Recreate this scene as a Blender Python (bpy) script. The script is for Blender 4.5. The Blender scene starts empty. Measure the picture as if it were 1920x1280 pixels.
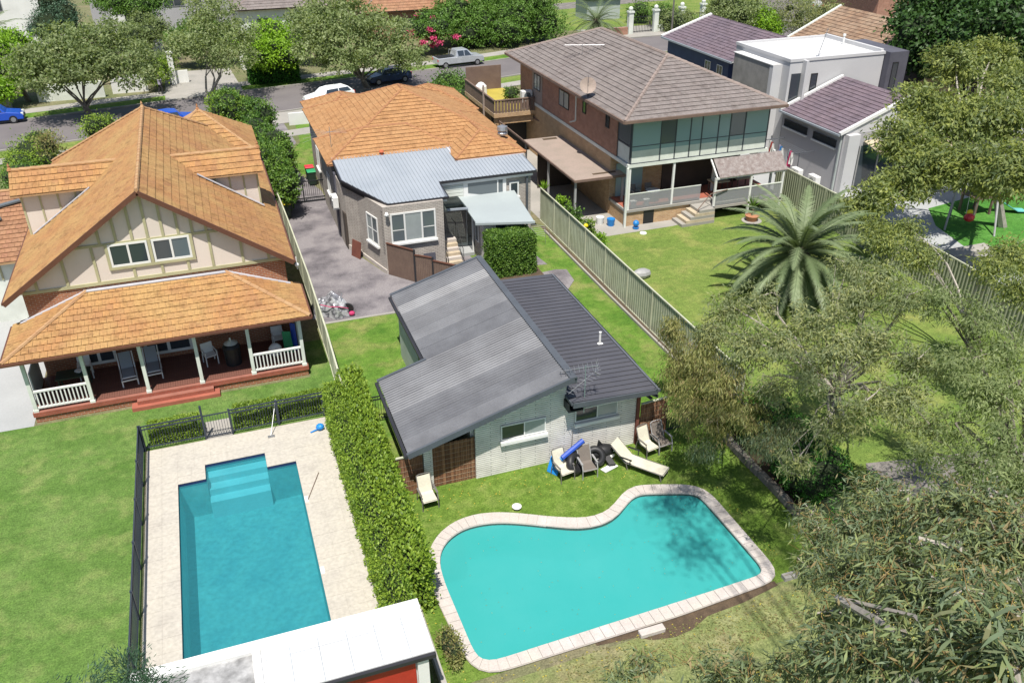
import bpy, math, random
import numpy as np
from mathutils import Vector, Matrix
random.seed(7); rng = np.random.default_rng(11)
R = math.radians
SC = bpy.context.scene
COL = SC.collection

# ---------------------------------------------------------------- camera, light, exposure
yaw, pitch, roll = R(19.3), R(29.6), R(-.35)
fw = Vector((math.sin(yaw)*math.cos(pitch), math.cos(yaw)*math.cos(pitch), -math.sin(pitch)))
rt = Vector((math.cos(yaw), -math.sin(yaw), 0)); up = rt.cross(fw)
r2 = rt*math.cos(roll)+up*math.sin(roll); u2 = -rt*math.sin(roll)+up*math.cos(roll)
cd = bpy.data.cameras.new('camera'); cd.sensor_width = 36; cd.lens = 1620/1920*36; cd.clip_end = 3000; cd.clip_start = .2
cam = bpy.data.objects.new('camera', cd); COL.objects.link(cam)
m = Matrix((r2, u2, -fw)).transposed().to_4x4(); m.translation = Vector((0, 0, 20)); cam.matrix_world = m
SC.camera = cam
SUN = Vector((-.17, -.42, 1)).normalized()
el = math.asin(SUN.z); az = math.atan2(SUN.x, SUN.y)
w = bpy.data.worlds.new('World'); SC.world = w; w.use_nodes = True
nt = w.node_tree; sky = nt.nodes.new('ShaderNodeTexSky'); sky.sky_type = 'NISHITA'; sky.sun_disc = False
sky.sun_elevation = el; sky.sun_rotation = az
bg = nt.nodes['Background']; bg.inputs[1].default_value = .088; nt.links.new(sky.outputs[0], bg.inputs[0])
sl = bpy.data.lights.new('sun', 'SUN'); sl.energy = 5; sl.angle = R(.53); sl.color = (1, .95, .87)
so = bpy.data.objects.new('sun', sl); COL.objects.link(so); so.rotation_euler = SUN.to_track_quat('Z', 'Y').to_euler()
SC.view_settings.view_transform = 'Standard'; SC.view_settings.look = 'None'
SC.view_settings.exposure = .53; SC.view_settings.gamma = 1
SC.cycles.max_bounces = 6; SC.cycles.transparent_max_bounces = 10; SC.cycles.diffuse_bounces = 3
SC.cycles.use_denoising = True

# ---------------------------------------------------------------- materials
def _mat(name):
    mt = bpy.data.materials.new(name); mt.use_nodes = True
    n = mt.node_tree; return mt, n, n.nodes['Principled BSDF']
def _col(c): return (c[0], c[1], c[2], 1)
def N(n, t, **k):
    x = n.nodes.new(t)
    for a, b in k.items():
        if a.startswith('i_'): x.inputs[a[2:]].default_value = b
        else: setattr(x, a, b)
    return x
def noise(n, co, scale, detail=4, rough=.55):
    x = N(n, 'ShaderNodeTexNoise'); x.inputs['Scale'].default_value = scale; x.inputs['Detail'].default_value = detail
    x.inputs['Roughness'].default_value = rough; n.links.new(co, x.inputs['Vector']); return x
def ramp(n, fac, stops):
    x = N(n, 'ShaderNodeValToRGB'); n.links.new(fac, x.inputs[0]); e = x.color_ramp.elements
    while len(e) < len(stops): e.new(.5)
    for el_, (p, c) in zip(e, stops): el_.position = p; el_.color = _col(c)
    return x
def mix(n, fac, a, b, mode='MIX'):
    x = N(n, 'ShaderNodeMix', data_type='RGBA', blend_type=mode)
    for s, v in ((0, fac), (6, a), (7, b)):
        if isinstance(v, (int, float)): x.inputs[s].default_value = v
        elif isinstance(v, tuple): x.inputs[s].default_value = _col(v)
        else: n.links.new(v, x.inputs[s])
    return x.outputs[2]
def bump(n, bs, h, st, dist=.02):
    b = N(n, 'ShaderNodeBump'); b.inputs['Strength'].default_value = st; b.inputs['Distance'].default_value = dist
    n.links.new(h, b.inputs['Height']); n.links.new(b.outputs[0], bs.inputs['Normal'])
MATS = {}
def mesh_mat(name):
    mt, n, bs = _mat(name); n.nodes.remove(bs); out = n.nodes['Material Output']; t = N(n, 'ShaderNodeBsdfTransparent'); d = N(n, 'ShaderNodeBsdfDiffuse'); d.inputs[0].default_value = (.30,.31,.32,1)
    m2 = N(n, 'ShaderNodeMixShader'); m2.inputs[0].default_value = .55; n.links.new(t.outputs[0], m2.inputs[1]); n.links.new(d.outputs[0], m2.inputs[2]); n.links.new(m2.outputs[0], out.inputs[0]); return mt
def mat(name, c, rough=.7, c2=None, sc=1.2, fine=18, fv=.12, bst=.15, metal=0, spec=.4, stops=None):
    """plain surface: two noise scales between colours, fine grain and fine bump"""
    if name in MATS: return MATS[name]
    mt, n, bs = _mat(name); co = N(n, 'ShaderNodeTexCoord').outputs['Object']
    c2 = c2 or tuple(min(1, v*.82) for v in c)
    a = noise(n, co, sc, 5); r = ramp(n, a.outputs[0], stops or [(.35, c), (.68, c2)])
    f = noise(n, co, fine, 3); fr = ramp(n, f.outputs[0], [(.3, (1-fv,)*3), (.7, (1, 1, 1))])
    o = mix(n, 1.0, r.outputs[0], fr.outputs[0], 'MULTIPLY')
    n.links.new(o, bs.inputs['Base Color']); bs.inputs['Roughness'].default_value = rough
    bs.inputs['Metallic'].default_value = metal; bs.inputs['Specular IOR Level'].default_value = spec
    if bst: bump(n, bs, f.outputs[0], bst)
    MATS[name] = mt; return mt
def tile_mat(name, cols, patch, pf=.5):
    """roof tiles: each tile its own shade (attribute v on joined tiles, object random on single ones), lichen patches"""
    mt, n, bs = _mat(name); co = N(n, 'ShaderNodeTexCoord').outputs['Object']
    g = N(n, 'ShaderNodeNewGeometry')
    at = N(n, 'ShaderNodeAttribute'); at.attribute_name = 'v'; oi = N(n, 'ShaderNodeObjectInfo')
    s = N(n, 'ShaderNodeMath', operation='ADD'); n.links.new(at.outputs['Fac'], s.inputs[0]); n.links.new(oi.outputs['Random'], s.inputs[1])
    fr = N(n, 'ShaderNodeMath', operation='FRACT'); n.links.new(s.outputs[0], fr.inputs[0])
    k = len(cols); r = ramp(n, fr.outputs[0], [(i/(k-1), c) for i, c in enumerate(cols)])
    a = noise(n, g.outputs['Position'], .45, 6, .65); pr = ramp(n, a.outputs[0], [(.42, (0, 0, 0)), (.62, (pf,)*3)])
    o = mix(n, pr.outputs[0], r.outputs[0], patch)
    f = noise(n, g.outputs['Position'], 14, 3); f2 = ramp(n, f.outputs[0], [(.25, (.72,)*3), (.7, (1.05,)*3)])
    o = mix(n, 1.0, o, f2.outputs[0], 'MULTIPLY')
    st = noise(n, g.outputs['Position'], 2.1, 7, .75); s2 = ramp(n, st.outputs[0], [(.5, (1, 1, 1)), (.64, (.70, .68, .66))]); o = mix(n, 1.0, o, s2.outputs[0], 'MULTIPLY')
    n.links.new(o, bs.inputs['Base Color']); bs.inputs['Roughness'].default_value = .85; bs.inputs['Specular IOR Level'].default_value = .25
    bump(n, bs, f.outputs[0], .3); return mt
def brick_mat(name, c1, c2, mortar, w=.24, h=.086, rough=.85, bst=.5, ms=.012):
    mt, n, bs = _mat(name); co = N(n, 'ShaderNodeTexCoord').outputs['Object']
    s = N(n, 'ShaderNodeSeparateXYZ'); n.links.new(co, s.inputs[0]); ad = N(n, 'ShaderNodeMath', operation='ADD')
    n.links.new(s.outputs[0], ad.inputs[0]); n.links.new(s.outputs[1], ad.inputs[1])
    cb = N(n, 'ShaderNodeCombineXYZ'); n.links.new(ad.outputs[0], cb.inputs[0]); n.links.new(s.outputs[2], cb.inputs[1])
    b = N(n, 'ShaderNodeTexBrick'); n.links.new(cb.outputs[0], b.inputs['Vector'])
    b.inputs['Color1'].default_value = _col(c1); b.inputs['Color2'].default_value = _col(c2); b.inputs['Mortar'].default_value = _col(mortar)
    b.inputs['Scale'].default_value = 1; b.inputs['Brick Width'].default_value = w; b.inputs['Row Height'].default_value = h
    b.inputs['Mortar Size'].default_value = ms; b.inputs['Mortar Smooth'].default_value = .2
    f = noise(n, co, 2.2, 6); fr = ramp(n, f.outputs[0], [(.3, (.8,)*3), (.7, (1.05,)*3)])
    o = mix(n, 1.0, b.outputs[0], fr.outputs[0], 'MULTIPLY'); n.links.new(o, bs.inputs['Base Color'])
    bs.inputs['Roughness'].default_value = rough; bs.inputs['Specular IOR Level'].default_value = .2
    inv = N(n, 'ShaderNodeMath', operation='SUBTRACT'); inv.inputs[0].default_value = 1; n.links.new(b.outputs['Fac'], inv.inputs[1])
    bump(n, bs, inv.outputs[0], bst, .01); return mt
def grass_mat(name, c1, c2, c3, sc=.5, dry=None, dsc=.8):
    mt, n, bs = _mat(name); g = N(n, 'ShaderNodeNewGeometry').outputs['Position']
    a = noise(n, g, sc, 7, .65); b = noise(n, g, 3.2, 6, .75); c = noise(n, g, 17, 6, .8)
    r = ramp(n, a.outputs[0], [(.32, c1), (.5, c2), (.68, c3)])
    o = r.outputs[0]
    if dry:
        d = noise(n, g, dsc, 6, .6); dr = ramp(n, d.outputs[0], [(.5, (0, 0, 0)), (.72, (.8,)*3)]); o = mix(n, dr.outputs[0], o, dry)
    br = ramp(n, b.outputs[0], [(.3, (.66,)*3), (.5, (.95,)*3), (.7, (1.22, 1.18, 1.12))]); o = mix(n, 1.0, o, br.outputs[0], 'MULTIPLY')
    cr = ramp(n, c.outputs[0], [(.34, (.5,)*3), (.66, (1.45, 1.42, 1.4))]); o = mix(n, 1.0, o, cr.outputs[0], 'MULTIPLY')
    n.links.new(o, bs.inputs['Base Color']); bs.inputs['Roughness'].default_value = .9; bs.inputs['Specular IOR Level'].default_value = .1
    bump(n, bs, c.outputs[0], .8, .03); return mt
def leaf_mat(name, cols, tr=.35, rough=.5):
    mt, n, bs = _mat(name); n.nodes.remove(bs); out = n.nodes['Material Output']
    at = N(n, 'ShaderNodeAttribute'); at.attribute_name = 'v'; oi = N(n, 'ShaderNodeObjectInfo')
    s = N(n, 'ShaderNodeMath', operation='ADD'); n.links.new(at.outputs['Fac'], s.inputs[0]); n.links.new(oi.outputs['Random'], s.inputs[1])
    fr = N(n, 'ShaderNodeMath', operation='FRACT'); n.links.new(s.outputs[0], fr.inputs[0])
    k = len(cols); r = ramp(n, fr.outputs[0], [(i/(k-1), c) for i, c in enumerate(cols)])
    d = N(n, 'ShaderNodeBsdfPrincipled'); d.inputs['Roughness'].default_value = rough; d.inputs['Specular IOR Level'].default_value = .3
    t = N(n, 'ShaderNodeBsdfTranslucent'); n.links.new(r.outputs[0], d.inputs['Base Color'])
    yl = mix(n, 1.0, r.outputs[0], (1.25, 1.3, .6), 'MULTIPLY'); n.links.new(yl, t.inputs[0])
    mx = N(n, 'ShaderNodeMixShader'); mx.inputs[0].default_value = tr
    n.links.new(d.outputs[0], mx.inputs[1]); n.links.new(t.outputs[0], mx.inputs[2]); n.links.new(mx.outputs[0], out.inputs[0]); return mt
def glass_mat(name, c=(.03, .04, .05), rough=.08, spec=.9):
    mt, n, bs = _mat(name); bs.inputs['Base Color'].default_value = _col(c); bs.inputs['Roughness'].default_value = rough
    bs.inputs['Specular IOR Level'].default_value = spec; return mt
def water_mat(name, body, mixf, tint, wave=3.5, clouds=None):
    mt, n, bs = _mat(name); n.nodes.remove(bs); out = n.nodes['Material Output']
    g = N(n, 'ShaderNodeNewGeometry').outputs['Position']; a = noise(n, g, wave, 3); b = noise(n, g, .45, 3)
    bp = N(n, 'ShaderNodeBump'); bp.inputs['Strength'].default_value = .12; bp.inputs['Distance'].default_value = .05; n.links.new(a.outputs[0], bp.inputs['Height'])
    d = N(n, 'ShaderNodeBsdfDiffuse')
    r = ramp(n, b.outputs[0], [(.3, body), (.7, clouds or tuple(v*.9 for v in body))]); n.links.new(r.outputs[0], d.inputs[0])
    t = N(n, 'ShaderNodeBsdfTransparent'); t.inputs[0].default_value = _col(tint)
    m1 = N(n, 'ShaderNodeMixShader'); m1.inputs[0].default_value = mixf; n.links.new(d.outputs[0], m1.inputs[1]); n.links.new(t.outputs[0], m1.inputs[2])
    gl = N(n, 'ShaderNodeBsdfGlossy'); gl.inputs['Roughness'].default_value = .06; n.links.new(bp.outputs[0], gl.inputs['Normal'])
    f = N(n, 'ShaderNodeFresnel'); f.inputs[0].default_value = 1.33
    m2 = N(n, 'ShaderNodeMixShader'); n.links.new(f.outputs[0], m2.inputs[0]); n.links.new(m1.outputs[0], m2.inputs[1]); n.links.new(gl.outputs[0], m2.inputs[2])
    n.links.new(m2.outputs[0], out.inputs[0]); return mt
def clear_mat(name, tint=(.7, .8, .85), g=.15):
    mt, n, bs = _mat(name); n.nodes.remove(bs); out = n.nodes['Material Output']
    t = N(n, 'ShaderNodeBsdfTransparent'); t.inputs[0].default_value = _col(tint); gl = N(n, 'ShaderNodeBsdfGlossy'); gl.inputs['Roughness'].default_value = .1
    m2 = N(n, 'ShaderNodeMixShader'); m2.inputs[0].default_value = g; n.links.new(t.outputs[0], m2.inputs[1]); n.links.new(gl.outputs[0], m2.inputs[2]); n.links.new(m2.outputs[0], out.inputs[0]); return mt

M = dict(
 tileA=tile_mat('yellow_lichen_tile', [(.37,.19,.078), (.345,.18,.08), (.39,.205,.082), (.325,.168,.078), (.37,.195,.08)], (.40,.26,.105), .7),
 tileB=tile_mat('orange_tile', [(.38,.20,.085), (.40,.215,.095), (.36,.185,.08), (.41,.225,.10)], (.39,.235,.115), .35),
 tileC=tile_mat('grey_brown_tile', [(.19,.165,.155), (.215,.185,.175), (.17,.148,.14), (.205,.18,.17)], (.25,.22,.205), .5),
 tileE=tile_mat('purple_grey_tile', [(.14,.11,.135), (.17,.135,.16), (.12,.095,.115)], (.19,.14,.16), .5),
 tileF=tile_mat('brown_tile', [(.26,.17,.11), (.31,.20,.13), (.20,.13,.09), (.34,.24,.16)], (.34,.26,.19), .5),
 tileG=tile_mat('brown_red_tile', [(.30,.15,.09), (.34,.18,.10), (.27,.14,.08)], (.33,.20,.12), .5),
 ridgeA=mat('ridge_yellow', (.42,.27,.14), .85, (.36,.2,.1), 2),
 ridgeB=mat('ridge_orange', (.36,.18,.08), .8, (.30,.14,.07), 3),
 ridgeC=mat('ridge_brown', (.27,.215,.19), .85),
 terracotta=mat('terracotta', (.50,.13,.06), .8),
 brownpaint=mat('brown_barge_paint', (.13,.055,.035), .5),
 cream=mat('cream_render', (.64,.565,.50), .8, (.59,.52,.46), .6, fv=.05, bst=.05),
 olive=mat('olive_batten_paint', (.42,.40,.24), .6, fv=.05),
 white=mat('white_paint', (.70,.70,.68), .5, (.63,.63,.61), .8, fv=.05, bst=.04),
 offwhite=mat('greenish_white_paint', (.66,.69,.63), .5, fv=.06, bst=.04),
 brickA=brick_mat('orange_brick', (.34,.13,.06), (.26,.09,.045), (.36,.27,.2)),
 brickR=brick_mat('red_brick_trim', (.36,.09,.05), (.30,.07,.04), (.28,.12,.09), .11, .07),
 brickC=brick_mat('brown_brick', (.40,.19,.125), (.31,.14,.09), (.36,.27,.21)),
 brickT=brick_mat('tan_brick', (.50,.33,.17), (.40,.24,.12), (.46,.37,.27)),
 brickP=brick_mat('painted_pale_brick', (.74,.715,.67), (.70,.675,.63), (.42,.41,.39), 1.15, .086, .75, 1.0, .015),
 brickB=brick_mat('painted_taupe_brick', (.46,.42,.375), (.43,.39,.35), (.30,.27,.245), .24, .086, .75, .9, .015),
 deckw=mat('red_brown_decking', (.17,.075,.055), .6, (.13,.055,.042), 2),
 redstep=mat('red_step', (.36,.115,.075), .7, (.29,.09,.06), 2),
 tin=mat('pale_blue_steel', (.30,.33,.365), .5, (.26,.29,.325), .5, fv=.05, bst=.02, spec=.35),
 tinribs=mat('blue_steel_rib', (.15,.17,.20), .5, bst=0),
 charcoal=mat('charcoal_steel', (.065,.066,.078), .5, (.08,.08,.092), .8, fv=.06, bst=.03, spec=.35),
 corr=mat('weathered_corrugated_steel', (.135,.14,.155), .5, (.09,.093,.105), .9, fv=.14, bst=.03, metal=0, spec=.35),
 corr2=mat('lighter_corrugated_steel', (.165,.17,.185), .45, (.115,.118,.13), .9, fv=.14, bst=.03, spec=.4),
 trimdark=mat('dark_grey_trim', (.085,.095,.11), .5, bst=.02),
 gutter=mat('black_gutter', (.03,.03,.035), .45, bst=0),
 blueslate=mat('slate_blue_boards', (.10,.10,.125), .6, (.08,.08,.10), 1, bst=.02),
 palegreen=mat('pale_grey_green_render', (.40,.44,.43), .6, fv=.04, bst=.02),
 glassroof=mat('pale_green_flat_roof', (.30,.335,.34), .5, (.33,.37,.37), .5, fv=.05, bst=.02),
 brush=tile_mat('brushwood', [(.30,.14,.07), (.17,.08,.045), (.38,.20,.11), (.22,.10,.055), (.13,.065,.04)], (.30,.18,.12), .35),
 timber=mat('brown_timber_board', (.19,.13,.10), .8, (.15,.10,.08), 2, 25, .25, .3),
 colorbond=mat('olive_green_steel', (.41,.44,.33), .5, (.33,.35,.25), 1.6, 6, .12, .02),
 colorcap=mat('pale_olive_cap', (.50,.51,.38), .5, bst=0),
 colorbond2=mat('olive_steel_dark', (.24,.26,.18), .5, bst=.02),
 asphalt=mat('asphalt', (.165,.15,.15), .9, (.135,.122,.125), .3, 30, .2, .3),
 asphalt2=mat('bitumen_drive', (.30,.265,.29), .9, (.16,.145,.16), .55, 14, .35, .3, stops=[(.33,(.09,.082,.09)),(.45,(.17,.155,.165)),(.58,(.25,.23,.235))]),
 concrete=mat('concrete', (.34,.32,.29), .85, (.27,.26,.235), .5, 20, .15, .2),
 concreteg=mat('grey_concrete', (.36,.37,.37), .85, (.31,.32,.32), .4, 12, .1, .15),
 paving=mat('sand_paving', (.46,.425,.365), .85, (.39,.36,.31), .8, 9, .2, .15, stops=[(.3,(.47,.435,.37)),(.55,(.445,.415,.36)),(.68,(.39,.36,.315)),(.78,(.44,.41,.37))]),
 coping=mat('travertine', (.62,.58,.54), .75, (.55,.50,.46), .9, 25, .2, .15, stops=[(.3,(.55,.505,.475)),(.5,(.47,.425,.39)),(.7,(.52,.48,.42))]),
 poolA=mat('pool_plaster_blue', (.19,.42,.43), .8, (.125,.33,.37), 1.6, 5, .3, .1),
 poolstep=mat('pool_step_plaster', (.38,.62,.68), .8, fv=.1),
 poolB=mat('pool_plaster_aqua', (.30,.58,.56), .8, (.20,.50,.50), .6),
 pooltile=mat('navy_pool_tile', (.02,.03,.10), .3, bst=0),
 bandtile=mat('dark_green_mosaic', (.05,.085,.075), .3, (.10,.13,.12), 14, 30, .3),
 waterA=water_mat('water_blue', (.04,.27,.32), .68, (.46,.84,.88), clouds=(.05,.31,.36)),
 waterB=water_mat('water_milky_aqua', (.055,.36,.345), .2, (.4,.85,.85), clouds=(.042,.345,.33)),
 grassA=grass_mat('grass_soft', (.075,.15,.03), (.10,.18,.042), (.135,.21,.06), .5, (.20,.245,.085), .9),
 grassB=grass_mat('grass_lush', (.06,.14,.02), (.10,.19,.03), (.15,.225,.05), .7, (.24,.23,.09), .55),
 turf=grass_mat('artificial_turf', (.085,.155,.022), (.11,.185,.03), (.135,.21,.04), .8, (.17,.215,.06), 1.6),
 grassC=grass_mat('grass_yellow_green', (.10,.165,.035), (.135,.20,.045), (.175,.225,.06), .45, (.25,.26,.085), .6),  # yellower green than the lush grass
 grassD=grass_mat('grass_bright', (.05,.17,.03), (.07,.20,.035), (.09,.23,.05), .4),
 grassW=grass_mat('grass_worn', (.13,.17,.06), (.18,.21,.08), (.23,.24,.12), .8, (.24,.19,.12), .5),
 ground=grass_mat('ground_cover', (.10,.13,.05), (.15,.16,.08), (.19,.18,.11), .2, (.22,.18,.12), .3),
 mulch=mat('leaf_mulch', (.13,.09,.055), .95, (.08,.055,.035), 3, 40, .5, .8),
 gravel=mat('grey_gravel', (.24,.22,.20), .95, (.15,.14,.125), 1.2, 25, .4, .8),
 bark=mat('grey_bark', (.22,.19,.16), .9, (.14,.12,.10), 3, 20, .3, .5),
 barkpale=mat('pale_gum_bark', (.42,.38,.33), .8, (.28,.25,.22), 2, 15, .25, .3),
 barkdark=mat('dark_bark', (.07,.055,.045), .95, bst=.6),
 core=mat('dark_foliage_core', (.018,.03,.01), 1, bst=.3),  # near-black solid fill, colour stands for the shade inside foliage
 glass=glass_mat('window_glass'), glassT=glass_mat('teal_glass', (.27,.38,.385), .15, .4), glassG=glass_mat('grey_glass', (.10,.12,.13), .15),
 blind=mat('pale_blind_and_reflection', (.30,.33,.33), .25, (.26,.29,.29), 2, fv=.05, bst=0, spec=.8),  # drawn blinds, and one painted pane reflection
 clear=clear_mat('clear_polycarbonate', (.42,.46,.46), .12), balglass=mesh_mat('balustrade_mesh'),
 alu=mat('brushed_aluminium', (.45,.46,.47), .35, metal=.7, bst=0), black=mat('black_metal', (.018,.02,.022), .45, bst=0),
 rubber=mat('black_rubber', (.02,.02,.022), .5, bst=0), navyfence=mat('dark_blue_grey_metal', (.035,.045,.065), .45, bst=0),
 sling=mat('cream_sling_fabric', (.60,.57,.46), .8, bst=.1), slingd=mat('taupe_sling_fabric', (.17,.145,.125), .8, bst=.1),
 chairmetal=mat('taupe_metal_frame', (.16,.15,.14), .4, bst=0), chairmetal2=mat('silver_chair_frame', (.33,.33,.33), .4, bst=0),
 navy=mat('navy_render', (.045,.065,.14), .7, bst=.03), rendwhite=mat('pale_grey_render', (.50,.50,.50), .8, (.46,.46,.47), .4, fv=.04, bst=.03),
 rendgrey=mat('mid_grey_render', (.36,.355,.37), .8, (.33,.325,.34), .4, fv=.04, bst=.03), slatestone=mat('grey_stone_cladding', (.30,.29,.27), .8, (.22,.215,.20), 1.5),
 roofwhite=mat('white_membrane', (.64,.64,.64), .6, (.50,.495,.48), 1.1, 4, .12, .05, stops=[(.4,(.64,.64,.64)),(.62,(.57,.565,.555)),(.75,(.46,.45,.43))]), red=mat('red_door_paint', (.42,.035,.02), .5, bst=0),
 carblue=glass_mat('blue_car_paint', (.01,.06,.38), .25, .6), carsilver=mat('silver_car_paint', (.60,.63,.66), .25, metal=.5, bst=0), carwhite=glass_mat('white_car_paint', (.75,.76,.78), .25, .6), cardark=glass_mat('dark_blue_car_paint', (.02,.04,.10), .25, .6),
 tarp=mat('silver_tarpaulin', (.45,.46,.48), .35, (.12,.12,.14), 2.2, 9, .3, .6, metal=.3, stops=[(.42,(.62,.63,.65)),(.52,(.10,.10,.12)),(.6,(.5,.5,.54))]),
 pink=mat('pink_strap', (.55,.04,.15), .6, bst=0), yellow=mat('yellow_plastic', (.80,.62,.01), .5, bst=0), greenlid=mat('green_plastic', (.03,.30,.12), .5, bst=0), bingreen=mat('dark_green_bin', (.02,.04,.025), .5, bst=0),
 bluep=mat('blue_plastic', (.02,.22,.60), .35, bst=0), blued=mat('deep_blue_plastic', (.02,.07,.40), .35, bst=0), rust=mat('rusty_board', (.17,.06,.04), .8, (.12,.04,.03), 3),
 skin=mat('skin', (.45,.28,.20), .6, bst=0), cloth=mat('black_cloth', (.03,.03,.035), .9, bst=0), lilac=mat('lilac_shirt', (.35,.32,.42), .9, bst=0), hair=mat('dark_hair', (.03,.02,.015), .8, bst=0),
 slide=mat('aqua_plastic', (.16,.50,.48), .4, bst=0), redp=mat('red_plastic', (.65,.04,.05), .4, bst=0), pot=mat('terracotta_pot', (.42,.19,.10), .8),
 sandst=mat('sandstone', (.50,.42,.30), .85, (.40,.33,.24), 2, 15, .2, .3), stonewall=mat('mossy_stone', (.24,.22,.19), .9, (.14,.12,.10), 3, 20, .3, .5), yellowdeck=mat('yellow_balcony_floor', (.42,.34,.06), .7),
 mesh=mat('weathered_fibro', (.33,.26,.22), .8, (.28,.23,.19), 1, 10, .2, .1), mossroof=mat('stained_pergola_roof', (.20,.16,.15), .8, (.30,.27,.26), 4, 12, .3, .1), flashing=mat('lead_flashing', (.50,.50,.54), .5, bst=.05), glow=mat('pale_interior', (.30,.30,.30), .8),
)
LV = dict(
 hedge=leaf_mat('hedge_leaf', [(.08,.15,.02), (.17,.27,.03), (.29,.40,.05), (.11,.20,.03)], .38),
 hedgeB=leaf_mat('box_hedge_leaf', [(.04,.10,.018), (.08,.16,.025), (.16,.27,.04), (.05,.12,.02)], .3),
 lime=leaf_mat('lime_leaf', [(.19,.34,.02), (.25,.42,.03), (.13,.26,.02)], .35),
 mid=leaf_mat('mid_green_leaf', [(.07,.15,.02), (.10,.20,.03), (.14,.24,.05), (.05,.11,.02)], .3),
 street=leaf_mat('street_tree_leaf', [(.15,.20,.08), (.21,.27,.11), (.30,.35,.16), (.12,.16,.065)], .45),
 gum=leaf_mat('gum_leaf', [(.15,.20,.07), (.21,.25,.075), (.33,.36,.09), (.11,.15,.07), (.27,.31,.10)], .42),
 gumgrey=leaf_mat('grey_gum_leaf', [(.17,.21,.11), (.24,.28,.13), (.14,.17,.09), (.35,.37,.14), (.24,.26,.15)], .42),
 gumnear=leaf_mat('near_gum_leaf', [(.10,.14,.07), (.15,.20,.10), (.25,.29,.11), (.065,.09,.045), (.19,.24,.15), (.12,.17,.09), (.28,.21,.10)], .3, .6),
 weep=leaf_mat('weeping_leaf', [(.18,.21,.07), (.27,.28,.10), (.36,.34,.13), (.10,.12,.04), (.32,.24,.12), (.14,.17,.06)], .42),
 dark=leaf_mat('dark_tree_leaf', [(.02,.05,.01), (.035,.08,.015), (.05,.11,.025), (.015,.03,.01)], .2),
 ivy=leaf_mat('ivy_leaf', [(.03,.09,.012), (.05,.16,.02), (.09,.25,.03)], .25),
 palm=leaf_mat('palm_leaf', [(.11,.155,.07), (.155,.20,.10), (.21,.26,.14), (.08,.115,.055)], .22),
 cyan=leaf_mat('cypress_leaf', [(.03,.07,.04), (.05,.10,.055), (.07,.13,.075)], .15),
 pink=leaf_mat('bougainvillea_flower', [(.55,.05,.18), (.65,.10,.25), (.45,.10,.15)], .3),
 red=leaf_mat('red_twig', [(.28,.07,.04), (.22,.12,.06), (.30,.20,.06)], .1),
 bud=leaf_mat('yellow_bud', [(.45,.36,.04), (.38,.33,.07)], .1),
)
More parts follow.
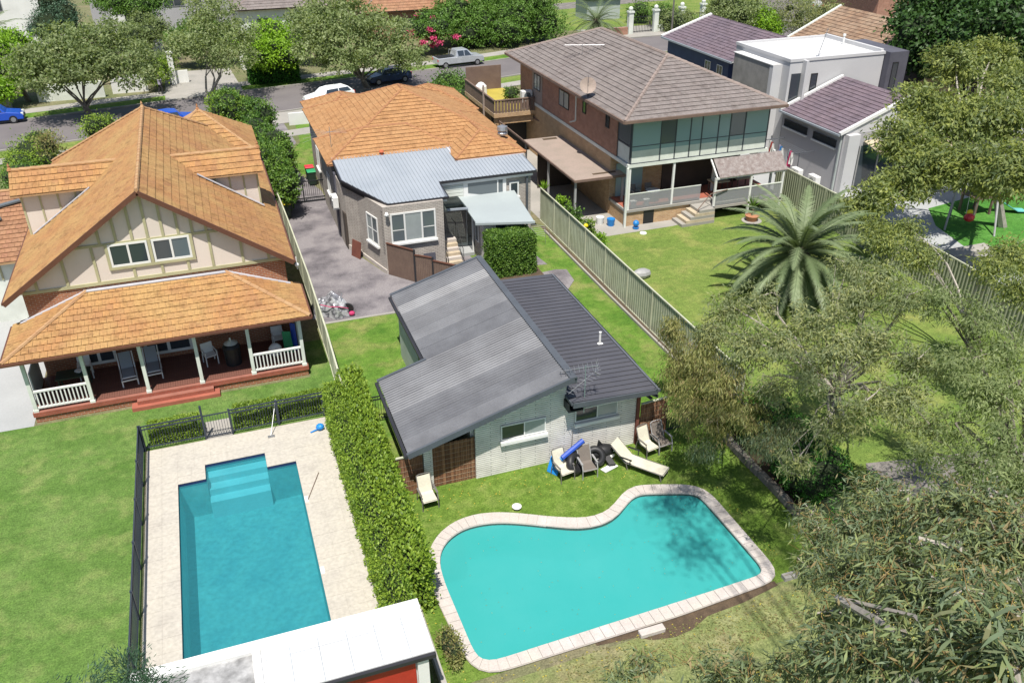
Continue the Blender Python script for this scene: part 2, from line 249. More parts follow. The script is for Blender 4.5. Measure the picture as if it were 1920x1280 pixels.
# ---------------------------------------------------------------- geometry helpers
ORG = {}
class B:
    def __init__(s): s.v = []; s.f = []; s.a = []
    def poly(s, vs, fs, a=0.0):
        k = len(s.v); s.v += [tuple(p) for p in vs]; s.f += [tuple(i+k for i in f) for f in fs]; s.a += [a]*len(fs)
        return s
    def box(s, x0, x1, y0, y1, z0, z1):
        return s.poly([(x, y, z) for z in (z0, z1) for y in (y0, y1) for x in (x0, x1)],
               [(0,2,3,1), (4,5,7,6), (0,1,5,4), (2,6,7,3), (0,4,6,2), (1,3,7,5)])
    def fr(s, F, a0, a1, b0, b1, c0, c1, at=0.0):
        O, U, V, W = F
        return s.poly([O+U*x+V*y+W*z for z in (c0, c1) for y in (b0, b1) for x in (a0, a1)],
               [(0,2,3,1), (4,5,7,6), (0,1,5,4), (2,6,7,3), (0,4,6,2), (1,3,7,5)], at)
    def bar(s, p, q, w=.05, h=None, up_=(0, 0, 1)):
        p = Vector(p); q = Vector(q); h = h or w; d = (q-p); L = d.length; d = d/L; u = Vector(up_)
        if abs(d.dot(u)) > .98: u = Vector((1, 0, 0))
        sd = d.cross(u).normalized(); u = sd.cross(d)
        return s.fr((p, sd, d, u), -w/2, w/2, 0, L, -h/2, h/2)
    def tube(s, pts, rs, n=6, cap=True):
        pts = [Vector(p) for p in pts]
        if isinstance(rs, (int, float)): rs = [rs]*len(pts)
        V = []; F = []
        d0 = (pts[1]-pts[0]).normalized(); ref = Vector((0, 0, 1)) if abs(d0.z) < .9 else Vector((1, 0, 0))
        for i, p in enumerate(pts):
            d = ((pts[min(i+1, len(pts)-1)]-pts[max(i-1, 0)])).normalized(); a = d.cross(ref)
            if a.length < 1e-3: a = d.cross(Vector((0, 1, 0)))
            a.normalize(); b = d.cross(a)
            for k in range(n):
                t = 2*math.pi*k/n; V.append(p+(a*math.cos(t)+b*math.sin(t))*rs[i])
        for i in range(len(pts)-1):
            for k in range(n): F.append((i*n+k, i*n+(k+1) % n, (i+1)*n+(k+1) % n, (i+1)*n+k))
        if cap: F.append(tuple(range(n))[::-1]); F.append(tuple(range((len(pts)-1)*n, len(pts)*n)))
        return s.poly(V, F)
    def prism(s, pts, z0, z1):
        n = len(pts); V = [(p[0], p[1], z0) for p in pts]+[(p[0], p[1], z1) for p in pts]
        return s.poly(V, [tuple(range(n))[::-1], tuple(range(n, 2*n))]+[(i, (i+1) % n, n+(i+1) % n, n+i) for i in range(n)])
    def ext(s, pts, d):
        """3D polygon thickened by vector d"""
        n = len(pts); d = Vector(d); V = [Vector(p) for p in pts]; V = V+[p+d for p in V]
        return s.poly(V, [tuple(range(n))[::-1], tuple(range(n, 2*n))]+[(i, (i+1) % n, n+(i+1) % n, n+i) for i in range(n)])
    def ball(s, c, r, n=10, m=6):
        if isinstance(r, (int, float)): r = (r, r, r)
        V = [(c[0], c[1], c[2]-r[2])]; F = []
        for i in range(1, m):
            ph = -math.pi/2+math.pi*i/m
            for k in range(n): t = 2*math.pi*k/n; V.append((c[0]+r[0]*math.cos(ph)*math.cos(t), c[1]+r[1]*math.cos(ph)*math.sin(t), c[2]+r[2]*math.sin(ph)))
        V.append((c[0], c[1], c[2]+r[2]))
        for k in range(n): F.append((0, 1+(k+1) % n, 1+k)); F.append((len(V)-1, 1+(m-2)*n+k, 1+(m-2)*n+(k+1) % n))
        for i in range(m-2):
            for k in range(n): F.append((1+i*n+k, 1+i*n+(k+1) % n, 1+(i+1)*n+(k+1) % n, 1+(i+1)*n+k))
        return s.poly(V, F)
    def lathe(s, c, prof, n=12):
        V = []; F = []
        for (r, z) in prof:
            for k in range(n): t = 2*math.pi*k/n; V.append((c[0]+r*math.cos(t), c[1]+r*math.sin(t), c[2]+z))
        for i in range(len(prof)-1):
            for k in range(n): F.append((i*n+k, i*n+(k+1) % n, (i+1)*n+(k+1) % n, (i+1)*n+k))
        F.append(tuple(range(n))[::-1]); F.append(tuple(range((len(prof)-1)*n, len(prof)*n)))
        return s.poly(V, F)
def tag(o, label=None, cat=None, group=None, kind=None):
    for k, v in (('label', label), ('category', cat), ('group', group), ('kind', kind)):
        if v: o[k] = v
    return o
def mk(name, b, m_, parent=None, bevel=0, smooth=False):
    me = bpy.data.meshes.new(name); off = ORG.get(parent.name, Vector((0, 0, 0))) if parent else Vector((0, 0, 0))
    me.from_pydata([(v[0]-off[0], v[1]-off[1], v[2]-off[2]) for v in b.v], [], b.f)
    me.materials.append(m_)
    if any(b.a):
        at = me.attributes.new('v', 'FLOAT', 'FACE'); at.data.foreach_set('value', b.a)
    if smooth: me.shade_smooth()
    o = bpy.data.objects.new(name, me); COL.objects.link(o)
    if parent: o.parent = parent; ORG[o.name] = off
    if bevel:
        md = o.modifiers.new('b', 'BEVEL'); md.width = bevel; md.segments = 1; md.limit_method = 'ANGLE'
    return o
def thing(name, label, cat, loc=(0, 0, 0), group=None, rz=0, world=True):
    o = bpy.data.objects.new(name, None); COL.objects.link(o); o.location = loc; o.rotation_euler = (0, 0, rz); o.empty_display_size = .3
    ORG[o.name] = Vector(loc) if world else Vector((0, 0, 0))
    return tag(o, label, cat, group)
def bars(name, lst, m_, parent):
    for q in lst: mk(name, B().bar(*q), m_, parent)
def struct(name, b, m_, **k): return tag(mk(name, b, m_, **k), kind='structure')
def sticks(b): b.a = [x for i in range(len(b.f)//6) for x in [random.random()*.99+.005]*6]; return b
def solo(name, b, m_, label, cat, group=None, **k): return tag(mk(name, b, m_, **k), label, cat, group)
def copy_tree(o, parent=None):
    c = o.copy(); COL.objects.link(c)
    if parent: c.parent = parent
    for ch in list(o.children): copy_tree(ch, c)
    return c
def sheet(pts, z): return B().poly([(p[0], p[1], z) for p in pts], [tuple(range(len(pts)))])
def clip(poly, p, q):
    out = []; n = len(poly)
    def sd(a): return (q[0]-p[0])*(a[1]-p[1])-(q[1]-p[1])*(a[0]-p[0])
    for i in range(n):
        a, b_ = poly[i], poly[(i+1) % n]; sa, sb = sd(a), sd(b_)
        if sa >= -1e-9: out.append(a)
        if (sa > 1e-9 and sb < -1e-9) or (sa < -1e-9 and sb > 1e-9):
            t = sa/(sa-sb); out.append((a[0]+(b_[0]-a[0])*t, a[1]+(b_[1]-a[1])*t))
    return out
def tiles(house, roof, O, U, V, poly, m_, tw=.3, th=.32, lift=.04, single=0, thick=.028, gap=.012, name='tile', stuffname='roof_tiles'):
    """lay tiles over a convex roof polygon; poly in (u, v) metres, anticlockwise, v up the slope. whole tiles as objects while `single` lasts"""
    O = Vector(O); U = Vector(U).normalized(); V = Vector(V).normalized(); W = U.cross(V).normalized()
    if W.z < 0: W = -W
    u0 = min(p[0] for p in poly); u1 = max(p[0] for p in poly); v1 = max(p[1] for p in poly); v0 = min(p[1] for p in poly)
    st = B(); wb = B(); r = 0; v = v0; me = None; cnt = 0; off = ORG.get(roof.name, Vector((0, 0, 0)))
    while v < v1-.02:
        u = u0-(tw/2 if r % 2 else 0)
        while u < u1:
            c = [(u+gap/2, v-.0), (u+tw-gap/2, v), (u+tw-gap/2, v+th), (u+gap/2, v+th)]; full = c
            for i in range(len(poly)):
                c = clip(c, poly[i], poly[(i+1) % len(poly)])
                if len(c) < 3: break
            if len(c) >= 3:
                ar = abs(sum(c[i][0]*c[(i+1) % len(c)][1]-c[(i+1) % len(c)][0]*c[i][1] for i in range(len(c))))/2
                if ar > .97*(tw-gap)*th and single > 0:
                    if me is None:
                        tb = B(); b0 = [(gap/2, 0, lift), (tw-gap/2, 0, lift), (tw-gap/2, th, .004), (gap/2, th, .004)]
                        mu = tw*.28
                        tb.poly([(gap/2,0,lift),(mu,0,lift+.014),(tw-gap/2,0,lift),(tw-gap/2,th,.004),(mu,th,.016),(gap/2,th,.004),
                                 (gap/2,0,lift-thick),(tw-gap/2,0,lift-thick)], [(0,1,4,5),(1,2,3,4),(0,6,7,2,1)])
                        me = bpy.data.meshes.new(name); me.from_pydata(tb.v, [], tb.f); me.materials.append(m_)
                    o = bpy.data.objects.new(name, me); COL.objects.link(o); o.parent = roof
                    j = random.uniform(-.004, .004); p = O+U*u+V*v+W*(.002+j)-off
                    mm = Matrix((U, V, W)).transposed().to_4x4(); mm.translation = p; o.matrix_local = mm; single -= 1
                else:
                    a = random.random(); n = len(c); j = random.uniform(-.003, .004)
                    vv = [O+U*x+V*y+W*(lift*(1-(y-v)/th)+.004+j) for x, y in c]
                    lo = [i for i in range(n) if abs(c[i][1]-v) < 1e-4 and abs(c[(i+1) % n][1]-v) < 1e-4]
                    fs = [tuple(range(n))]
                    for i in lo:
                        k = len(vv); i2 = (i+1) % n; vv += [vv[i]-W*thick, vv[i2]-W*thick]; fs.append((i, k, k+1, i2))
                    st.poly(vv, fs, a); cnt += 1
            u += tw
        v += th; r += 1
    if cnt: tag(mk(stuffname, st, m_, roof), kind='stuff')
    return single
def roof_plane(house, roof, pts, m_, U=None, **k):
    """pts: 3D corners, first two the eave; lays deck + tiles"""
    P_ = [Vector(p) for p in pts]; O = P_[0]; U = (P_[1]-P_[0]).normalized(); n = U.cross(P_[-1]-P_[0]).normalized()
    if n.z < 0: n = -n
    V = n.cross(U).normalized()
    if V.z < 0: V = -V
    poly = [((p-O).dot(U), (p-O).dot(V)) for p in P_]
    ar = sum(poly[i][0]*poly[(i+1) % len(poly)][1]-poly[(i+1) % len(poly)][0]*poly[i][1] for i in range(len(poly)))
    if ar < 0: poly = poly[::-1]
    return tiles(house, roof, O, U, V, poly, m_, **k)
def deckb(b, pts, t=.1):
    """roof deck slab just under the tiles"""
    b.ext([Vector(p)-Vector((0, 0, .004)) for p in pts], (0, 0, -t))
def ridge(b, p, q, r=.09, seg=.42):
    p = Vector(p); q = Vector(q); L = (q-p).length; n = max(1, int(L/seg)); d = (q-p)/n
    for i in range(n):
        a = p+d*i; c = p+d*(i+1.04); b.tube([a+Vector((0, 0, .01)), c], [r*1.06, r*.92], 6)
def window(house, O, U, Nn, w, h, cols=2, rows=1, fm=None, pm=None, fw_=.05, sill=True, sm=None, trans=None, open_=None, name='window', label=None, recess=.0):
    """framed window in a wall: O lower-left corner, U along the wall, Nn outward"""
    O = Vector(O); U = Vector(U); Nn = Vector(Nn); W = Vector((0, 0, 1)); F = (O, U, Nn, W); fm = fm or M['white']; pm = pm or M['glass']; sm = sm or fm
    b = B(); b.fr(F, 0, w, .0, .05, 0, fw_); b.fr(F, 0, w, .0, .05, h-fw_, h); b.fr(F, 0, fw_, .0, .05, fw_, h-fw_); b.fr(F, w-fw_, w, .0, .05, fw_, h-fw_)
    cs = cols if isinstance(cols, list) else [i/cols for i in range(1, cols)]
    for c in cs: b.fr(F, c*w-fw_/2, c*w+fw_/2, .002, .048, fw_, h-fw_)
    f = mk(name, b, fm, house)
    if label: f['label'] = label
    xs = [0]+[c*w for c in cs]+[w]
    for i in range(len(xs)-1):
        tr = 1 if trans is None else trans
        pmi = pm[i % len(pm)] if isinstance(pm, list) else pm
        for r in range(rows):
            z0 = fw_+(h-2*fw_)*r/rows; z1 = fw_+(h-2*fw_)*(r+1)/rows
            mk('pane', B().fr(F, xs[i]+fw_*.5, xs[i+1]-fw_*.5, .012, .024, z0+(.015 if r else 0), z1-(.015 if r < rows-1 else 0)), pmi, f)
    if rows > 1:
        bb = B()
        for r in range(1, rows): bb.fr(F, fw_, w-fw_, .01, .04, fw_+(h-2*fw_)*r/rows-.015, fw_+(h-2*fw_)*r/rows+.015)
        mk('glazing_bar', bb, fm, f)
    if sill: mk('sill', B().fr(F, -.05, w+.05, -.02, .14, -.11, -.003), sm, f)
    return f

# ---- leaves in bulk
def leafmesh(name, pos, dirs, nrm, L, Wd, m_, parent, stuff=True, vv=None, kind='stuff'):
    """diamond leaves: pos (n,3) base, dirs along the leaf, nrm roughly its face normal"""
    n = len(pos); dirs = dirs/np.linalg.norm(dirs, axis=1)[:, None]
    sd = np.cross(dirs, nrm); sd /= (np.linalg.norm(sd, axis=1)[:, None]+1e-9)
    L = np.broadcast_to(np.asarray(L, float), (n,))[:, None]; Wd = np.broadcast_to(np.asarray(Wd, float), (n,))[:, None]
    md = pos+dirs*L*.45
    V = np.stack([pos, md-sd*Wd*.5, pos+dirs*L, md+sd*Wd*.5], 1).reshape(-1, 3)
    off = ORG.get(parent.name, Vector((0, 0, 0))) if parent else Vector((0, 0, 0)); V = V-np.array(off)
    me = bpy.data.meshes.new(name); me.vertices.add(4*n); me.vertices.foreach_set('co', V.astype(np.float32).ravel())
    me.loops.add(4*n); me.loops.foreach_set('vertex_index', np.arange(4*n, dtype=np.int32)); me.polygons.add(n)
    me.polygons.foreach_set('loop_start', np.arange(0, 4*n, 4, dtype=np.int32)); me.update(calc_edges=True)
    at = me.attributes.new('v', 'FLOAT', 'FACE'); at.data.foreach_set('value', (rng.random(n) if vv is None else vv).astype(np.float32))
    me.materials.append(m_); o = bpy.data.objects.new(name, me); COL.objects.link(o)
    if parent: o.parent = parent; ORG[o.name] = off
    if kind: o['kind'] = kind
    return o
def unit(n):
    v = rng.normal(size=(n, 3)); return v/np.linalg.norm(v, axis=1)[:, None]
def blobs_pts(blobs, n, shell=.45, clump=0, cr=.5, ck=14):
    """points in a union of ellipsoids (x,y,z,rx,ry,rz), gathered in small clumps with gaps between"""
    bl = np.array(blobs, float); vol = (bl[:, 3]*bl[:, 4]*bl[:, 5])**.8; vol /= vol.sum(); k = max(1, n//ck)
    idx = rng.choice(len(bl), k, p=vol); d = unit(k); r = (shell+(1-shell)*rng.random(k))[:, None]
    c = bl[idx, :3]+d*bl[idx, 3:6]*r
    reps = rng.integers(0, k, n); off = rng.normal(size=(n, 3))*cr*.5; off[:, 2] *= .6
    return c[reps]+off, d[reps], c[reps], (reps*.6180339) % 1
def limb_path(p, q, bend=.15, n=5):
    p = np.array(p, float); q = np.array(q, float); L = np.linalg.norm(q-p); o = rng.normal(size=3)*L*bend; o[2] = abs(o[2])*.5
    return [tuple(p+(q-p)*t+o*math.sin(math.pi*t)*.6) for t in np.linspace(0, 1, n)]
def tree(name, label, cat, base, blobs, nleaf, lm, bm, lsize=(.14, .09), trunk=.18, hang=0.0, shell=.4, cr=.5, ck=14, group=None, stems=1, fork=.35, core=0, limbs=10, twigs=0, extra=None, more=()):
    t = thing(name, label, cat, base, group); b = B(); bl = sorted(blobs, key=lambda q: -q[3]); ztop = max(q[2] for q in blobs)
    cx = sum(q[0] for q in blobs)/len(blobs); cy = sum(q[1] for q in blobs)/len(blobs)
    for s in range(stems):
        f = fork*(ztop-base[2]); bx = base[0]+(random.uniform(-.3, .3) if stems > 1 else 0); by = base[1]+(random.uniform(-.3, .3) if stems > 1 else 0)
        fk = (base[0]+(cx-base[0])*.25+random.uniform(-.2, .2)*stems, base[1]+(cy-base[1])*.25+random.uniform(-.2, .2)*stems, base[2]+f)
        b.tube([(bx, by, base[2]-.2), ((bx+fk[0])/2+random.uniform(-.1, .1), (by+fk[1])/2, base[2]+f*.5), fk], [trunk*1.25, trunk, trunk*.85], 7)
        for q in [q for q in bl[s::stems][:limbs] if q[3] > .34]:
            pth = limb_path(fk, (q[0], q[1], q[2]+q[5]*.2), .14); rr = trunk*.55*min(1, (q[3]/bl[0][3])+.2)
            b.tube(pth, [rr*(1-.75*i/4) for i in range(5)], 5)
            for _ in range(3):
                i = random.randint(2, 4); e = unit(1)[0]*np.array(q[3:6])*.8; b.tube([pth[i], tuple((np.array(pth[i])+np.array(q[:3])+e)/2+rng.normal(size=3)*.1), tuple(np.array(q[:3])+e)], [rr*.3, rr*.2, rr*.08], 4)
    mk('trunk', b, bm, t)
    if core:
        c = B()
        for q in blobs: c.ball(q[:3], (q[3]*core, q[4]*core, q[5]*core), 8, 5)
        mk('dark_inner_core', c, M['core'], t)  # solid balls filling the crown, inner shade put into their dark colour
    P0, d, cen, cv = blobs_pts(list(blobs)+list(more), nleaf, shell, 0, cr, ck)
    dirs = unit(nleaf)*(1-hang*.5)+d*.3; dirs[:, 2] -= hang*1.4
    nr = unit(nleaf)*.7+d*.6; nr[:, 2] += .5
    vv = (cv*.75+rng.random(nleaf)*.35) % 1
    leafmesh('crown', P0, dirs, nr, lsize[0]*(.7+.6*rng.random(nleaf)), lsize[1]*(.7+.6*rng.random(nleaf)), lm, t, vv=vv, kind='stuff')
    if extra: extra(t, P0, d)
    return t
def hedge(name, label, cat, x0, x1, y0, y1, z0, z1, n, lm, ls=(.08, .05), rough=.08, group=None, skew=0, cells=None):
    """clipped hedge: solid core coloured dark as inner shade, leaves all over its faces; skew shifts x with y"""
    t = thing(name, label, cat, ((x0+x1)/2, (y0+y1)/2, z0), group)
    sx = lambda y: skew*(y-y0)/(y1-y0)
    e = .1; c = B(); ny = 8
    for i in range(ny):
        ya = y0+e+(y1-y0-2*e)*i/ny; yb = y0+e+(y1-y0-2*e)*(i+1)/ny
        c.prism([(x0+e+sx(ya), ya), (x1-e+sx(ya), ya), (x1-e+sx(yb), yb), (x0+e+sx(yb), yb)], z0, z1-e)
    mk('twigs', c, M['core'], t)  # solid near-black fill in place of the shade between leaves
    A = np.array([(x1-x0)*(y1-y0)*1.3, (y1-y0)*(z1-z0), (y1-y0)*(z1-z0), (x1-x0)*(z1-z0), (x1-x0)*(z1-z0)]); A /= A.sum()
    f = rng.choice(5, n, p=A); u = rng.random((n, 3)); P_ = np.array([x0, y0, z0])+u*np.array([x1-x0, y1-y0, z1-z0])
    nn = np.zeros((n, 3)); P_[f == 0, 2] = z1; nn[f == 0, 2] = 1; P_[f == 1, 0] = x0; nn[f == 1, 0] = -1; P_[f == 2, 0] = x1; nn[f == 2, 0] = 1
    P_[f == 3, 1] = y0; nn[f == 3, 1] = -1; P_[f == 4, 1] = y1; nn[f == 4, 1] = 1
    ph = np.sin(P_[:, 0]*5+1)*np.sin(P_[:, 1]*3.7)*np.sin(P_[:, 2]*4.3+2)+.7*np.sin(P_[:, 0]*11)*np.sin(P_[:, 1]*9.3+1)*np.sin(P_[:, 2]*8+.5)
    P_ += nn*(ph[:, None]*rough*.7+rng.normal(size=(n, 1))*rough*.45)
    P_[:, 0] += skew*(P_[:, 1]-y0)/(y1-y0)
    dirs = unit(n)*.9+nn*.8; dirs[:, 2] += .25; nr = unit(n)*.6+nn; nr[:, 2] += .3
    leafmesh('foliage', P_, dirs, nr, ls[0]*(.7+.6*rng.random(n)), ls[1]*(.7+.6*rng.random(n)), lm, t, vv=np.clip(.5+ph*.18+rng.normal(size=n)*.25, 0, .999))
    return t
def bush(name, label, cat, c, r, n, lm, ls=(.12, .08), group=None, core=.8, lumps=7):
    t = thing(name, label, cat, (c[0], c[1], 0), group); bl = [(c[0], c[1], c[2], r[0]*.8, r[1]*.8, r[2]*.8)]
    for i in range(lumps):
        a = 2*math.pi*i/lumps+random.random(); bl.append((c[0]+math.cos(a)*r[0]*.5, c[1]+math.sin(a)*r[1]*.5, c[2]+random.uniform(-.2, .35)*r[2], r[0]*.5, r[1]*.5, r[2]*.5))
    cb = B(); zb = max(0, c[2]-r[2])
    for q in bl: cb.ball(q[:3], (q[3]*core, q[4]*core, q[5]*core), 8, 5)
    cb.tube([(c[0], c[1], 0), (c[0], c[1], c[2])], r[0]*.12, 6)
    mk('twigs', cb, M['core'], t)  # stem and solid balls, coloured near-black as inner shade
    P0, d, cen, cv = blobs_pts(bl, n, .85, 0, ls[0]*1.6, 10); dirs = unit(n)*.8+d; dirs[:, 2] += .2; nr = unit(n)*.5+d; nr[:, 2] += .4
    leafmesh('foliage', P0, dirs, nr, ls[0]*(.7+.6*rng.random(n)), ls[1]*(.7+.6*rng.random(n)), lm, t, vv=(cv*.6+rng.random(n)*.4) % 1)
    return t
def palm(label, base, h, fl, nf, trunk=.25, droop=1.0, lw=.035, name='palm_tree', leafl=.5, nl=46, up0=(.15, 1.25)):
    t = thing(name, label, 'palm tree', base); b = B(); x, y, z = base
    b.tube([(x, y, z-.1), (x, y, z+h*.5), (x, y, z+h)], [trunk*1.2, trunk, trunk*1.25], 9); b.ball((x, y, z+h), (trunk*1.6, trunk*1.6, trunk*1.8), 9, 6)
    mk('trunk', b, M['barkdark'], t)
    for i in range(nf):
        az_ = i*2.39996+random.uniform(-.1, .1); el_ = up0[1]-(up0[1]-up0[0]+.75)*(i/nf)**.8+random.uniform(-.08, .08); L = fl*random.uniform(.85, 1.08)
        st = 14; p = Vector((x, y, z+h+.2)); pts = [p.copy()]; e = el_
        for s in range(st):
            p = p+Vector((math.cos(az_)*math.cos(e), math.sin(az_)*math.cos(e), math.sin(e)))*L/st; pts.append(p.copy()); e -= droop*(.06+.11*s/st)
        fb = B(); fb.tube(pts, [.035*(1-.85*k/st) for k in range(st+1)], 4, False)
        sdv = Vector((-math.sin(az_), math.cos(az_), 0)); va = random.random()*.999
        for k in range(nl):
            tt = .1+.9*k/nl; i0 = min(st-1, int(tt*st)); q = pts[i0].lerp(pts[i0+1], tt*st-i0); d = (pts[i0+1]-pts[i0]).normalized()
            ll = leafl*math.sin(math.pi*min(1, tt*.93+.1))**.6*random.uniform(.85, 1.1)
            for sg in (-1, 1):
                dr = (sdv*sg*.8+d*.75+Vector((0, 0, -.25+random.uniform(-.12, .12)))).normalized(); wv = d*lw
                fb.poly([q-wv*.5, q+wv*.5, q+dr*ll], [(0, 1, 2)], (va+random.random()*.2) % 1)
        o = mk('frond', fb, LV['palm'], t)
    return t
from mathutils.geometry import tessellate_polygon
def hsheet(outer, holes, z):
    ls = [[Vector((p[0], p[1], 0)) for p in outer]]+[[Vector((p[0], p[1], 0)) for p in h] for h in holes]
    tr = tessellate_polygon(ls); V = [(p.x, p.y, z) for l in ls for p in l]; F = []
    for t in tr:
        a, b_, c = [Vector(V[i]) for i in t]
        F.append(tuple(t) if (b_-a).cross(c-a).z > 0 else tuple(t)[::-1])
    return B().poly(V, F)
# ---------------------------------------------------------------- pools: outlines
OUT = [(4.42,21.01),(4.77,21.5),(5.27,21.91),(5.87,22.13),(6.42,22.16),(6.92,22.06),(7.53,21.84),(8.12,21.51),(8.69,21.20),(9.26,20.92),(9.85,20.68),(10.4,20.65),(10.88,20.82),(11.32,21.18),(11.67,21.48),(11.99,21.66),(12.31,21.70),(13.9,21.15),(14.28,20.99),(14.5,20.74),(14.6,20.38),(14.63,16.43),(14.42,16.0),(10.86,15.74),(10.03,15.72),(6.52,15.66),(4.9,15.62),(4.6,15.72),(4.38,16.0),(4.26,16.44),(4.06,19.26),(4.16,20.3)]
INN = [(4.63,20.44),(4.80,20.85),(5.15,21.26),(5.7,21.56),(6.25,21.62),(6.89,21.52),(7.48,21.29),(8.15,20.94),(8.75,20.6),(9.36,20.30),(9.9,20.17),(10.48,20.2),(11.01,20.44),(11.48,20.81),(11.83,21.08),(12.2,21.20),(13.66,20.72),(14.0,20.59),(14.15,20.38),(14.23,16.65),(14.08,16.36),(11.18,16.24),(5.05,16.05),(4.79,16.10),(4.63,16.3),(4.58,16.66),(4.52,19.26),(4.55,20.0)]
def resample(P_, k, closed=True):
    P_ = [Vector((p[0], p[1])) for p in P_]; Q = P_+[P_[0]]; d = [0]
    for i in range(len(Q)-1): d.append(d[-1]+(Q[i+1]-Q[i]).length)
    out = []
    for j in range(k):
        s = d[-1]*j/k; i = max(i for i in range(len(d)-1) if d[i] <= s+1e-9); out.append(Q[i].lerp(Q[i+1], (s-d[i])/(d[i+1]-d[i])))
    return out
def smooth(P_, k=3):
    for _ in range(k):
        n = len(P_); P_ = [P_[i]*.5+(P_[i-1]+P_[(i+1) % n])*.25 for i in range(n)]
    return P_
OS = smooth(resample(OUT, 96), 2); IS = smooth(resample(INN, 180), 3)
# street line, lots
NK = [(-70,66),(-12.8,75.2),(7,79),(21.4,82.6),(50,90),(75,90.5),(120,92)]
FK = [(-70,74),(-14.4,84),(3,87.6),(12,89),(24,90.6),(32,92.6),(48,98.5),(70,99.5),(120,101)]
PA = [(-3.3,17.6),(.92,17.6),(.92,27.38),(-.14,27.38),(-.14,28.3),(-2.33,28.3),(-2.33,27.42),(-3.3,27.42)]
struct('ground', hsheet([(-400,-60),(400,-60),(400,600),(-400,600)], [PA, [tuple(p) for p in IS]], 0), M['ground'])
struct('street', sheet(NK+FK[::-1], .004), M['asphalt'])
struct('lawn', hsheet([(-40,-20),(3.25,-20),(3.25,36.5),(2.3,36.5),(2.3,33.3),(-8.7,33.3),(-40,33.6)], [[(-4.45,14),(2.65,14),(2.65,30),(-4.45,30)]], .004), M['grassA'])
struct('side_yard_concrete', sheet([(-40,33.6),(-8.7,33.3),(-8.7,36.5),(-8.9,60),(-40,60)], .006), M['concreteg'])
struct('back_lawn', sheet([(3.3,24.1),(18.25,24.1),(18.25,46),(12.9,46),(11,37.7),(3.3,38.05)], .004), M['grassB'])
struct('pool_lawn', hsheet([(3.55,15.6),(14.4,15.95),(17.2,15.95),(17.2,24.1),(3.3,24.1)], [[tuple(p) for p in IS]], .004), M['turf'])
struct('worn_lawn', sheet([(3.5,-20),(40,-20),(40,15.9),(14.5,15.9),(10,15.5),(4.6,15.3),(3.6,15.2)], .003), M['grassW'])
struct('driveway', sheet([(3.3,38.05),(11,37.7),(11.1,42.6),(7.7,42.6),(6.4,46.6),(6.4,57),(5.5,61),(4.9,66),(6.2,69),(5.8,78),(3.3,78)], .008), M['asphalt2'])
struct('driveway_edge', B().box(3.3,8.0,37.92,38.06,0,.03), M['concrete'])
struct('front_lawn', sheet([(5.6,61),(20,61),(20,81.5),(7,78.6),(6.5,69),(5.1,66)], .006), M['grassB'])
struct('front_path', sheet([(3.3,70.3),(9,71.6),(12,72.2),(12,73.8),(8,73.2),(3.3,72.2)], .010), M['concrete'])
for q in ([(15.4,42.1),(17.35,45.0),(17.4,46.2),(15.3,46.2)], [(15.3,40.9),(15.3,42.0),(16.2,42.0),(16.35,40.7)], [(13.9,36.0),(14.0,39.6),(16.5,39.9),(17.1,39.7),(16.95,38.3),(15.2,36.1)], [(7.8,37.8),(13.9,36.9),(13.9,39.6),(12.8,42.2),(12.6,43.6),(11,43.6),(11,42.5),(8.9,41)]):
    struct('path', B().prism(q, 0, .03), M['asphalt2'])
struct('garden_edging', B().bar((17.95,24.2,.06), (17.9,36,.06), .1, .14).bar((17.9,36,.06), (17.95,45.2,.06), .1, .14), M['concrete'])
struct('soil_strip', sheet([(18.0,24.2),(18.25,24.2),(18.25,46),(18.0,46)], .012), M['mulch'])
struct('neighbour_lawn', sheet([(18.4,-20),(34.5,-20),(34.5,60),(18.4,60)], .005), M['grassC'])
struct('concrete_path', sheet([(18.4,44.4),(20.4,43.2),(25.6,43.3),(27.3,43.6),(27.4,44.3),(23,44.3),(23,80),(18.4,80)], .009), M['concrete'])
struct('gravel_bed', sheet([(21,20.0),(24,19.4),(28,18.8),(33,16),(33,12),(25,13),(20.5,15.5),(20,18.5)], .010), M['gravel'])
struct('mulch_bed', sheet([(16.75,16),(19.5,15),(19.5,24.5),(16.9,24.5)], .012), M['mulch'])
struct('mulch_strip', sheet([(8.0,15.75),(14.3,16.05),(14.3,15.85),(12.9,15.6),(11.6,15.5),(10.9,15.2),(10.3,15.12),(9.6,15.25),(9.2,15.5),(8.0,15.6)], .010), M['mulch'])
struct('play_lawn', sheet([(39.4,33),(40.6,37.8),(42.3,40.3),(52,42),(52,28),(42,28)], .012), M['grassD'])
struct('neighbour_paving', sheet([(34.7,8),(70,8),(70,62),(34.7,62)], .007), M['concreteg'])
# kerbs, verges and footpaths
for nm, pl, sg in (('kerb', NK, -1), ('kerb', FK, 1)):
    b = B()
    for p, q in zip(pl, pl[1:]): b.bar((p[0], p[1]+sg*.08, .06), (q[0], q[1]+sg*.08, .06), .16, .13)
    struct(nm, b, M['concrete'])
struct('verge', sheet([(p[0], p[1]+.16) for p in FK]+[(p[0], p[1]+2.4) for p in FK[::-1]], .02), M['grassB'])
struct('footpath', sheet([(p[0], p[1]+2.4) for p in FK]+[(p[0], p[1]+4.2) for p in FK[::-1]], .026), M['concrete'])
struct('verge', sheet([(p[0], p[1]-.16) for p in NK]+[(p[0], p[1]-2.2) for p in NK[::-1]], .02), M['grassC'])
struct('footpath', sheet([(p[0], p[1]-2.2) for p in NK]+[(p[0], p[1]-3.8) for p in NK[::-1]], .026), M['concrete'])
struct('far_driveway', sheet([(-3.5,86.6),(3.6,87.9),(3.0,99),(-3.5,99)], .034), M['concrete'])
struct('far_driveway', sheet([(48,98.9),(60,99.8),(58,106),(46,106)], .034), M['concrete'])
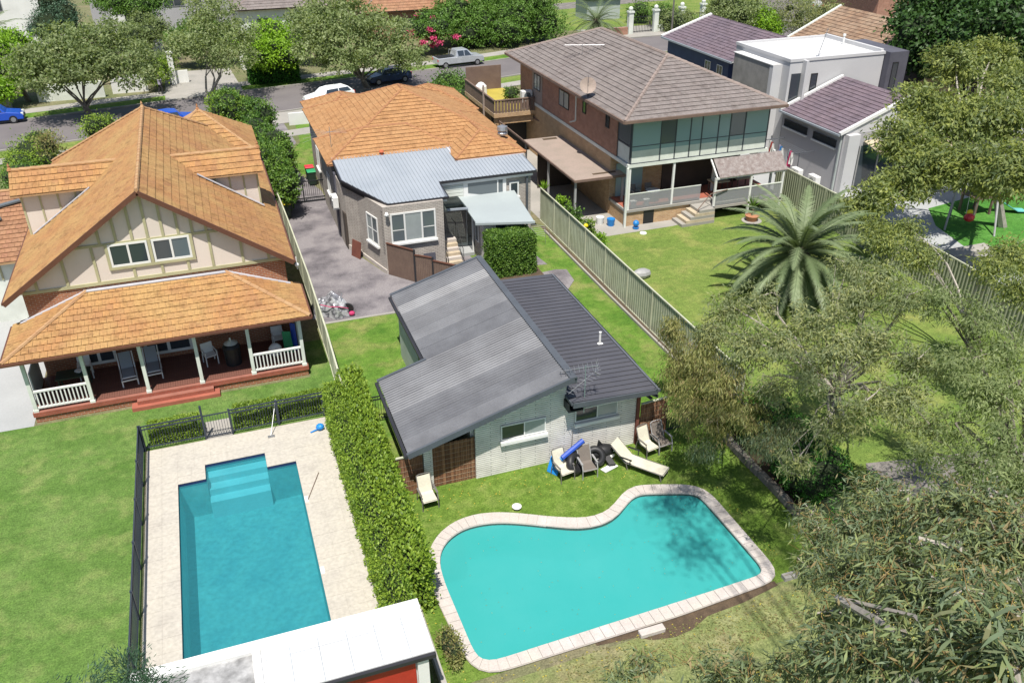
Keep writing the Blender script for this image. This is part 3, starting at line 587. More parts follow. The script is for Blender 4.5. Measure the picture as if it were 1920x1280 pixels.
struct('crossover', sheet([(3.6,74.6),(8.6,75.6),(8.6,79.1),(3.6,78.2)], .034), M['concrete'])
struct('far_field', sheet([(45,106),(110,108),(110,170),(45,170)], .012), M['grassC'])
struct('far_field_track', sheet([(50,122),(100,128),(100,132),(48,127)], .020), M['gravel'])
struct('far_cross_street', sheet([(74,99.6),(82,99.9),(106,170),(96,170)], .024), M['asphalt'])

# ---------------------------------------------------------------- the curved pool
t = thing('swimming_pool', 'curved free-form pool of milky turquoise water with pale stone coping on the artificial lawn', 'pool', (9, 18.5, 0))
ring = list(zip(IS, IS[1:]+IS[:1]))
b = B()
for p, q in ring: b.poly([(p.x, p.y, -1.4), (q.x, q.y, -1.4), (q.x, q.y, -.18), (p.x, p.y, -.18)], [(0, 1, 2, 3)])
mk('basin', b, M['poolB'], t); mk('basin_floor', hsheet([tuple(p) for p in IS], [], -1.4), M['poolB'], t)
b = B()
for p, q in ring: b.poly([(p.x, p.y, -.18), (q.x, q.y, -.18), (q.x, q.y, .07), (p.x, p.y, .07)], [(0, 1, 2, 3)])
mk('mosaic_band', b, M['bandtile'], t)
mk('water', hsheet([tuple(p) for p in IS], [], -.03), M['waterB'], t)
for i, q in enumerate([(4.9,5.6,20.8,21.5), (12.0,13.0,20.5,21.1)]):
    mk('reflection_ledge', B().box(q[0], q[1], q[2], q[3], -1.4, -.12), M['stonewall'], t)  # shallow ledges, brown stone showing through stands in for reflections on the water
base = B(); onear = []
def near(P_, loop):
    best = None
    for a, c in zip(loop, loop[1:]+loop[:1]):
        d = c-a; s = max(0, min(1, (P_-a).dot(d)/d.length_squared)); x = a+d*s; e = (x-P_).length
        if best is None or e < best[0]: best = (e, x)
    return best[1]
onear = [near(p, IS) for p in OS]; n = len(OS)
for i in range(n):
    j = (i+1) % n; base.prism([tuple(OS[i]), tuple(OS[j]), tuple(onear[j]), tuple(onear[i])], .045, .075)
mk('mortar_bed', base, M['coping'], t)
for i in range(0, n, 1):
    j = (i+1) % n; q = [OS[i], OS[j], onear[j], onear[i]]; c = sum(q, Vector((0, 0)))/4
    q = [tuple(c+(p-c)*(1-.012/max(.08, (p-c).length))) for p in q]; h = random.uniform(-.003, .003)
    mk('coping_stone', B().prism(q, .05, .105+h), M['coping'], t)
# raised front face of the coping towards the worn lawn, step block
solo('concrete_block', B().box(9.32, 10.12, 15.38, 15.62, 0, .16), M['coping'], 'pale stone step block jutting from the pool coping onto the worn lawn', 'step', bevel=.02)
b = B(); b.lathe((7.85, 22.02, .1), [(.17, 0), (.17, .02), (.13, .035)], 16); solo('pool_skimmer', b, M['white'], 'round white skimmer lid on the curved pool edge', 'lid')

# ---------------------------------------------------------------- the rectangular pool
t = thing('swimming_pool', 'rectangular blue pool with built-in steps in sand-coloured paving', 'pool', (-1.2, 22.5, 0))
b = B(); L = PA+[PA[0]]
for p, q in zip(L, L[1:]): b.poly([(p[0], p[1], -1.6), (q[0], q[1], -1.6), (q[0], q[1], -.18), (p[0], p[1], -.18)], [(0, 1, 2, 3)])
b.poly([(x, y, -1.6) for x, y in PA], [tuple(range(len(PA)))]); mk('basin', b, M['poolA'], t)
b = B()
for p, q in zip(L, L[1:]): b.poly([(p[0], p[1], -.18), (q[0], q[1], -.18), (q[0], q[1], .005), (p[0], p[1], .005)], [(0, 1, 2, 3)])
mk('tile_band', b, M['pooltile'], t)
for k, (y0, z) in enumerate(((27.9, -.32), (27.5, -.58), (27.1, -.86))): mk('step', B().box(-2.32, -.15, y0, y0+.42, -1.6, z), M['poolstep'], t)
mk('water', B().poly([(x, y, -.1) for x, y in PA], [tuple(range(len(PA)))]), M['waterA'], t)
pv = mk('paving_bed', hsheet([(-4.4,14.5),(2.65,14.5),(2.65,29.93),(-4.4,29.93)], [PA], .02), M['paving']); tag(pv, kind='structure')
pme = {}
def slab(x0, x1, y0, y1):
    h = random.uniform(.028, .032)
    o = mk('paving_slab', B().box(x0+.003, x1-.003, y0+.003, y1-.003, .014, h), M['paving'], pv)
for (x0, x1, y0, y1) in ((-4.4,-3.3,17.2,29.93), (.92,2.65,17.2,29.93), (-3.3,.92,28.3,29.93), (-3.3,-2.33,27.42,28.3), (-.14,.92,27.38,28.3)):
    nx = max(1, round((x1-x0)/.58)); ny = max(1, round((y1-y0)/.58))
    for i in range(nx):
        for j in range(ny): slab(x0+(x1-x0)*i/nx, x0+(x1-x0)*(i+1)/nx, y0+(y1-y0)*j/ny, y0+(y1-y0)*(j+1)/ny)
solo('pool_pole', B().tube([(1.02, 24.9, .05), (1.62, 26.35, .06)], .014), M['timber'], 'thin brown pole lying on the paving beside the blue pool', 'pole')
b = B(); b.tube([(.2, 29.3, .06), (.62, 30.4, 1.0)], .015); b.box(.08, .34, 29.2, 29.32, .03, .08); solo('pool_broom', b, M['alu'], 'pale pool broom leaning on the dark fence by the clipped hedge', 'pool broom')
b = B(); b.ball((2.1, 29.1, .17), (.17, .15, .14)); b.tube([(2.05, 29.1, .1), (1.7, 29.0, .05)], .03); solo('pool_cleaner', b, M['bluep'], 'small bright blue pool cleaner at the paving corner by the tall hedge', 'pool cleaner')
for (y, l) in ((25.0, 'upper'), (21.3, 'lower')):
    solo('skimmer_cover', B().box(.93, 1.06, y-.16, y+.16, .02, .05), M['white'], 'white skimmer cover on the blue pool edge, the one %s' % ('beside the pole' if l == 'upper' else 'near the white roof'), 'pool cover', 'skimmer covers of the blue pool')

# ---------------------------------------------------------------- fences
def ribbed(b, p, q, z0, z1, amp=.055, per=.21, th=.004):
    p = Vector((p[0], p[1], 0)); q = Vector((q[0], q[1], 0)); d = q-p; L = d.length; d /= L; nrm = Vector((d.y, -d.x, 0)); k = int(L/per); per = L/k; pr = []
    for i in range(k): s = i*per; pr += [(s, 0), (s+per*.3, 0), (s+per*.42, amp), (s+per*.62, amp), (s+per*.74, 0)]
    pr.append((L, 0)); V = []; F = []
    for s, a in pr: c = p+d*s+nrm*a; V += [(c.x, c.y, z0), (c.x, c.y, z1)]
    for i in range(len(pr)-1): F.append((2*i, 2*i+2, 2*i+3, 2*i+1))
    b.poly(V, F)
def panel_fence(label, pts, h, m_, cap, base=0, plen=2.38, group=None, step=0):
    t = thing('boundary_fence', label, 'fence', (pts[0][0], pts[0][1], 0), group); z = base
    for p, q in zip(pts, pts[1:]):
        p = Vector(p); q = Vector(q); n = max(1, round((q-p).length/plen))
        for i in range(n):
            a = p.lerp(q, i/n); c = p.lerp(q, (i+1)/n); b = B(); ribbed(b, a, c, z+.04, z+h-.03); mk('panel', b, m_, t)
            b = B(); b.bar((a.x, a.y, z+h), (c.x, c.y, z+h), .07, .06); mk('top_rail', b, cap, t)
            mk('bottom_rail', B().bar((a.x, a.y, z+.03), (c.x, c.y, z+.03), .05, .06), cap, t)
            mk('post', B().box(a.x-.035, a.x+.035, a.y-.035, a.y+.035, 0, z+h+.01+step*.5), cap, t); z += step
    return t
panel_fence('long pale olive ribbed metal fence between the gabled house and the bitumen driveway', [(3.16,29.2),(3.28,34),(3.33,40),(3.26,48),(3.14,55)], 1.85, M['colorbond'], M['colorcap'])
panel_fence('olive ribbed metal fence beside the grass strip and the sunny neighbouring lawn', [(18.15,24.2),(18.2,32),(18.3,40),(18.35,47)], 2.12, M['colorbond'], M['colorcap'])
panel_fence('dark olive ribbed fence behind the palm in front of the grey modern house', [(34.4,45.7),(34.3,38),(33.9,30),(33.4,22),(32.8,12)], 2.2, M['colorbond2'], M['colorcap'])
def picket_fence(label, p, q, h=1.2, posts=4, m_=None, gap=.1, loc=None):
    m_ = m_ or M['navyfence']; t = thing('pool_fence', label, 'pool fence', (p[0], p[1], 0)); P_ = Vector((p[0], p[1], 0)); Q = Vector((q[0], q[1], 0)); L = (Q-P_).length
    b = B()
    for i in range(int(L/gap)): c = P_.lerp(Q, (i+.5)*gap/L); b.box(c.x-.008, c.x+.008, c.y-.008, c.y+.008, .08, h-.02)
    tag(mk('pickets', b, m_, t), kind='stuff')
    for z in (h-.14, .16): mk('rail', B().bar((p[0], p[1], z), (q[0], q[1], z), .04), m_, t)
    mk('rail', B().bar((p[0], p[1], h), (q[0], q[1], h), .04), m_, t)
    for i in range(posts): c = P_.lerp(Q, i/(posts-1)); mk('post', B().box(c.x-.035, c.x+.035, c.y-.035, c.y+.035, 0, h+.06), m_, t)
    return t
picket_fence('dark metal picket pool fence with clipped hedge beside it, running to the pool gate', (-4.45,30.0), (-2.2,30.03), 1.12, 2)
picket_fence('dark metal picket pool fence along the clipped hedge between gate and tall hedge', (-1.2,30.03), (2.4,30.08), 1.12, 3)
t = thing('pool_gate', 'narrow dark picket gate with tall latch post in the pool fence', 'gate', (-1.7, 30.03, 0)); b = B()
for i in range(9): x = -2.12+i*.1; b.box(x-.008, x+.008, 30.0, 30.016, .1, 1.1)
tag(mk('pickets', b, M['navyfence'], t), kind='stuff')
for z in (.12, 1.08): mk('rail', B().bar((-2.18, 30.01, z), (-1.25, 30.01, z), .04), M['navyfence'], t)
mk('latch_post', B().box(-2.24, -2.16, 29.98, 30.06, 0, 1.55), M['navyfence'], t)
struct('gate_threshold', sheet([(-2.2,29.9),(-1.2,29.9),(-1.25,31.2),(-2.2,31.2)], .03), M['concrete'])
picket_fence('long dark metal picket fence on the lawn side of the blue pool', (-4.5,14.5), (-4.5,30.0), 1.12, 8)
picket_fence('green-grey picket pool fence between brushwood screen and garden wall, by the grass strip', (14.85,24.3), (16.9,24.25), 1.25, 3, M['black'])
picket_fence('dark picket fence under the low eave of the corrugated roof beside the leafy hedge', (3.75,24.7), (3.95,29.0), 1.2, 3, M['black'])
picket_fence('dark picket fence running from the leafy hedge to the granny flat corner', (3.6,28.9), (4.9,28.9), 1.2, 2, M['black'])
hedge('clipped_hedge', 'low clipped hedge behind the pool fence left of the pool gate', 'hedge', -4.2, -2.35, 30.25, 30.85, 0, .78, 5200, LV['hedge'], (.07, .045), .04)
hedge('clipped_hedge', 'low clipped hedge behind the pool fence right of the pool gate', 'hedge', -1.05, 2.5, 30.3, 30.95, 0, .78, 9000, LV['hedge'], (.07, .045), .04)
def brush_screen(label, p, q, h, posts=2, m_=None, cap=None):
    t = thing('brushwood_screen', label, 'screen', (p[0], p[1], 0)); P_ = Vector((p[0], p[1], 0)); Q = Vector((q[0], q[1], 0)); d = (Q-P_); L = d.length; d /= L; nr = Vector((d.y, -d.x, 0)); b = B()
    n = int(L/.028)
    for i in range(n):
        s = (i+.5)*L/n; o = P_+d*s+nr*random.uniform(-.012, .012); hh = h+random.uniform(-.04, .0); b.fr((o, d, nr, Vector((0, 0, 1))), -.011, .011, -.012, .012, .02, hh)
    tag(mk('brush_sticks', sticks(b), m_ or M['brush'], t), kind='stuff')
    mk('backing', B().fr((P_, d, nr, Vector((0, 0, 1))), 0, L, -.035, -.016, .03, h-.06), M['timber'], t)
    for z in [.2+.22*i for i in range(int((h-.2)/.22))]: mk('wire', B().bar(P_+nr*.022+Vector((0, 0, z)), Q+nr*.022+Vector((0, 0, z)), .005), M['sandst'], t)
    mk('cap', B().bar((p[0], p[1], h+.02), (q[0], q[1], h+.02), .08, .04), cap or M['colorcap'], t)
    return t
brush_screen('brown brushwood screen between the leafy hedge and the white brick pier', (3.85,24.02), (5.06,24.02), 1.68)
brush_screen('brown brushwood screen right of the granny flat behind two pool chairs', (13.62,24.1), (14.8,24.2), 1.75)
t = thing('timber_screen', 'tall brown timber board screen from the taupe brick wall towards the corrugated roof', 'screen', (7.8, 42.5, 0))
PS = [((7.80,42.45),(8.95,41.0),1.85), ((8.95,41.0),(9.75,40.3),1.6), ((9.75,40.3),(10.7,39.3),1.45)]
for (p, q, h) in PS:
    P_ = Vector((p[0], p[1], 0)); Q = Vector((q[0], q[1], 0)); L = (Q-P_).length; n = int(L/.1)
    for i in range(n):
        a = P_.lerp(Q, (i+.06)/n); c = P_.lerp(Q, (i+.94)/n); mk('board', B().bar(a+Vector((0, 0, h/2)), c+Vector((0, 0, h/2)), .022, h-.04), M['timber'], t)
    mk('post', B().box(q[0]-.05, q[0]+.05, q[1]-.05, q[1]+.05, 0, h+.03), M['gutter'], t)
    mk('cap', B().bar((p[0], p[1], h), (q[0], q[1], h), .1, .05), M['brownpaint'], t)
t = thing('driveway_gate', 'dark metal sliding gate across the bitumen driveway', 'gate', (3.6, 55.2, 0)); b = B()
for i in range(22): x = 3.7+i*.13; b.box(x-.012, x+.012, 55.2, 55.22, .25, 1.45)
tag(mk('bars', b, M['black'], t), kind='stuff')
for z in (.1, .3, 1.42): mk('rail', B().bar((3.6, 55.21, z), (6.45, 55.4 if 0 else 55.21, z), .06), M['black'], t)
for x in (3.6, 5.0, 6.45): mk('post', B().box(x-.04, x+.04, 55.17, 55.25, 0, 1.5), M['black'], t)
# boundary wall by the curved pool, low garden walls
solo('boundary_wall', B().box(3.38, 3.52, 8, 19.6, 0, .35), M['concrete'], 'low concrete boundary wall along the narrow turf strip left of the curved pool', 'wall')
t = thing('garden_wall', 'long mossy stone garden wall between turf and dark ivy bank', 'wall', (16.8, 21, 0))
b = B(); y = 16.2; k = 0
while y < 24.3:
    l = random.uniform(.45, .8); x = 16.82+.02*math.sin(y*2); mk('stone', B().box(x-.13, x+.13, y+.01, min(24.4, y+l)-.01, 0, random.uniform(.28, .34)), M['stonewall'] if y < 23.3 else M['sandst'], t, bevel=.03); y += l
solo('concrete_edge', B().box(14.6, 17.4, 15.9, 16.12, 0, .14), M['concrete'], 'narrow pale concrete edge from the pool corner towards the gum foliage', 'edging')
# ================================================================ house A (gabled, timbered)
t = thing('gabled_house', 'large gabled house with yellow lichen tiles, half-timbered gable and white-posted verandah', 'house', (-3.2, 45, 0))
X = (1, 0, 0); mY = (0, -1, 0)
mk('wall', B().box(-8.35, 2.1, 36.3, 54, 0, 4.42), M['brickA'], t)
gw = mk('gable_wall', B().ext([(-8.5,36.28,4.42),(2.15,36.28,4.42),(1.9,36.28,4.7),(-3.2,36.28,8.2),(-8.3,36.28,4.7)], (0, .2, 0)), M['cream'], t)
def zr(x): return min(8.2-abs(x+3.2)*.689, 8.2)
def batten(x0, z0, x1, z1, w=.11): mk('batten', B().bar((x0, 36.26, z0), (x1, 36.26, z1), .05, w) if abs(x1-x0) > .01 else B().box(x0-w/2, x0+w/2, 36.235, 36.285, z0, z1), M['olive'], gw)
batten(-8.3, 4.46, 2.05, 4.46, .14); batten(-6.05, 6.12, -.3, 6.12)
for x in (-4.42, -3.8, -3.2, -2.6, -2.0, -1.45, -.9): batten(x, 6.18, x, zr(x)-.02)
for x in (-5.42, -.86): batten(x, 4.54, x, 6.06)
for x in (-5.05,): batten(x, 6.18, x, zr(x)-.02)
for x in (-6.6, .38): batten(x, 4.54, x, zr(x)-.02)
for x in (-7.75, 1.45): batten(x, 4.54, x, zr(x)-.02)
for x in (-4.0, -2.9, -1.85): batten(x, 4.54, x, 4.98)
fo = mk('window_surround', B().box(-4.92, -3.2, 36.2, 36.3, 4.98, 5.1).box(-3.2, -1.5, 36.2, 36.3, 4.98, 5.1).box(-4.92, -4.8, 36.2, 36.3, 5.1, 6.14).box(-3.26, -3.14, 36.2, 36.3, 5.1, 6.14).box(-1.62, -1.5, 36.2, 36.3, 5.1, 6.14), M['olive'], t)
window(t, (-4.8, 36.26, 5.1), X, mY, 1.52, 1.0, 2, 1, fw_=.085, sill=False); window(t, (-3.12, 36.26, 5.1), X, mY, 1.5, 1.0, 2, 1, fw_=.085, sill=False, pm=[M['glass'], M['glassG']])
rf = mk('roof', B(), M['ridgeA'], t); b = B()
LS = [(-9.0,55.2,4.34),(-9.0,35.85,4.34),(-3.2,35.85,8.33),(-3.2,49.5,8.33)]; RS = [(2.45,35.85,4.44),(2.45,55.2,4.44),(-3.2,49.5,8.33),(-3.2,35.85,8.33)]; BS = [(2.45,55.2,4.44),(-9.0,55.2,4.34),(-3.2,49.5,8.33)]
for s in (LS, RS, BS): deckb(b, s, .1)
VF = [(-9.05,33.1,3.05),(2.62,33.1,3.05),(-.42,36.2,4.2),(-6.0,36.2,4.2)]; VL = [(-9.05,36.5,3.05),(-9.05,33.1,3.05),(-6.0,36.2,4.2)]; VR = [(2.62,33.1,3.05),(2.62,36.5,3.05),(-.42,36.2,4.2)]
for s in (VF, VL, VR): deckb(b, s, .08)
DR = [(-.9,41.8,6.68),(2.05,41.8,6.68),(2.05,43.0,7.5),(-2.05,43.0,7.5)]; DRb = [(2.05,44.2,6.68),(-.9,44.2,6.68),(-2.05,43.0,7.5),(2.05,43.0,7.5)]
DL = [(-9.0,42.3,6.62),(-5.7,42.3,6.62),(-4.45,43.5,7.44),(-9.0,43.5,7.44)]; DLb = [(-5.7,44.7,6.62),(-9.0,44.7,6.62),(-9.0,43.5,7.44),(-4.45,43.5,7.44)]
for s in (DR, DRb, DL, DLb): deckb(b, s, .08)
py = [(-3.5,50.6,4.95),(2.45,50.6,4.95),(2.45,56.6,4.95),(-3.5,56.6,4.95)]; ap = (-.53,53.6,7.02)
for i in range(4): deckb(b, [py[i], py[(i+1) % 4], ap], .06)
GW = [(-17,43.2,3.2),(-8.9,43.2,3.2),(-8.9,48.4,5.0),(-17,48.4,5.0)]; deckb(b, GW, .1); deckb(b, [(-8.9,53.6,3.2),(-17,53.6,3.2),(-17,48.4,5.0),(-8.9,48.4,5.0)], .1)
rf.data = mk('roof_deck', b, M['ridgeA'], t).data; bpy.data.objects.remove(bpy.data.objects['roof_deck'])
rem = roof_plane(t, rf, VF, M['tileA'], tw=.27, th=.34, single=290)
for s in (VL, VR, DR, DL, LS, RS): roof_plane(t, rf, s, M['tileA'], tw=.27, th=.34)
for i in (0, 1): roof_plane(t, rf, [py[i], py[(i+1) % 4], ap], M['tileA'], tw=.27, th=.34)
roof_plane(t, rf, GW, M['tileG'], tw=.27, th=.34)
b = B(); ridge(b, (-3.2,35.85,8.35), (-3.2,49.5,8.35)); ridge(b, (-3.2,49.5,8.35), (-9.0,55.2,4.4)); ridge(b, (-3.2,49.5,8.35), (2.45,55.2,4.5))
ridge(b, (-9.05,33.1,3.08), (-6.0,36.2,4.23), .08); ridge(b, (2.62,33.1,3.08), (-.42,36.2,4.23), .08); ridge(b, (2.05,43,7.52), (-2.0,43,7.52), .08); ridge(b, (-9.0,43.5,7.46), (-4.45,43.5,7.46), .08)
ridge(b, (-17,48.4,5.02), (-8.9,48.4,5.02), .08)
for p in py[:2]: ridge(b, p, ap, .07)
tag(mk('ridge_caps', b, M['ridgeA'], rf), kind='stuff')
for c in ((-3.2,49.5,8.4), (-.53,53.6,7.05), (2.0,43,7.55), (-8.95,43.5,7.5)): mk('finial', B().lathe(c, [(.12,-.05),(.08,.06),(.04,.1),(.06,.16),(.02,.28)], 8), M['ridgeB'] if c[0] > -3 or c[0] < -5 else M['ridgeA'], rf)
bars('flashing', [((-6.1,36.2,4.24),(-.35,36.2,4.24),.16,.05), ((-6.0,36.22,4.24),(-8.7,36.22,3.22),.14,.05), ((-.42,36.22,4.24),(2.2,36.22,3.24),.14,.05), ((1.85,41.8,4.99),(-.95,41.78,6.9),.12,.04), ((-8.5,42.25,4.78),(-5.7,42.25,6.68),.12,.04)], M['flashing'], rf)
bb = B(); bb.bar((-9.02,35.84,4.26), (-3.2,35.84,8.26), .05, .2); bb.bar((2.47,35.84,4.36), (-3.2,35.84,8.26), .05, .2)
mk('barge_board', bb, M['brownpaint'], rf)
g = B(); g.bar((-9.1,33.06,3.0), (2.66,33.06,3.0), .1, .1); g.bar((-9.1,33.06,3.0), (-9.1,36.4,3.0), .1, .1); g.bar((2.66,33.06,3.0), (2.66,36.4,3.0), .1, .1); mk('gutter', g, M['brownpaint'], rf)
g = B(); g.bar((2.5,35.9,4.38), (2.5,55,4.38), .1, .1); g.bar((-9.05,35.9,4.28), (-9.05,55,4.28), .1, .1); mk('gutter', g, M['brownpaint'], rf)
for (x0, x1, yw, nm) in ((-.9, 1.78, 42.15, 1), (-8.7, -5.6, 42.65, 0)):
    d = mk('dormer_wall', B().box(x0, x1, yw, yw+1.7, 4.4, 6.72), M['cream'], t)
    n = 4
    for i in range(n+1): x = x0+.05+(x1-x0-.1)*i/n; mk('batten', B().box(x-.04, x+.04, yw-.03, yw+.0, 4.6, 6.68), M['olive'], d)
for q in ((-12.6,44.2),(-11.4,46.0),(-10.6,47.2)): mk('skylight', B().bar((q[0]-.8, q[1]-.25, 3.2+(q[1]-.25-43.2)*.346+.1), (q[0]+.9, q[1]+.25, 3.2+(q[1]+.25-43.2)*.346+.1), .35, .08), M['glassG'], rf)
mk('side_wing_wall', B().box(-16.8, -9.1, 43.6, 53, 0, 3.2), M['offwhite'], t)
for x in (-11.5, -10.6, -9.8): mk('batten', B().box(x-.04, x+.04, 43.55, 43.6, 2.2, 3.15), M['olive'], t)
# verandah
vd = mk('verandah', B().box(-8.6, 2.25, 33.5, 36.3, 0, .3), M['brickA'], t)
mk('edge_course', B().box(-8.64, 2.29, 33.44, 33.62, .3, .5).box(-8.64, -8.48, 33.62, 36.3, .3, .5).box(2.13, 2.29, 33.62, 36.3, .3, .5), M['brickR'], vd)
me = None
for i in range(111):
    x = -8.46+i*.0955; mb = B().box(0, .088, 0, 2.66, 0, .03)
    if me is None: o = mk('deck_board', mb, M['deckw'], vd); me = o.data; o.location = Vector((x, 33.63, .49))-ORG[t.name]; me.transform(Matrix.Translation(ORG[t.name]))
    else: o = bpy.data.objects.new('deck_board', me); COL.objects.link(o); o.parent = vd; o.location = Vector((x, 33.63, .49))-ORG[t.name]
px = [-8.5, -6.4, -4.24, -2.12, 0.0, 2.14]
for x in px: mk('verandah_post', B().box(x-.07, x+.07, 33.5, 33.64, .5, 3.0).box(x-.1, x+.1, 33.47, 33.67, .5, .6), M['offwhite'], t)
mk('verandah_beam', B().box(-8.6, 2.25, 33.5, 33.62, 2.82, 3.0), M['brownpaint'], t)
for (a, c) in ((-8.43, -6.47), (.07, 2.07)):
    r = mk('balustrade', B().box(a, c, 33.53, 33.61, 1.36, 1.44).box(a, c, 33.54, 33.6, .62, .7), M['white'], t); n = 13
    for i in range(n): x = a+(c-a)*(i+.7)/(n+.4); mk('baluster', B().box(x-.025, x+.025, 33.55, 33.59, .7, 1.36), M['white'], r)
mk('side_screen', B().box(-8.55, -8.5, 34.2, 36.1, .5, 1.9), M['palegreen'], t)
mk('side_screen', B().box(2.1, 2.16, 35.0, 36.1, .5, 2.3), M['palegreen'], t)
window(t, (-4.35, 36.28, .75), X, mY, 2.0, 1.6, 2, 1, fw_=.13, sill=False); window(t, (-6.9, 36.28, .75), X, mY, 1.4, 1.6, 2, 1, fw_=.12, sill=False)
st = solo('entry_steps', B().box(-4.98, -1.5, 33.0, 33.44, 0, .17), M['redstep'], 'pair of broad red steps up to the timber verandah', 'steps'); mk('upper_step', B().box(-4.75, -1.72, 33.2, 33.44, .17, .34), M['brickR'], st)
# verandah furniture
def steamer(label, x, y, rz):
    t_ = thing('garden_lounger', label, 'lounger', (x, y, .52), 'white slatted loungers on the verandah', rz, world=False)
    for s in (-.3, .3): mk('rail', B().bar((s, -.75, .3), (s, .3, .3), .05).bar((s, .3, .3), (s, .8, .85), .05), M['white'], t_)
    for q in ((-.3, -.7), (.3, -.7), (-.3, .25), (.3, .25)): mk('leg', B().box(q[0]-.025, q[0]+.025, q[1]-.025, q[1]+.025, 0, .3), M['white'], t_)
    mk('seat_cloth', B().ext([(-.24, -.5, .31), (.24, -.5, .31), (.24, .3, .31), (-.24, .3, .31)], (0, 0, .03)), M['tin'], t_)
    mk('back_cloth', B().ext([(-.24, .3, .33), (.24, .3, .33), (.24, .78, .85), (-.24, .78, .85)], (0, -.02, .03)), M['tin'], t_)
    mk('foot_bar', B().bar((-.3, -.75, .3), (.3, -.75, .3), .05).bar((-.3, -.5, .3), (.3, -.5, .3), .05), M['white'], t_)
steamer('white slatted lounger on the verandah, the one left of the middle white post', -5.05, 35.0, .12); steamer('white slatted lounger standing directly behind the middle white verandah post', -4.05, 35.15, .08)
b = B().lathe((-.75, 34.75, .52), [(.34,0),(.36,.7),(.38,.85),(.3,.95),(.1,1.0)], 14); o = solo('barbecue', b, M['black'], 'black covered kettle barbecue with pale conical top on the verandah', 'barbecue'); mk('lid', B().lathe((-.75, 34.75, 1.52), [(.3,0),(.05,.14),(.03,.26)], 12), M['offwhite'], o)
def stick_chair(name, label, cat, loc, rz, m_, seatm=None, group=None, w=.5, d=.5, sh=.42, bh=.45, arms=True):
    t_ = thing(name, label, cat, loc, group, rz, world=False); w2 = w/2; d2 = d/2
    for sx in (-1, 1):
        for sy in (-1, 1): mk('leg', B().box(sx*w2-.02, sx*w2+.02, sy*d2-.02, sy*d2+.02, 0, sh), m_, t_)
        if arms: mk('arm', B().box(sx*w2-.025, sx*w2+.025, -d2, d2, sh+.2, sh+.23).box(sx*w2-.02, sx*w2+.02, -d2, -d2+.04, sh, sh+.2), m_, t_)
    mk('seat', B().box(-w2, w2, -d2, d2, sh, sh+.03), seatm or m_, t_); mk('backrest', B().ext([(-w2, d2-.03, sh+.03), (w2, d2-.03, sh+.03), (w2, d2+.06, sh+bh), (-w2, d2+.06, sh+bh)], (0, .03, 0)), seatm or m_, t_); return t_
stick_chair('garden_chair', 'small white chair beside the black barbecue on the verandah', 'chair', (-1.7, 35.1, .52), .3, M['white'])
stick_chair('garden_chair', 'white chair at the right end of the verandah against the wall', 'chair', (1.3, 35.6, .52), .1, M['white'])
stick_chair('garden_chair', 'white chair in the dark left end of the verandah behind the green table', 'chair', (-6.75, 35.7, .52), .1, M['white'])
tb = thing('garden_table', 'dark green table with a white bowl at the left end of the verandah', 'table', (-7.1, 34.85, .52)); mk('tabletop', B().box(-7.75, -6.45, 34.5, 35.25, 1.2, 1.25), M['bingreen'], tb)
for q in ((-7.65,34.6),(-6.55,34.6),(-7.65,35.15),(-6.55,35.15)): mk('leg', B().box(q[0]-.03, q[0]+.03, q[1]-.03, q[1]+.03, .52, 1.2), M['bingreen'], tb)
solo('bowl', B().lathe((-6.85, 34.85, 1.25), [(.06,0),(.17,.1),(.16,.11)], 12), M['white'], 'white bowl on the green verandah table', 'bowl')
b = B(); b.ball((1.05, 34.7, .85), (.3, .22, .33)); solo('laundry_bag', b, M['white'], 'pale bundled bag behind the right-hand verandah balustrade', 'bag')
solo('board', B().ext([(1.45,34.9,.52),(1.85,34.8,.52),(1.8,34.95,1.5),(1.45,35.05,1.5)], (0,.04,0)), M['greenlid'], 'green board leaning behind the right-hand verandah balustrade', 'board')
solo('surf_board', B().ext([(1.82,35.0,.52),(2.05,34.9,.52),(2.05,35.05,1.8),(1.85,35.15,1.8)], (0,.04,0)), M['blued'], 'blue board leaning in the right corner of the verandah', 'board')
# fittings on the side: satellite-like white box
b = B(); b.ball((2.62, 36.6, 3.9), (.1,.1,.1)).tube([(2.62,36.6,3.7),(2.62,36.6,4.3)], .025); solo('security_light', b, M['white'], 'white lamp and rod at the lower right corner of the big yellow roof', 'lamp')
window(t, (2.12, 48.5, 2.2), (0, 1, 0), X, 1.4, .8, 2)

# ================================================================ granny flat
t = thing('granny_flat', 'white brick granny flat with dark corrugated skillion roof beside the curved pool', 'building', (9, 29, 0))
yb = 33.7
mk('wall', B().prism([(7.02,24.08),(13.38,24.08),(13.38,yb),(6.6,yb),(6.6,28.6),(7.02,28.6)], 0, 2.28), M['brickP'], t)
mk('gable_wall', B().ext([(7.02,24.08,2.28),(13.38,24.08,2.28),(13.38,24.08,2.62),(10.5,24.08,2.74),(10.5,24.08,3.86),(7.02,24.08,2.86)], (0,.2,0)), M['brickP'], t)
mk('gable_wall', B().ext([(6.6,yb,2.28),(13.38,yb,2.28),(13.38,yb,2.6),(10.5,yb,2.7),(10.5,yb,3.86),(6.6,yb,2.76)], (0,-.2,0)), M['brickP'], t)
mk('clerestory_wall', B().box(10.32, 10.42, 24.2, yb, 2.7, 3.8), M['trimdark'], t)
mk('pier', B().box(5.1, 5.42, 24.04, 24.4, 0, 2.12), M['brickP'], t)
mk('open_bay_wall', B().box(6.9, 7.02, 24.3, 28.6, 0, 2.6), M['brickP'], t); mk('open_bay_back', B().box(5.1, 7.0, 28.3, 28.4, 0, 2.0), M['palegreen'], t); mk('end_panel', B().box(4.98, 5.06, 24.4, 28.3, 0, 1.9), M['palegreen'], t)
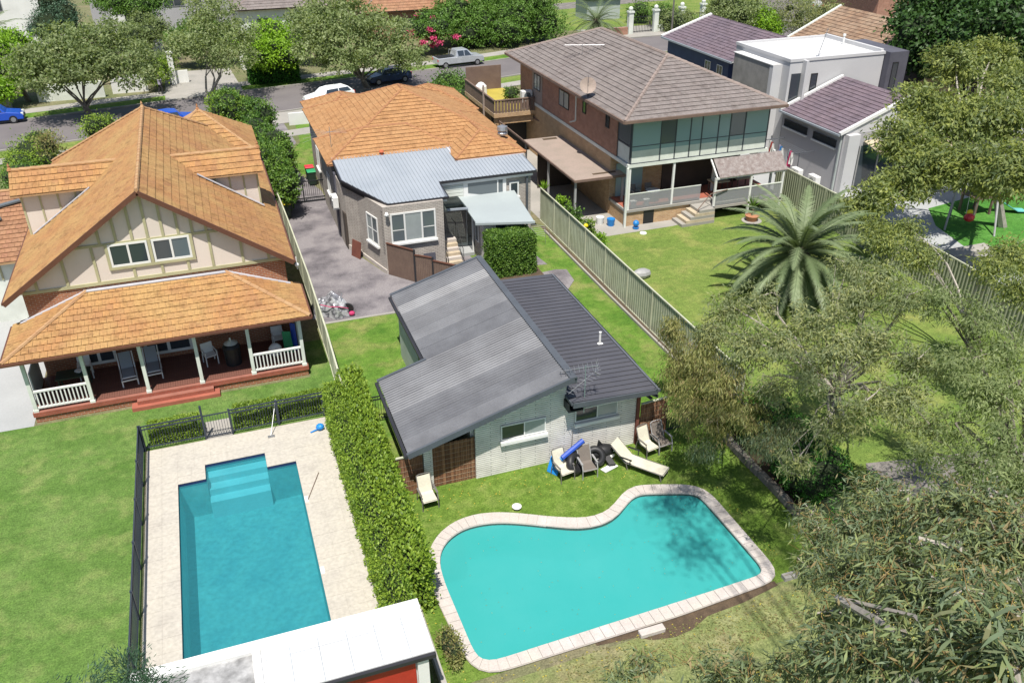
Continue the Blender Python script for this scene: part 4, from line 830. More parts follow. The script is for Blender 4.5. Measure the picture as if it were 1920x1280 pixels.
mk('rear_wall_panel', B().box(6.45, 6.6, 28.6, yb, 0, 2.3), M['palegreen'], t); mk('door', B().box(6.42, 6.45, 29.2, 30.0, 0, 2.0), M['charcoal'], t)
dr = thing('brushwood_gate', 'wide brown brushwood gate filling the opening of the white brick granny flat', 'gate', (6.2, 24.2, 0)); b = B()
for i in range(56): x = 5.44+i*.0281; b.box(x, x+.02, 24.13+random.uniform(-.008, .008), 24.16, .02, 1.86+random.uniform(-.05, 0))
tag(mk('brush_sticks', sticks(b), M['brush'], dr), kind='stuff'); mk('backing', B().box(5.43, 7.0, 24.165, 24.19, .02, 1.82), M['timber'], dr)
for z in [.15+.2*i for i in range(9)]: mk('wire', B().box(5.43, 7.0, 24.118, 24.123, z, z+.006), M['sandst'], dr)
zs = lambda x: 2.25+.296*(x-4.5)
rf = mk('roof', B().ext([(4.5,23.45,zs(4.5)-.05),(10.42,23.45,zs(10.42)-.05),(10.42,34.35,zs(10.42)-.05),(6.36,34.35,zs(6.36)-.05),(6.36,28.35,zs(6.36)-.05),(4.5,28.35,zs(4.5)-.05)], (0,0,-.06)), M['trimdark'], t)
# corrugated sheets: waves run up the slope
def corrugated(y0, y1, x0, x1, per=.15, amp=.045):
    n = max(2, int(round((y1-y0)/per*6))); V = []; F = []
    for i in range(n+1):
        y = y0+(y1-y0)*i/n; a = amp*math.sin(2*math.pi*(y-23.4)/per)
        for x in (x0, x1): V.append((x, y, zs(x)+a))
    for i in range(n): F.append((2*i, 2*i+1, 2*i+3, 2*i+2))
    return B().poly(V, F)
y = 23.45; k = 0
while y < 34.3:
    y2 = min(34.32, y+.8); x0 = 4.45 if (y+y2)/2 < 28.3 else 6.33
    if y < 28.32 < y2: y2 = 28.32
    mk('roof_sheet', corrugated(y, y2+.0, x0, 10.4), M['corr'] if k % 3 else M['corr2'], rf, smooth=False); k += 1; y = y2+.003
tr = B(); tr.bar((4.42,23.4,zs(4.42)-.06), (10.5,23.4,zs(10.5)-.06), .1, .22); tr.bar((10.45,23.36,4.03), (10.45,34.4,4.03), .26, .06); tr.bar((6.3,34.37,zs(6.3)-.03), (10.5,34.37,zs(10.5)-.03), .16, .16); tr.bar((4.42,28.38,zs(4.42)-.03), (6.4,28.38,zs(6.4)-.03), .14, .14)
mk('barge_capping', tr, M['trimdark'], rf)
tr = B(); tr.bar((10.58,23.4,3.9), (10.58,34.4,3.9), .05, .26); mk('high_fascia', tr, M['trimdark'], rf)
g = B(); g.bar((4.38,23.4,2.12), (4.38,28.4,2.12), .12, .1); g.bar((6.26,28.45,2.68), (6.26,34.35,2.68), .12, .1); mk('gutter', g, M['gutter'], rf)
mk('soffit', B().ext([(4.5,23.46,2.1),(10.4,23.46,3.84),(10.4,24.05,3.84),(4.5,24.05,2.1)], (0,0,.02)), M['palegreen'], rf)
# lower standing-seam roof
zl = lambda x: 2.92-.045*(x-10.6)
r2_ = mk('roof', B().ext([(10.44,23.45,zl(10.44)-.02),(13.86,23.45,zl(13.86)-.02),(13.86,33.95,zl(13.86)-.02),(10.44,33.95,zl(10.44)-.02)], (0,0,-.1)), M['trimdark'], t)
y = 23.46; i = 0
while y < 33.9:
    y2 = min(33.94, y+.3); mk('roof_tray', B().poly([(10.5,y+.004,zl(10.5)),(13.84,y+.004,zl(13.84)),(13.84,y2-.004,zl(13.84)),(10.5,y2-.004,zl(10.5)),
        (10.5,y+.004,zl(10.5)+.03),(13.84,y+.004,zl(13.84)+.03),(13.84,y+.034,zl(13.84)+.03),(10.5,y+.034,zl(10.5)+.03),(13.84,y+.05,zl(13.84)),(10.5,y+.05,zl(10.5))],
        [(9,8,2,3),(4,5,6,7),(0,1,5,4),(7,6,8,9)]), M['charcoal'], r2_); y = y2
tr = B(); tr.bar((10.5,23.42,2.82), (13.88,23.42,2.69), .06, .2); tr.bar((10.5,33.96,2.84), (13.88,33.96,2.72), .06, .14); tr.bar((13.92,23.4,2.72), (13.92,34,2.72), .1, .1); mk('fascia', tr, M['trimdark'], r2_)
tr = B(); tr.bar((13.9,23.42,2.785), (13.9,33.98,2.785), .03, .02); mk('drip_edge', tr, M['alu'], r2_)
for (x0, w_, zb, zt, lb) in ((7.98, 1.72, 1.5, 2.13, 'window with a blind drawn behind its right-hand pane'), (10.86, 1.72, 1.62, 2.2, 'window with a pale reflection painted into its right-hand pane')):
    f = window(t, (x0, 24.07, zb), X, mY, w_, zt-zb, [.52], 1, fw_=.04, pm=[M['glass'], M['blind']], sill=False, label=lb); mk('sill', B().fr((Vector((x0-.04,24.07,zb-.16)), Vector(X), Vector(mY), Vector((0,0,1))), 0, w_+.1, -.02, .16, 0, .13), M['white'], f)  # second window: right pane's reflection painted in with the flat blind colour
mk('corner_post', B().box(13.40, 13.52, 24.0, 24.12, 0, 2.5), M['rust'], t)
# things on the granny flat
ln = thing('cable_box', 'black open wall box under the tall antenna on the granny flat', 'box', (10.7, 24.0, 2.4)); mk('shelf', B().box(10.4, 11.05, 23.6, 24.07, 2.42, 2.47), M['black'], ln); mk('side', B().box(10.4, 10.44, 23.62, 24.07, 2.47, 2.75), M['black'], ln); mk('side', B().box(11.01, 11.05, 23.62, 24.07, 2.47, 2.75), M['black'], ln); mk('back', B().box(10.44, 11.01, 24.03, 24.07, 2.47, 2.9), M['gutter'], ln)
an = thing('television_antenna', 'tall tangled aluminium antenna on its mast above the granny flat wall', 'antenna', (10.98, 23.55, 2.4)); mk('mast', B().tube([(10.98,23.55,2.35),(10.98,23.55,4.35)], .02, 6), M['alu'], an)
bm = B()
for z, a in ((4.25, .3), (3.75, -.5)):
    c = Vector((10.98,23.55,z)); d = Vector((-math.cos(a), math.sin(a), -.15)).normalized(); sd = Vector((-d.y, d.x, 0)); bm.tube([c+d*-.45, c+d*.95], .012, 5)
    for k in range(9): q = c+d*(-.4+k*.16); l = .33-.018*k; bm.tube([q-sd*l, q+sd*l], .007, 4)
for s in (-1, 1):
    for k in range(4): c = Vector((10.98,23.55,4.0)); bm.tube([c+Vector((.35,0,0)), c+Vector((.55,-.1+.1*k,s*(.1+.1*k)))], .007, 4)
mk('boom_and_elements', bm, M['alu'], an); mk('bracket', B().bar((10.98,23.55,2.5), (10.98,24.06,2.5), .03).bar((10.98,23.55,2.75), (10.98,24.06,2.6), .03), M['alu'], an)
b = B().lathe((13.25, 27.2, 2.78), [(.14,0),(.14,.02),(.045,.03),(.045,.5),(.055,.5),(.055,.56)], 12); solo('vent_pipe', b, M['white'], 'white vent pipe standing on the dark standing-seam roof', 'vent pipe')
b = B().tube([(13.55,23.7,2.45),(13.7,23.5,2.35)], .06, 8).tube([(13.75,23.7,2.45),(13.95,23.5,2.4)], .06, 8); solo('floodlight', b, M['black'], 'twin floodlight under the right corner of the dark roof', 'lamp')
solo('rope', B().tube([(10.75,23.95,1.3),(10.6,23.7,.8),(10.4,23.4,.35)], .018, 6), M['chairmetal'], 'slack rope hanging down the white brick wall under the window', 'rope')
t = thing('timber_screen', 'narrow dark timber screen along the right side of the granny flat', 'screen', (14.6, 31, 0))
for i in range(8): y = 26.8+i*1.1; mk('panel', B().box(14.66, 14.71, y+.02, y+1.08, 0, 1.84), M['rust'], t)
mk('cap', B().bar((14.68,26.8,1.86), (14.68,35.6,1.86), .08, .05), M['black'], t); mk('end_panel', B().box(13.9, 14.66, 35.55, 35.6, 0, 1.84), M['rust'], t)
# ================================================================ cottage (house B)
X = (1, 0, 0); mY = (0, -1, 0); mX = (-1, 0, 0); Yv = (0, 1, 0)
t = thing('tiled_cottage', 'taupe brick cottage with orange tiled hip roof and pale blue steel roof at its back', 'house', (12, 52, 0))
foot = [(7.78,42.58),(11.05,42.58),(11.05,44.95),(16.95,44.95),(16.95,60.8),(6.5,60.8),(6.5,54.6),(6.3,54.6),(6.3,47.2),(6.45,46.6),(6.97,45.5)]
mk('wall', B().prism(foot, 0, 3.8), M['brickB'], t)
mk('plinth', B().prism([(7.73,42.53),(11.1,42.53),(11.1,42.6),(7.8,42.6)], 0, .14).prism([(7.73,42.53),(7.8,42.6),(7.0,45.52),(6.9,45.5)], 0, .22).prism([(6.9,45.48),(6.98,45.52),(6.47,46.62),(6.38,46.6)], 0, .3), M['coping'], t)
rf = mk('roof', B(), M['ridgeB'], t); b = B(); s = .44
def hip(x0, x1, y0, y1, z, s, single=0, mt='tileB', far=False, skip=()):
    """hip roof over a rectangle; returns ridge ends"""
    w_ = (x1-x0)/2; L = (y1-y0)/2
    if w_ <= L: r = w_; A = (x0+w_, y0+r, z+r*s); C_ = (x0+w_, y1-r, z+r*s)
    else: r = L; A = (x0+r, y0+r, z+r*s); C_ = (x1-r, y0+r, z+r*s)
    p = [(x0,y0,z),(x1,y0,z),(x1,y1,z),(x0,y1,z)]
    if w_ <= L: pl = dict(S=[p[0],p[1],A], E=[p[1],p[2],C_,A], N=[p[2],p[3],C_], W=[p[3],p[0],A,C_])
    else: pl = dict(S=[p[0],p[1],C_,A], E=[p[1],p[2],C_], N=[p[2],p[3],A,C_], W=[p[3],p[0],A])
    return pl, A, C_, p
def hip_build(t, rf, x0, x1, y0, y1, z, s, mt, rm, tw=.3, th=.34, single=0, faces='SEWN', rr=.08):
    pl, A, C_, p = hip(x0, x1, y0, y1, z, s); b = B()
    for k in pl: deckb(b, pl[k], .08)
    mk('roof_deck', b, rm, rf)
    for k in faces: single = roof_plane(t, rf, pl[k], mt, tw=tw, th=th, single=single if k == 'S' else 0) if k != 'x' else 0
    b = B(); ends = [A, A, C_, C_] if (x1-x0) <= (y1-y0) else [A, C_, C_, A]
    for q, e in zip(p, ends): ridge(b, q, e, rr)
    if (Vector(A)-Vector(C_)).length > .1: ridge(b, A, C_, rr)
    tag(mk('ridge_caps', b, rm, rf), kind='stuff')
hip_build(t, rf, 6.25, 17.55, 49.1, 61.6, 4.4, .44, M['tileB'], M['ridgeB'], single=230)
hip_build(t, rf, 5.95, 14, 48.85, 54.3, 4.36, .44, M['tileB'], M['ridgeB'], faces='SW')
hip_build(t, rf, 13.1, 17.45, 47.1, 56, 4.42, .44, M['tileB'], M['ridgeB'], single=40, faces='SEW')
hip_build(t, rf, 6.4, 11.4, 58, 63.8, 4.38, .44, M['tileB'], M['ridgeB'], faces='SEW')
hip_build(t, rf, 12.6, 17.8, 57.5, 63.8, 4.38, .44, M['tileB'], M['ridgeB'], faces='SEW')
zb = lambda y: 3.9+.1*(y-42.9)
TP = [(8.11,42.8),(11.38,42.8),(11.38,44.72),(17.15,44.72),(17.15,47.15),(13.2,47.15),(13.2,49.35),(6.35,49.35),(6.32,46.4)]
tn = mk('tin_roof', B().prism(TP, 3.72, 3.74), M['tin'], t)
bpy.data.objects.remove(tn); bt = B().poly([(x,y,zb(y)) for x, y in TP]+[(x,y,zb(y)-.12) for x, y in TP], [tuple(range(9)), tuple(range(9,18))[::-1]]+[(i,(i+1)%9,9+(i+1)%9,9+i) for i in range(9)])
tn = mk('tin_roof', bt, M['tinribs'], t)
x = 6.35; i = 0
def yr(x):
    lo = 42.8 if x < 11.38 else 44.72
    if x < 8.11: lo = 42.8+(8.11-x)/(8.11-6.32)*3.6
    return lo, (49.33 if x < 13.2 else 47.13)
while x < 17.1:
    x2 = x+.212; lo, hi = yr(x); lo2, _ = yr(x2)
    mk('roof_sheet', B().poly([(x+.012,lo-.03,zb(lo)+.006),(x2-.03,lo2-.03,zb(lo2)+.006),(x2-.03,hi,zb(hi)+.006),(x+.012,hi,zb(hi)+.006),(x2-.03,lo2-.03,zb(lo2)+.045),(x2,lo2-.03,zb(lo2)+.045),(x2,hi,zb(hi)+.045),(x2-.03,hi,zb(hi)+.045)],
        [(0,1,2,3),(4,5,6,7),(1,4,7,2)]), M['tin'], tn); x = x2
g = B()
for p, q in (((8.09,42.77),(11.42,42.77)), ((11.42,42.77),(11.42,44.7)), ((11.42,44.7),(17.2,44.7)), ((8.09,42.77),(6.28,46.4)), ((6.28,46.4),(6.3,49.3)), ((17.2,44.7),(17.2,49.1))): g.bar((p[0],p[1],zb(p[1])-.07), (q[0],q[1],zb(q[1])-.07), .07, .13)
mk('gutter', g, M['gutter'], tn)
fs = B(); fs.box(8.15,11.35,42.82,42.86,3.62,3.78); fs.box(11.4,17.0,44.74,44.78,3.78,3.94); mk('fascia', fs, M['white'], tn)
fb = B(); fb.bar((8.13,42.86,3.62), (6.36,46.4,3.98), .06, .24); fb.bar((6.36,46.4,3.98), (6.36,49.3,4.2), .06, .3); mk('side_fascia', fb, M['gutter'], tn)
bars('flashing', [((6.3,49.36,4.56),(13.2,49.36,4.56),.14,.05), ((13.2,49.3,4.54),(13.2,47.1,4.34),.12,.05), ((13.2,47.1,4.34),(17.3,47.1,4.34),.14,.05)], M['flashing'], tn)
solo('roof_vent', B().lathe((9.2, 49.2, 4.52), [(.1,0),(.1,.16),(.16,.18),(.12,.28)], 10), M['terracotta'], 'small terracotta roof vent where the blue steel roof meets orange tiles', 'roof vent')
# windows
window(t, (8.12,42.57,1.72), X, mY, 2.48, 1.68, [.31,.69], 1, fw_=.09, pm=[M['glassG'], M['blind'], M['glassG']], label='triple window with the middle blind drawn')
for xx in (8.22, 9.9): mk('glazing_bar', B().box(xx, xx+.62, 42.535, 42.555, 2.42, 2.46), M['white'], t)
d = Vector((6.97-7.78, 45.5-42.58, 0)); L = d.length; d /= L; nn = Vector((-d.y, d.x, 0)); nn = nn if nn.x < 0 else -nn
o = Vector((7.78,42.58,0))+d*.72; window(t, (o.x+nn.x*.01, o.y+nn.y*.01, 1.35), d, nn, 1.3, 1.62, 2, 2, fw_=.08, pm=[M['glassG'], M['blind']], label='white double-hung window on the angled driveway wall')
bx = [M['glassG']]
fwin = mk('window', B().box(12.86,15.42,44.86,44.93,2.3,3.84), M['white'], t); mk('pane', B().ext([(13.13,44.855,3.16),(15.2,44.855,2.7),(15.2,44.855,3.7),(13.13,44.855,3.7)], (0,-.012,0)), M['glassG'], fwin)
mk('mullion', B().box(14.86,14.93,44.82,44.84,2.72,3.72), M['white'], fwin)
window(t, (15.62,44.93,2.6), X, mY, .58, .88, 1, 1, fw_=.09, name='small_window')
mk('downpipe', B().box(16.62,16.74,44.8,44.92,0,3.9), M['trimdark'], t)
mk('weatherboards', B().box(11.1,12.86,44.9,44.95,2.2,3.7), M['offwhite'], t)
for k in range(7): mk('board', B().box(11.1,12.84,44.86,44.9,2.3+k*.19,2.3+k*.19+.16), M['offwhite'], t)
mk('hatch', B().box(9.82,10.48,42.53,42.57,.16,.88), M['blueslate'], t)
mk('bay_panel', B().box(6.22,6.42,48.6,49.2,0,3.9), M['blueslate'], t)
mk('side_door', B().prism([(6.36,47.2),(6.3,47.2),(6.32,46.6),(6.4,46.6)], .1, 2.2), M['barkdark'], t)
window(t, (6.44,56.5,1.6), Yv, mX, 1.2, 1.4, 2); window(t, (6.28,51.0,1.8), Yv, mX, 1.0, 1.2, 2)
br = B()
for z in range(15):
    for s_ in (0, 1): c = Vector((7.78,42.58,1.15+z*.17))+d*(.12+.1*((z+s_) % 2)); br.ball((c.x+nn.x*.01, c.y+nn.y*.01, c.z), .022, 5, 4)
tag(mk('quoin_holes', br, M['black'], t), kind='stuff')
# laundry lean-to
lt = mk('lean_to', B().prism([(13.05,42.6),(15.2,42.3),(15.3,44.9),(12.95,44.9)], 0, 2.55), M['brickB'], t)
mk('lean_to_roof', B().poly([(12.6,41.75,2.62),(15.62,40.9,2.62),(15.9,44.86,2.98),(12.55,44.86,2.98),(12.6,41.75,2.54),(15.62,40.9,2.54),(15.9,44.86,2.9),(12.55,44.86,2.9)], [(0,1,2,3),(7,6,5,4),(0,4,5,1),(1,5,6,2),(2,6,7,3),(3,7,4,0)]), M['glassroof'], lt)
mk('gutter', B().bar((12.55,41.68,2.56), (15.66,40.83,2.56), .12, .12), M['glassroof'], lt)
mk('front_wall', B().prism([(13.1,42.05),(15.25,41.45),(15.25,42.4),(13.1,42.6)], 0, 2.5), M['brickP'], lt)
window(lt, (13.7,41.86,1.9), (.963,-.27,0), (-.27,-.963,0), .7, .5, 1, name='small_window')
window(lt, (13.04,42.7,1.0), Yv, mX, .6, 1.25, 1, fw_=.04, fm=M['white'], sill=False, name='small_window'); mk('door', B().box(12.9,12.95,43.5,44.5,.25,2.3), M['glass'], lt); mk('door_frame', B().box(12.88,12.96,43.4,43.5,.2,2.4).box(12.88,12.96,44.5,44.6,.2,2.4).box(12.88,12.96,43.4,44.6,2.3,2.42), M['white'], lt)
mk('door_step', B().box(12.2,12.95,43.3,44.8,0,.2), M['concreteg'], lt)
cp = thing('glass_canopy', 'small dark clear canopy over the back steps of the taupe cottage', 'canopy', (12.2, 44, 2.9)); mk('sheet', B().ext([(11.45,43.35,2.95),(12.55,43.2,2.95),(12.5,44.85,3.05),(11.45,44.85,3.05)], (0,0,.02)), M['clear'], cp)
cb = B(); cb.bar((11.42,43.3,2.92), (12.6,43.15,2.92), .1, .1)
for k in range(4): cb.bar((11.45,43.6+k*.38,2.93), (12.55,43.5+k*.4,2.93), .03)
mk('canopy_frame', cb, M['tin'], cp)
sp = thing('back_steps', 'pale concrete back steps with thin black handrails beside the cottage', 'steps', (11.5, 43, 0))
for k in range(6): mk('tread', B().box(11.14, 12.0, 42.42+k*.24, 44.6 if k == 5 else 42.42+(k+1)*.24, 0, .17*(k+1)), M['coping'] if k % 2 else M['sandst'], sp)
for x in (11.12, 12.02):
    b = B(); b.tube([(x,42.3,0),(x,42.3,.9),(x,43.7,1.9),(x,44.6,1.9)], .018, 5)
    for k in range(5): b.tube([(x,42.6+k*.3,.17*k*1.2+.1),(x,42.6+k*.3,1.12+k*.21)], .01, 4)
    mk('handrail', b, M['black'], sp)
# small things round the cottage
ac = solo('air_conditioner', B().box(5.9,6.22,47.7,48.5,2.15,2.8).box(5.9,6.25,47.75,47.8,2.05,2.15).box(5.9,6.25,48.4,48.45,2.05,2.15), M['white'], 'white air conditioner unit mounted on the cottage wall above the driveway', 'air conditioner', bevel=.02); mk('fan_grille', B().tube([(5.9,48.05,2.47),(5.88,48.05,2.47)], .24, 14), M['alu'], ac)
aw = thing('aerial', 'thin many-armed aerial above the left eave of the orange tiled cottage', 'antenna', (6.6,51.2,4.8)); b = B().tube([(6.6,51.2,4.3),(6.6,51.2,5.9)], .02, 5)
mk('mast', b, M['alu'], aw); b = B()
for k in range(5): b.tube([(4.9+.1*k,50.4+.55*k,5.35+.07*k),(6.6,51.2,5.6),(7.6,51.0+.3*k,5.5)], .005, 3)
mk('arms', b, M['alu'], aw)
solo('rusty_board', B().ext([(6.35,45.7,0),(6.7,44.95,0),(6.85,45.05,.95),(6.5,45.8,.95)], (.03,.015,0)), M['rust'], 'rust-brown board leaning on the cottage wall by the driveway', 'board')
b = B()
for k in range(6): z = .5+k*.12; b.tube([(16.4,44.2,z),(17.3,43.4,z)], .008, 4)
for s_ in (0, 1): b.tube([(16.4+.9*s_,44.2-.8*s_,0),(16.4+.9*s_,44.2-.8*s_,1.15)], .012, 4); b.tube([(16.9+.9*s_,44.8-.8*s_,0),(16.9+.9*s_,44.8-.8*s_,1.15)], .012, 4)
solo('drying_rack', b, M['alu'], 'wire drying rack between the cottage and the olive fence', 'drying rack')
b = B().lathe((16.75,49.4,4.9), [(.28,0),(.3,.12),(.24,.2),(.34,.3),(.3,.5),(.05,.6)], 14); solo('whirlybird_vent', b, M['alu'], 'silver spinning roof vent at the right hip of the orange roof', 'roof vent')
b = B()
for k in range(2): b.tube([(7.95,42.5,3.5),(7.85+.12*k,42.3,3.4)], .07, 7)
solo('floodlight', b, M['white'], 'pair of white floodlights at the corner of the taupe cottage', 'lamp')

# ================================================================ house C (two storeys, brown brick)
t = thing('brick_house', 'two-storey brown brick house with grey tiled roof and glazed upper rear balcony', 'house', (27.5, 53, 0))
mk('upper_wall', B().box(22.8, 32.0, 45.9, 62.8, 3.9, 6.7), M['brickC'], t); mk('lower_wall', B().box(22.8, 32.0, 46.6, 62.8, 0, 3.7), M['brickT'], t)
mk('floor_slab', B().box(22.75, 32.3, 44.15, 62.9, 3.7, 3.9), M['offwhite'], t)
mk('base_wall', B().box(22.85, 28.2, 44.25, 46.6, 0, .9), M['brickT'], t); mk('deck_slab', B().box(22.8, 33.2, 44.15, 46.6, .9, 1.05), M['concrete'], t)
mk('deck_boards', B().box(22.9, 33.1, 44.5, 46.6, 1.052, 1.07), M['redstep'], t)
mk('undercroft_shade_panel', B().box(24.05, 24.75, 44.22, 44.26, .02, .85), M['black'], t); mk('undercroft_shade_block', B().box(28.2, 33.0, 45.2, 46.6, 0, .9), M['black'], t)  # black panel and solid block painted in for the shade below the deck
rf = mk('roof', B(), M['ridgeC'], t); hip_build(t, rf, 21.95, 32.6, 43.3, 63.7, 6.75, .425, M['tileC'], M['ridgeC'], tw=.33, th=.36, faces='SWE', rr=.11)
g = B(); g.bar((21.9,43.25,6.7),(32.65,43.25,6.7),.12,.16); g.bar((21.9,43.25,6.7),(21.9,63.7,6.7),.12,.16); g.bar((32.65,43.25,6.7),(32.65,63.7,6.7),.12,.16); mk('gutter', g, M['timber'], rf)
mk('soffit', B().box(22.0,32.5,43.4,63.6,6.55,6.6), M['timber'], rf)
# glazed balcony
gl = mk('glazed_balcony', B(), M['trimdark'], t); b = B(); xs = [22.92, 24.8, 25.78, 26.75, 27.52, 28.64, 29.45, 30.47, 32.1]
for x in xs: b.box(x-.035, x+.035, 44.16, 44.23, 3.92, 6.55)
b.box(22.9, 32.1, 44.16, 44.22, 3.9, 3.96); b.box(22.9, 32.1, 44.17, 44.21, 4.92, 4.97); b.box(22.9, 32.1, 44.16, 44.22, 6.4, 6.48)
gl.data = mk('glazing_frame', b, M['trimdark'], t).data; bpy.data.objects.remove(bpy.data.objects['glazing_frame'])
gp = [M['glassT'], M['glassG'], M['glassT'], M['glassT'], M['glassT'], M['glassT'], M['glassG'], M['glassT']]
for i in range(8):
    mk('pane', B().box(xs[i]+.04, xs[i+1]-.04, 44.18, 44.195, 4.97, 6.4), gp[i], gl); mk('balustrade_panel', B().box(xs[i]+.04, xs[i+1]-.04, 44.18, 44.195, 3.96, 4.68), M['palegreen'] if 0 else M['offwhite'], gl)
    mk('lower_pane', B().box(xs[i]+.04, xs[i+1]-.04, 44.18, 44.195, 4.68, 4.92), M['glassT'], gl)
for (y0, y1) in ((44.25, 45.85),):
    mk('side_pane', B().box(22.86, 22.88, y0, y1, 5.0, 6.4), M['glassG'], gl); mk('side_panel', B().box(22.86, 22.88, y0, y1, 3.95, 4.9), M['offwhite'], gl); mk('side_frame', B().box(22.84, 22.9, y0-.03, y0+.03, 3.9, 6.5).box(22.84, 22.9, y1-.03, y1+.03, 3.9, 6.5).box(22.84, 22.9, y0, y1, 4.9, 4.97), M['trimdark'], gl)
for (y, w_, zb_, zt) in ((53.3, 1.7, 4.85, 5.95), (50.5, .5, 5.3, 6.1), (47.0, .5, 5.3, 6.15), (58.6, 1.2, 4.9, 6.0)): window(t, (22.79, y, zb_), Yv, mX, w_, zt-zb_, 2 if w_ > 1 else 1, 1, fw_=.05, fm=M['gutter'], pm=[M['blind']] if w_ > 1 else None, sill=False)
mk('rendered_strip', B().box(22.78, 22.8, 58.2, 60.2, 3.9, 6.5), M['mesh'], t)
for x in (22.95, 25.9, 32.9): mk('verandah_post', B().box(x-.06, x+.06, 44.2, 44.32, 1.05, 3.7), M['white'], t)
mk('corner_post', B().box(22.7, 22.82, 44.1, 44.22, 0, 3.7), M['offwhite'], t)
mk('glass_door', B().box(23.2, 25.0, 46.5, 46.58, 1.1, 3.2), M['glassT'], t); mk('opening_shade_panel', B().box(26.4, 32.0, 46.5, 46.59, 1.1, 3.5), M['barkdark'], t); mk('inner_post', B().box(29.4, 29.6, 45.4, 45.55, 1.05, 3.6), M['white'], t)  # flat dark panel before the wall stands for the shaded opening
for (a, c) in ((23.0, 25.85), (25.95, 27.9)): r = mk('deck_rail', B().box(a, c, 44.24, 44.28, 2.0, 2.05), M['offwhite'], t); mk('mesh_panel', B().box(a, c, 44.25, 44.262, 1.1, 2.0), M['balglass'], r)
# pergola lean-to
pg = thing('pergola', 'white-posted pergola with stained sheet roof on the brown brick house deck', 'pergola', (31, 43.8, 0))
mk('pergola_roof', B().ext([(28.55,43.25,2.72),(33.35,43.25,2.72),(33.35,44.2,3.62),(28.55,44.2,3.62)], (0,0,-.05)), M['mossroof'], pg)
for x in (28.35, 30.85, 33.15): mk('post', B().box(x-.06, x+.06, 43.3, 43.42, 0, 2.7), M['white'], pg)
mk('beam', B().box(28.3, 33.3, 43.28, 43.38, 2.6, 2.7).bar((28.4,43.3,2.7), (28.4,44.3,3.65), .08, .08), M['white'], pg)
mk('deck', B().box(28.3, 33.3, 43.3, 44.2, .75, .9), M['concrete'], pg); mk('mesh_panel', B().box(28.4, 33.1, 43.34, 43.352, .95, 1.85), M['balglass'], pg); mk('rail', B().box(28.4, 33.1, 43.32, 43.38, 1.84, 1.9), M['offwhite'], pg)
st = thing('garden_steps', 'flight of pale concrete steps up to the brown brick house deck', 'steps', (26.8, 43.8, 0))
for k in range(5): mk('tread', B().box(26.0+k*.3, 28.25, 42.9+.02*k, 44.14, .18*k, .18*(k+1)), M['sandst'] if k % 2 else M['concrete'], st)
mk('handrail', B().tube([(27.0,43.0,.9),(28.0,43.2,1.8),(29.2,43.3,1.9)], .03, 5), M['timber'], st)
# deck furniture
for i, (x, l) in enumerate(((23.5, 'white pot on the brick deck at its left corner, beside the corner post'), (24.4, 'white pot on the brick deck below the patterned cloth'))): solo('plant_pot', B().lathe((x, 44.6, 1.07), [(.14,0),(.2,.3),(.22,.36),(.16,.36)], 10), M['white'], l, 'pot', 'white pots on the brick deck')
tb = thing('deck_table', 'small round table with a pale cloth on the brick deck', 'table', (25.0, 45.0, 1.07)); mk('tabletop', B().lathe((25.0,45.0,1.78), [(.45,0),(.45,.04)], 12), M['tin'], tb); mk('leg', B().tube([(25,45,1.07),(25,45,1.78)], .05), M['alu'], tb)
for x in (24.1, 25.2): stick_chair('deck_chair', 'grey deck chair behind the pale cloth table, %s' % ('nearer the glass door' if x < 24.5 else 'nearer the bare brick wall'), 'chair', (x, 45.7, 1.07), .1, M['alu'], M['chairmetal'])
for x, y, c in ((29.8, 45.3, 0), (31.6, 45.4, 1)):
    tb = thing('deck_table', 'cluttered wooden table in the shade under the pergola, %s' % ('between the first two posts' if not c else 'by the right-hand post'), 'table', (x, y, 1.07)); mk('tabletop', B().box(x-.6, x+.6, y-.4, y+.4, 1.72, 1.78), M['sandst'], tb)
    for q in ((-.5,-.3),(.5,-.3),(-.5,.3),(.5,.3)): mk('leg', B().box(x+q[0]-.03, x+q[0]+.03, y+q[1]-.03, y+q[1]+.03, 1.07, 1.72), M['timber'], tb)
    for k in range(2): solo('clutter_box', B().box(x-.45+k*.5, x-.1+k*.5, y-.2+.1*k, y+.1, 1.78, 1.88+.1*k), M[['white','tin'][k]], ('low white box' if not k else 'taller pale grey box')+' on the shaded pergola table '+('between the first two posts' if not c else 'by the right-hand post'), 'box')
# balcony at the side
bc = mk('side_balcony', B().box(19.6, 22.78, 59.6, 67.0, 3.05, 3.35), M['brickT'], t); mk('balcony_floor', B().box(19.75, 22.75, 59.75, 66.9, 3.35, 3.38), M['yellowdeck'], bc); [mk('garage_wall', B().box(*q), M['brickT'], bc) for q in ((22.2,22.8,62.9,63.2,0,3.05),(19.8,22.8,66.6,66.9,0,3.05),(19.9,20.3,59.8,60.2,0,2.5),(19.7,22.7,59.8,60.0,2.5,3.05))]
mk('garage_shade_sheet', B().box(19.9, 22.7, 61.2, 61.3, 0, 3.0), M['black'], bc)  # black sheet across the garage, its colour stands for the shade inside
b = B()
for i in range(30): y = 59.7+i*.245; b.box(19.62, 19.68, y, y+.19, 3.35, 4.25)
for i in range(13): x = 19.7+i*.24; b.box(x, x+.19, 59.62, 59.68, 3.35, 4.25)
tag(mk('balcony_pickets', b, M['timber'], bc), kind='stuff'); mk('balcony_rail', B().box(19.58, 19.72, 59.6, 67, 4.25, 4.32).box(19.6, 22.75, 59.58, 59.72, 4.25, 4.32), M['timber'], bc)
mk('privacy_fence', B().box(19.7, 22.6, 66.8, 66.9, 3.35, 5.2), M['timber'], bc); mk('tall_post', B().box(19.5, 19.62, 61.9, 62.02, 0, 4.9), M['mesh'], bc)
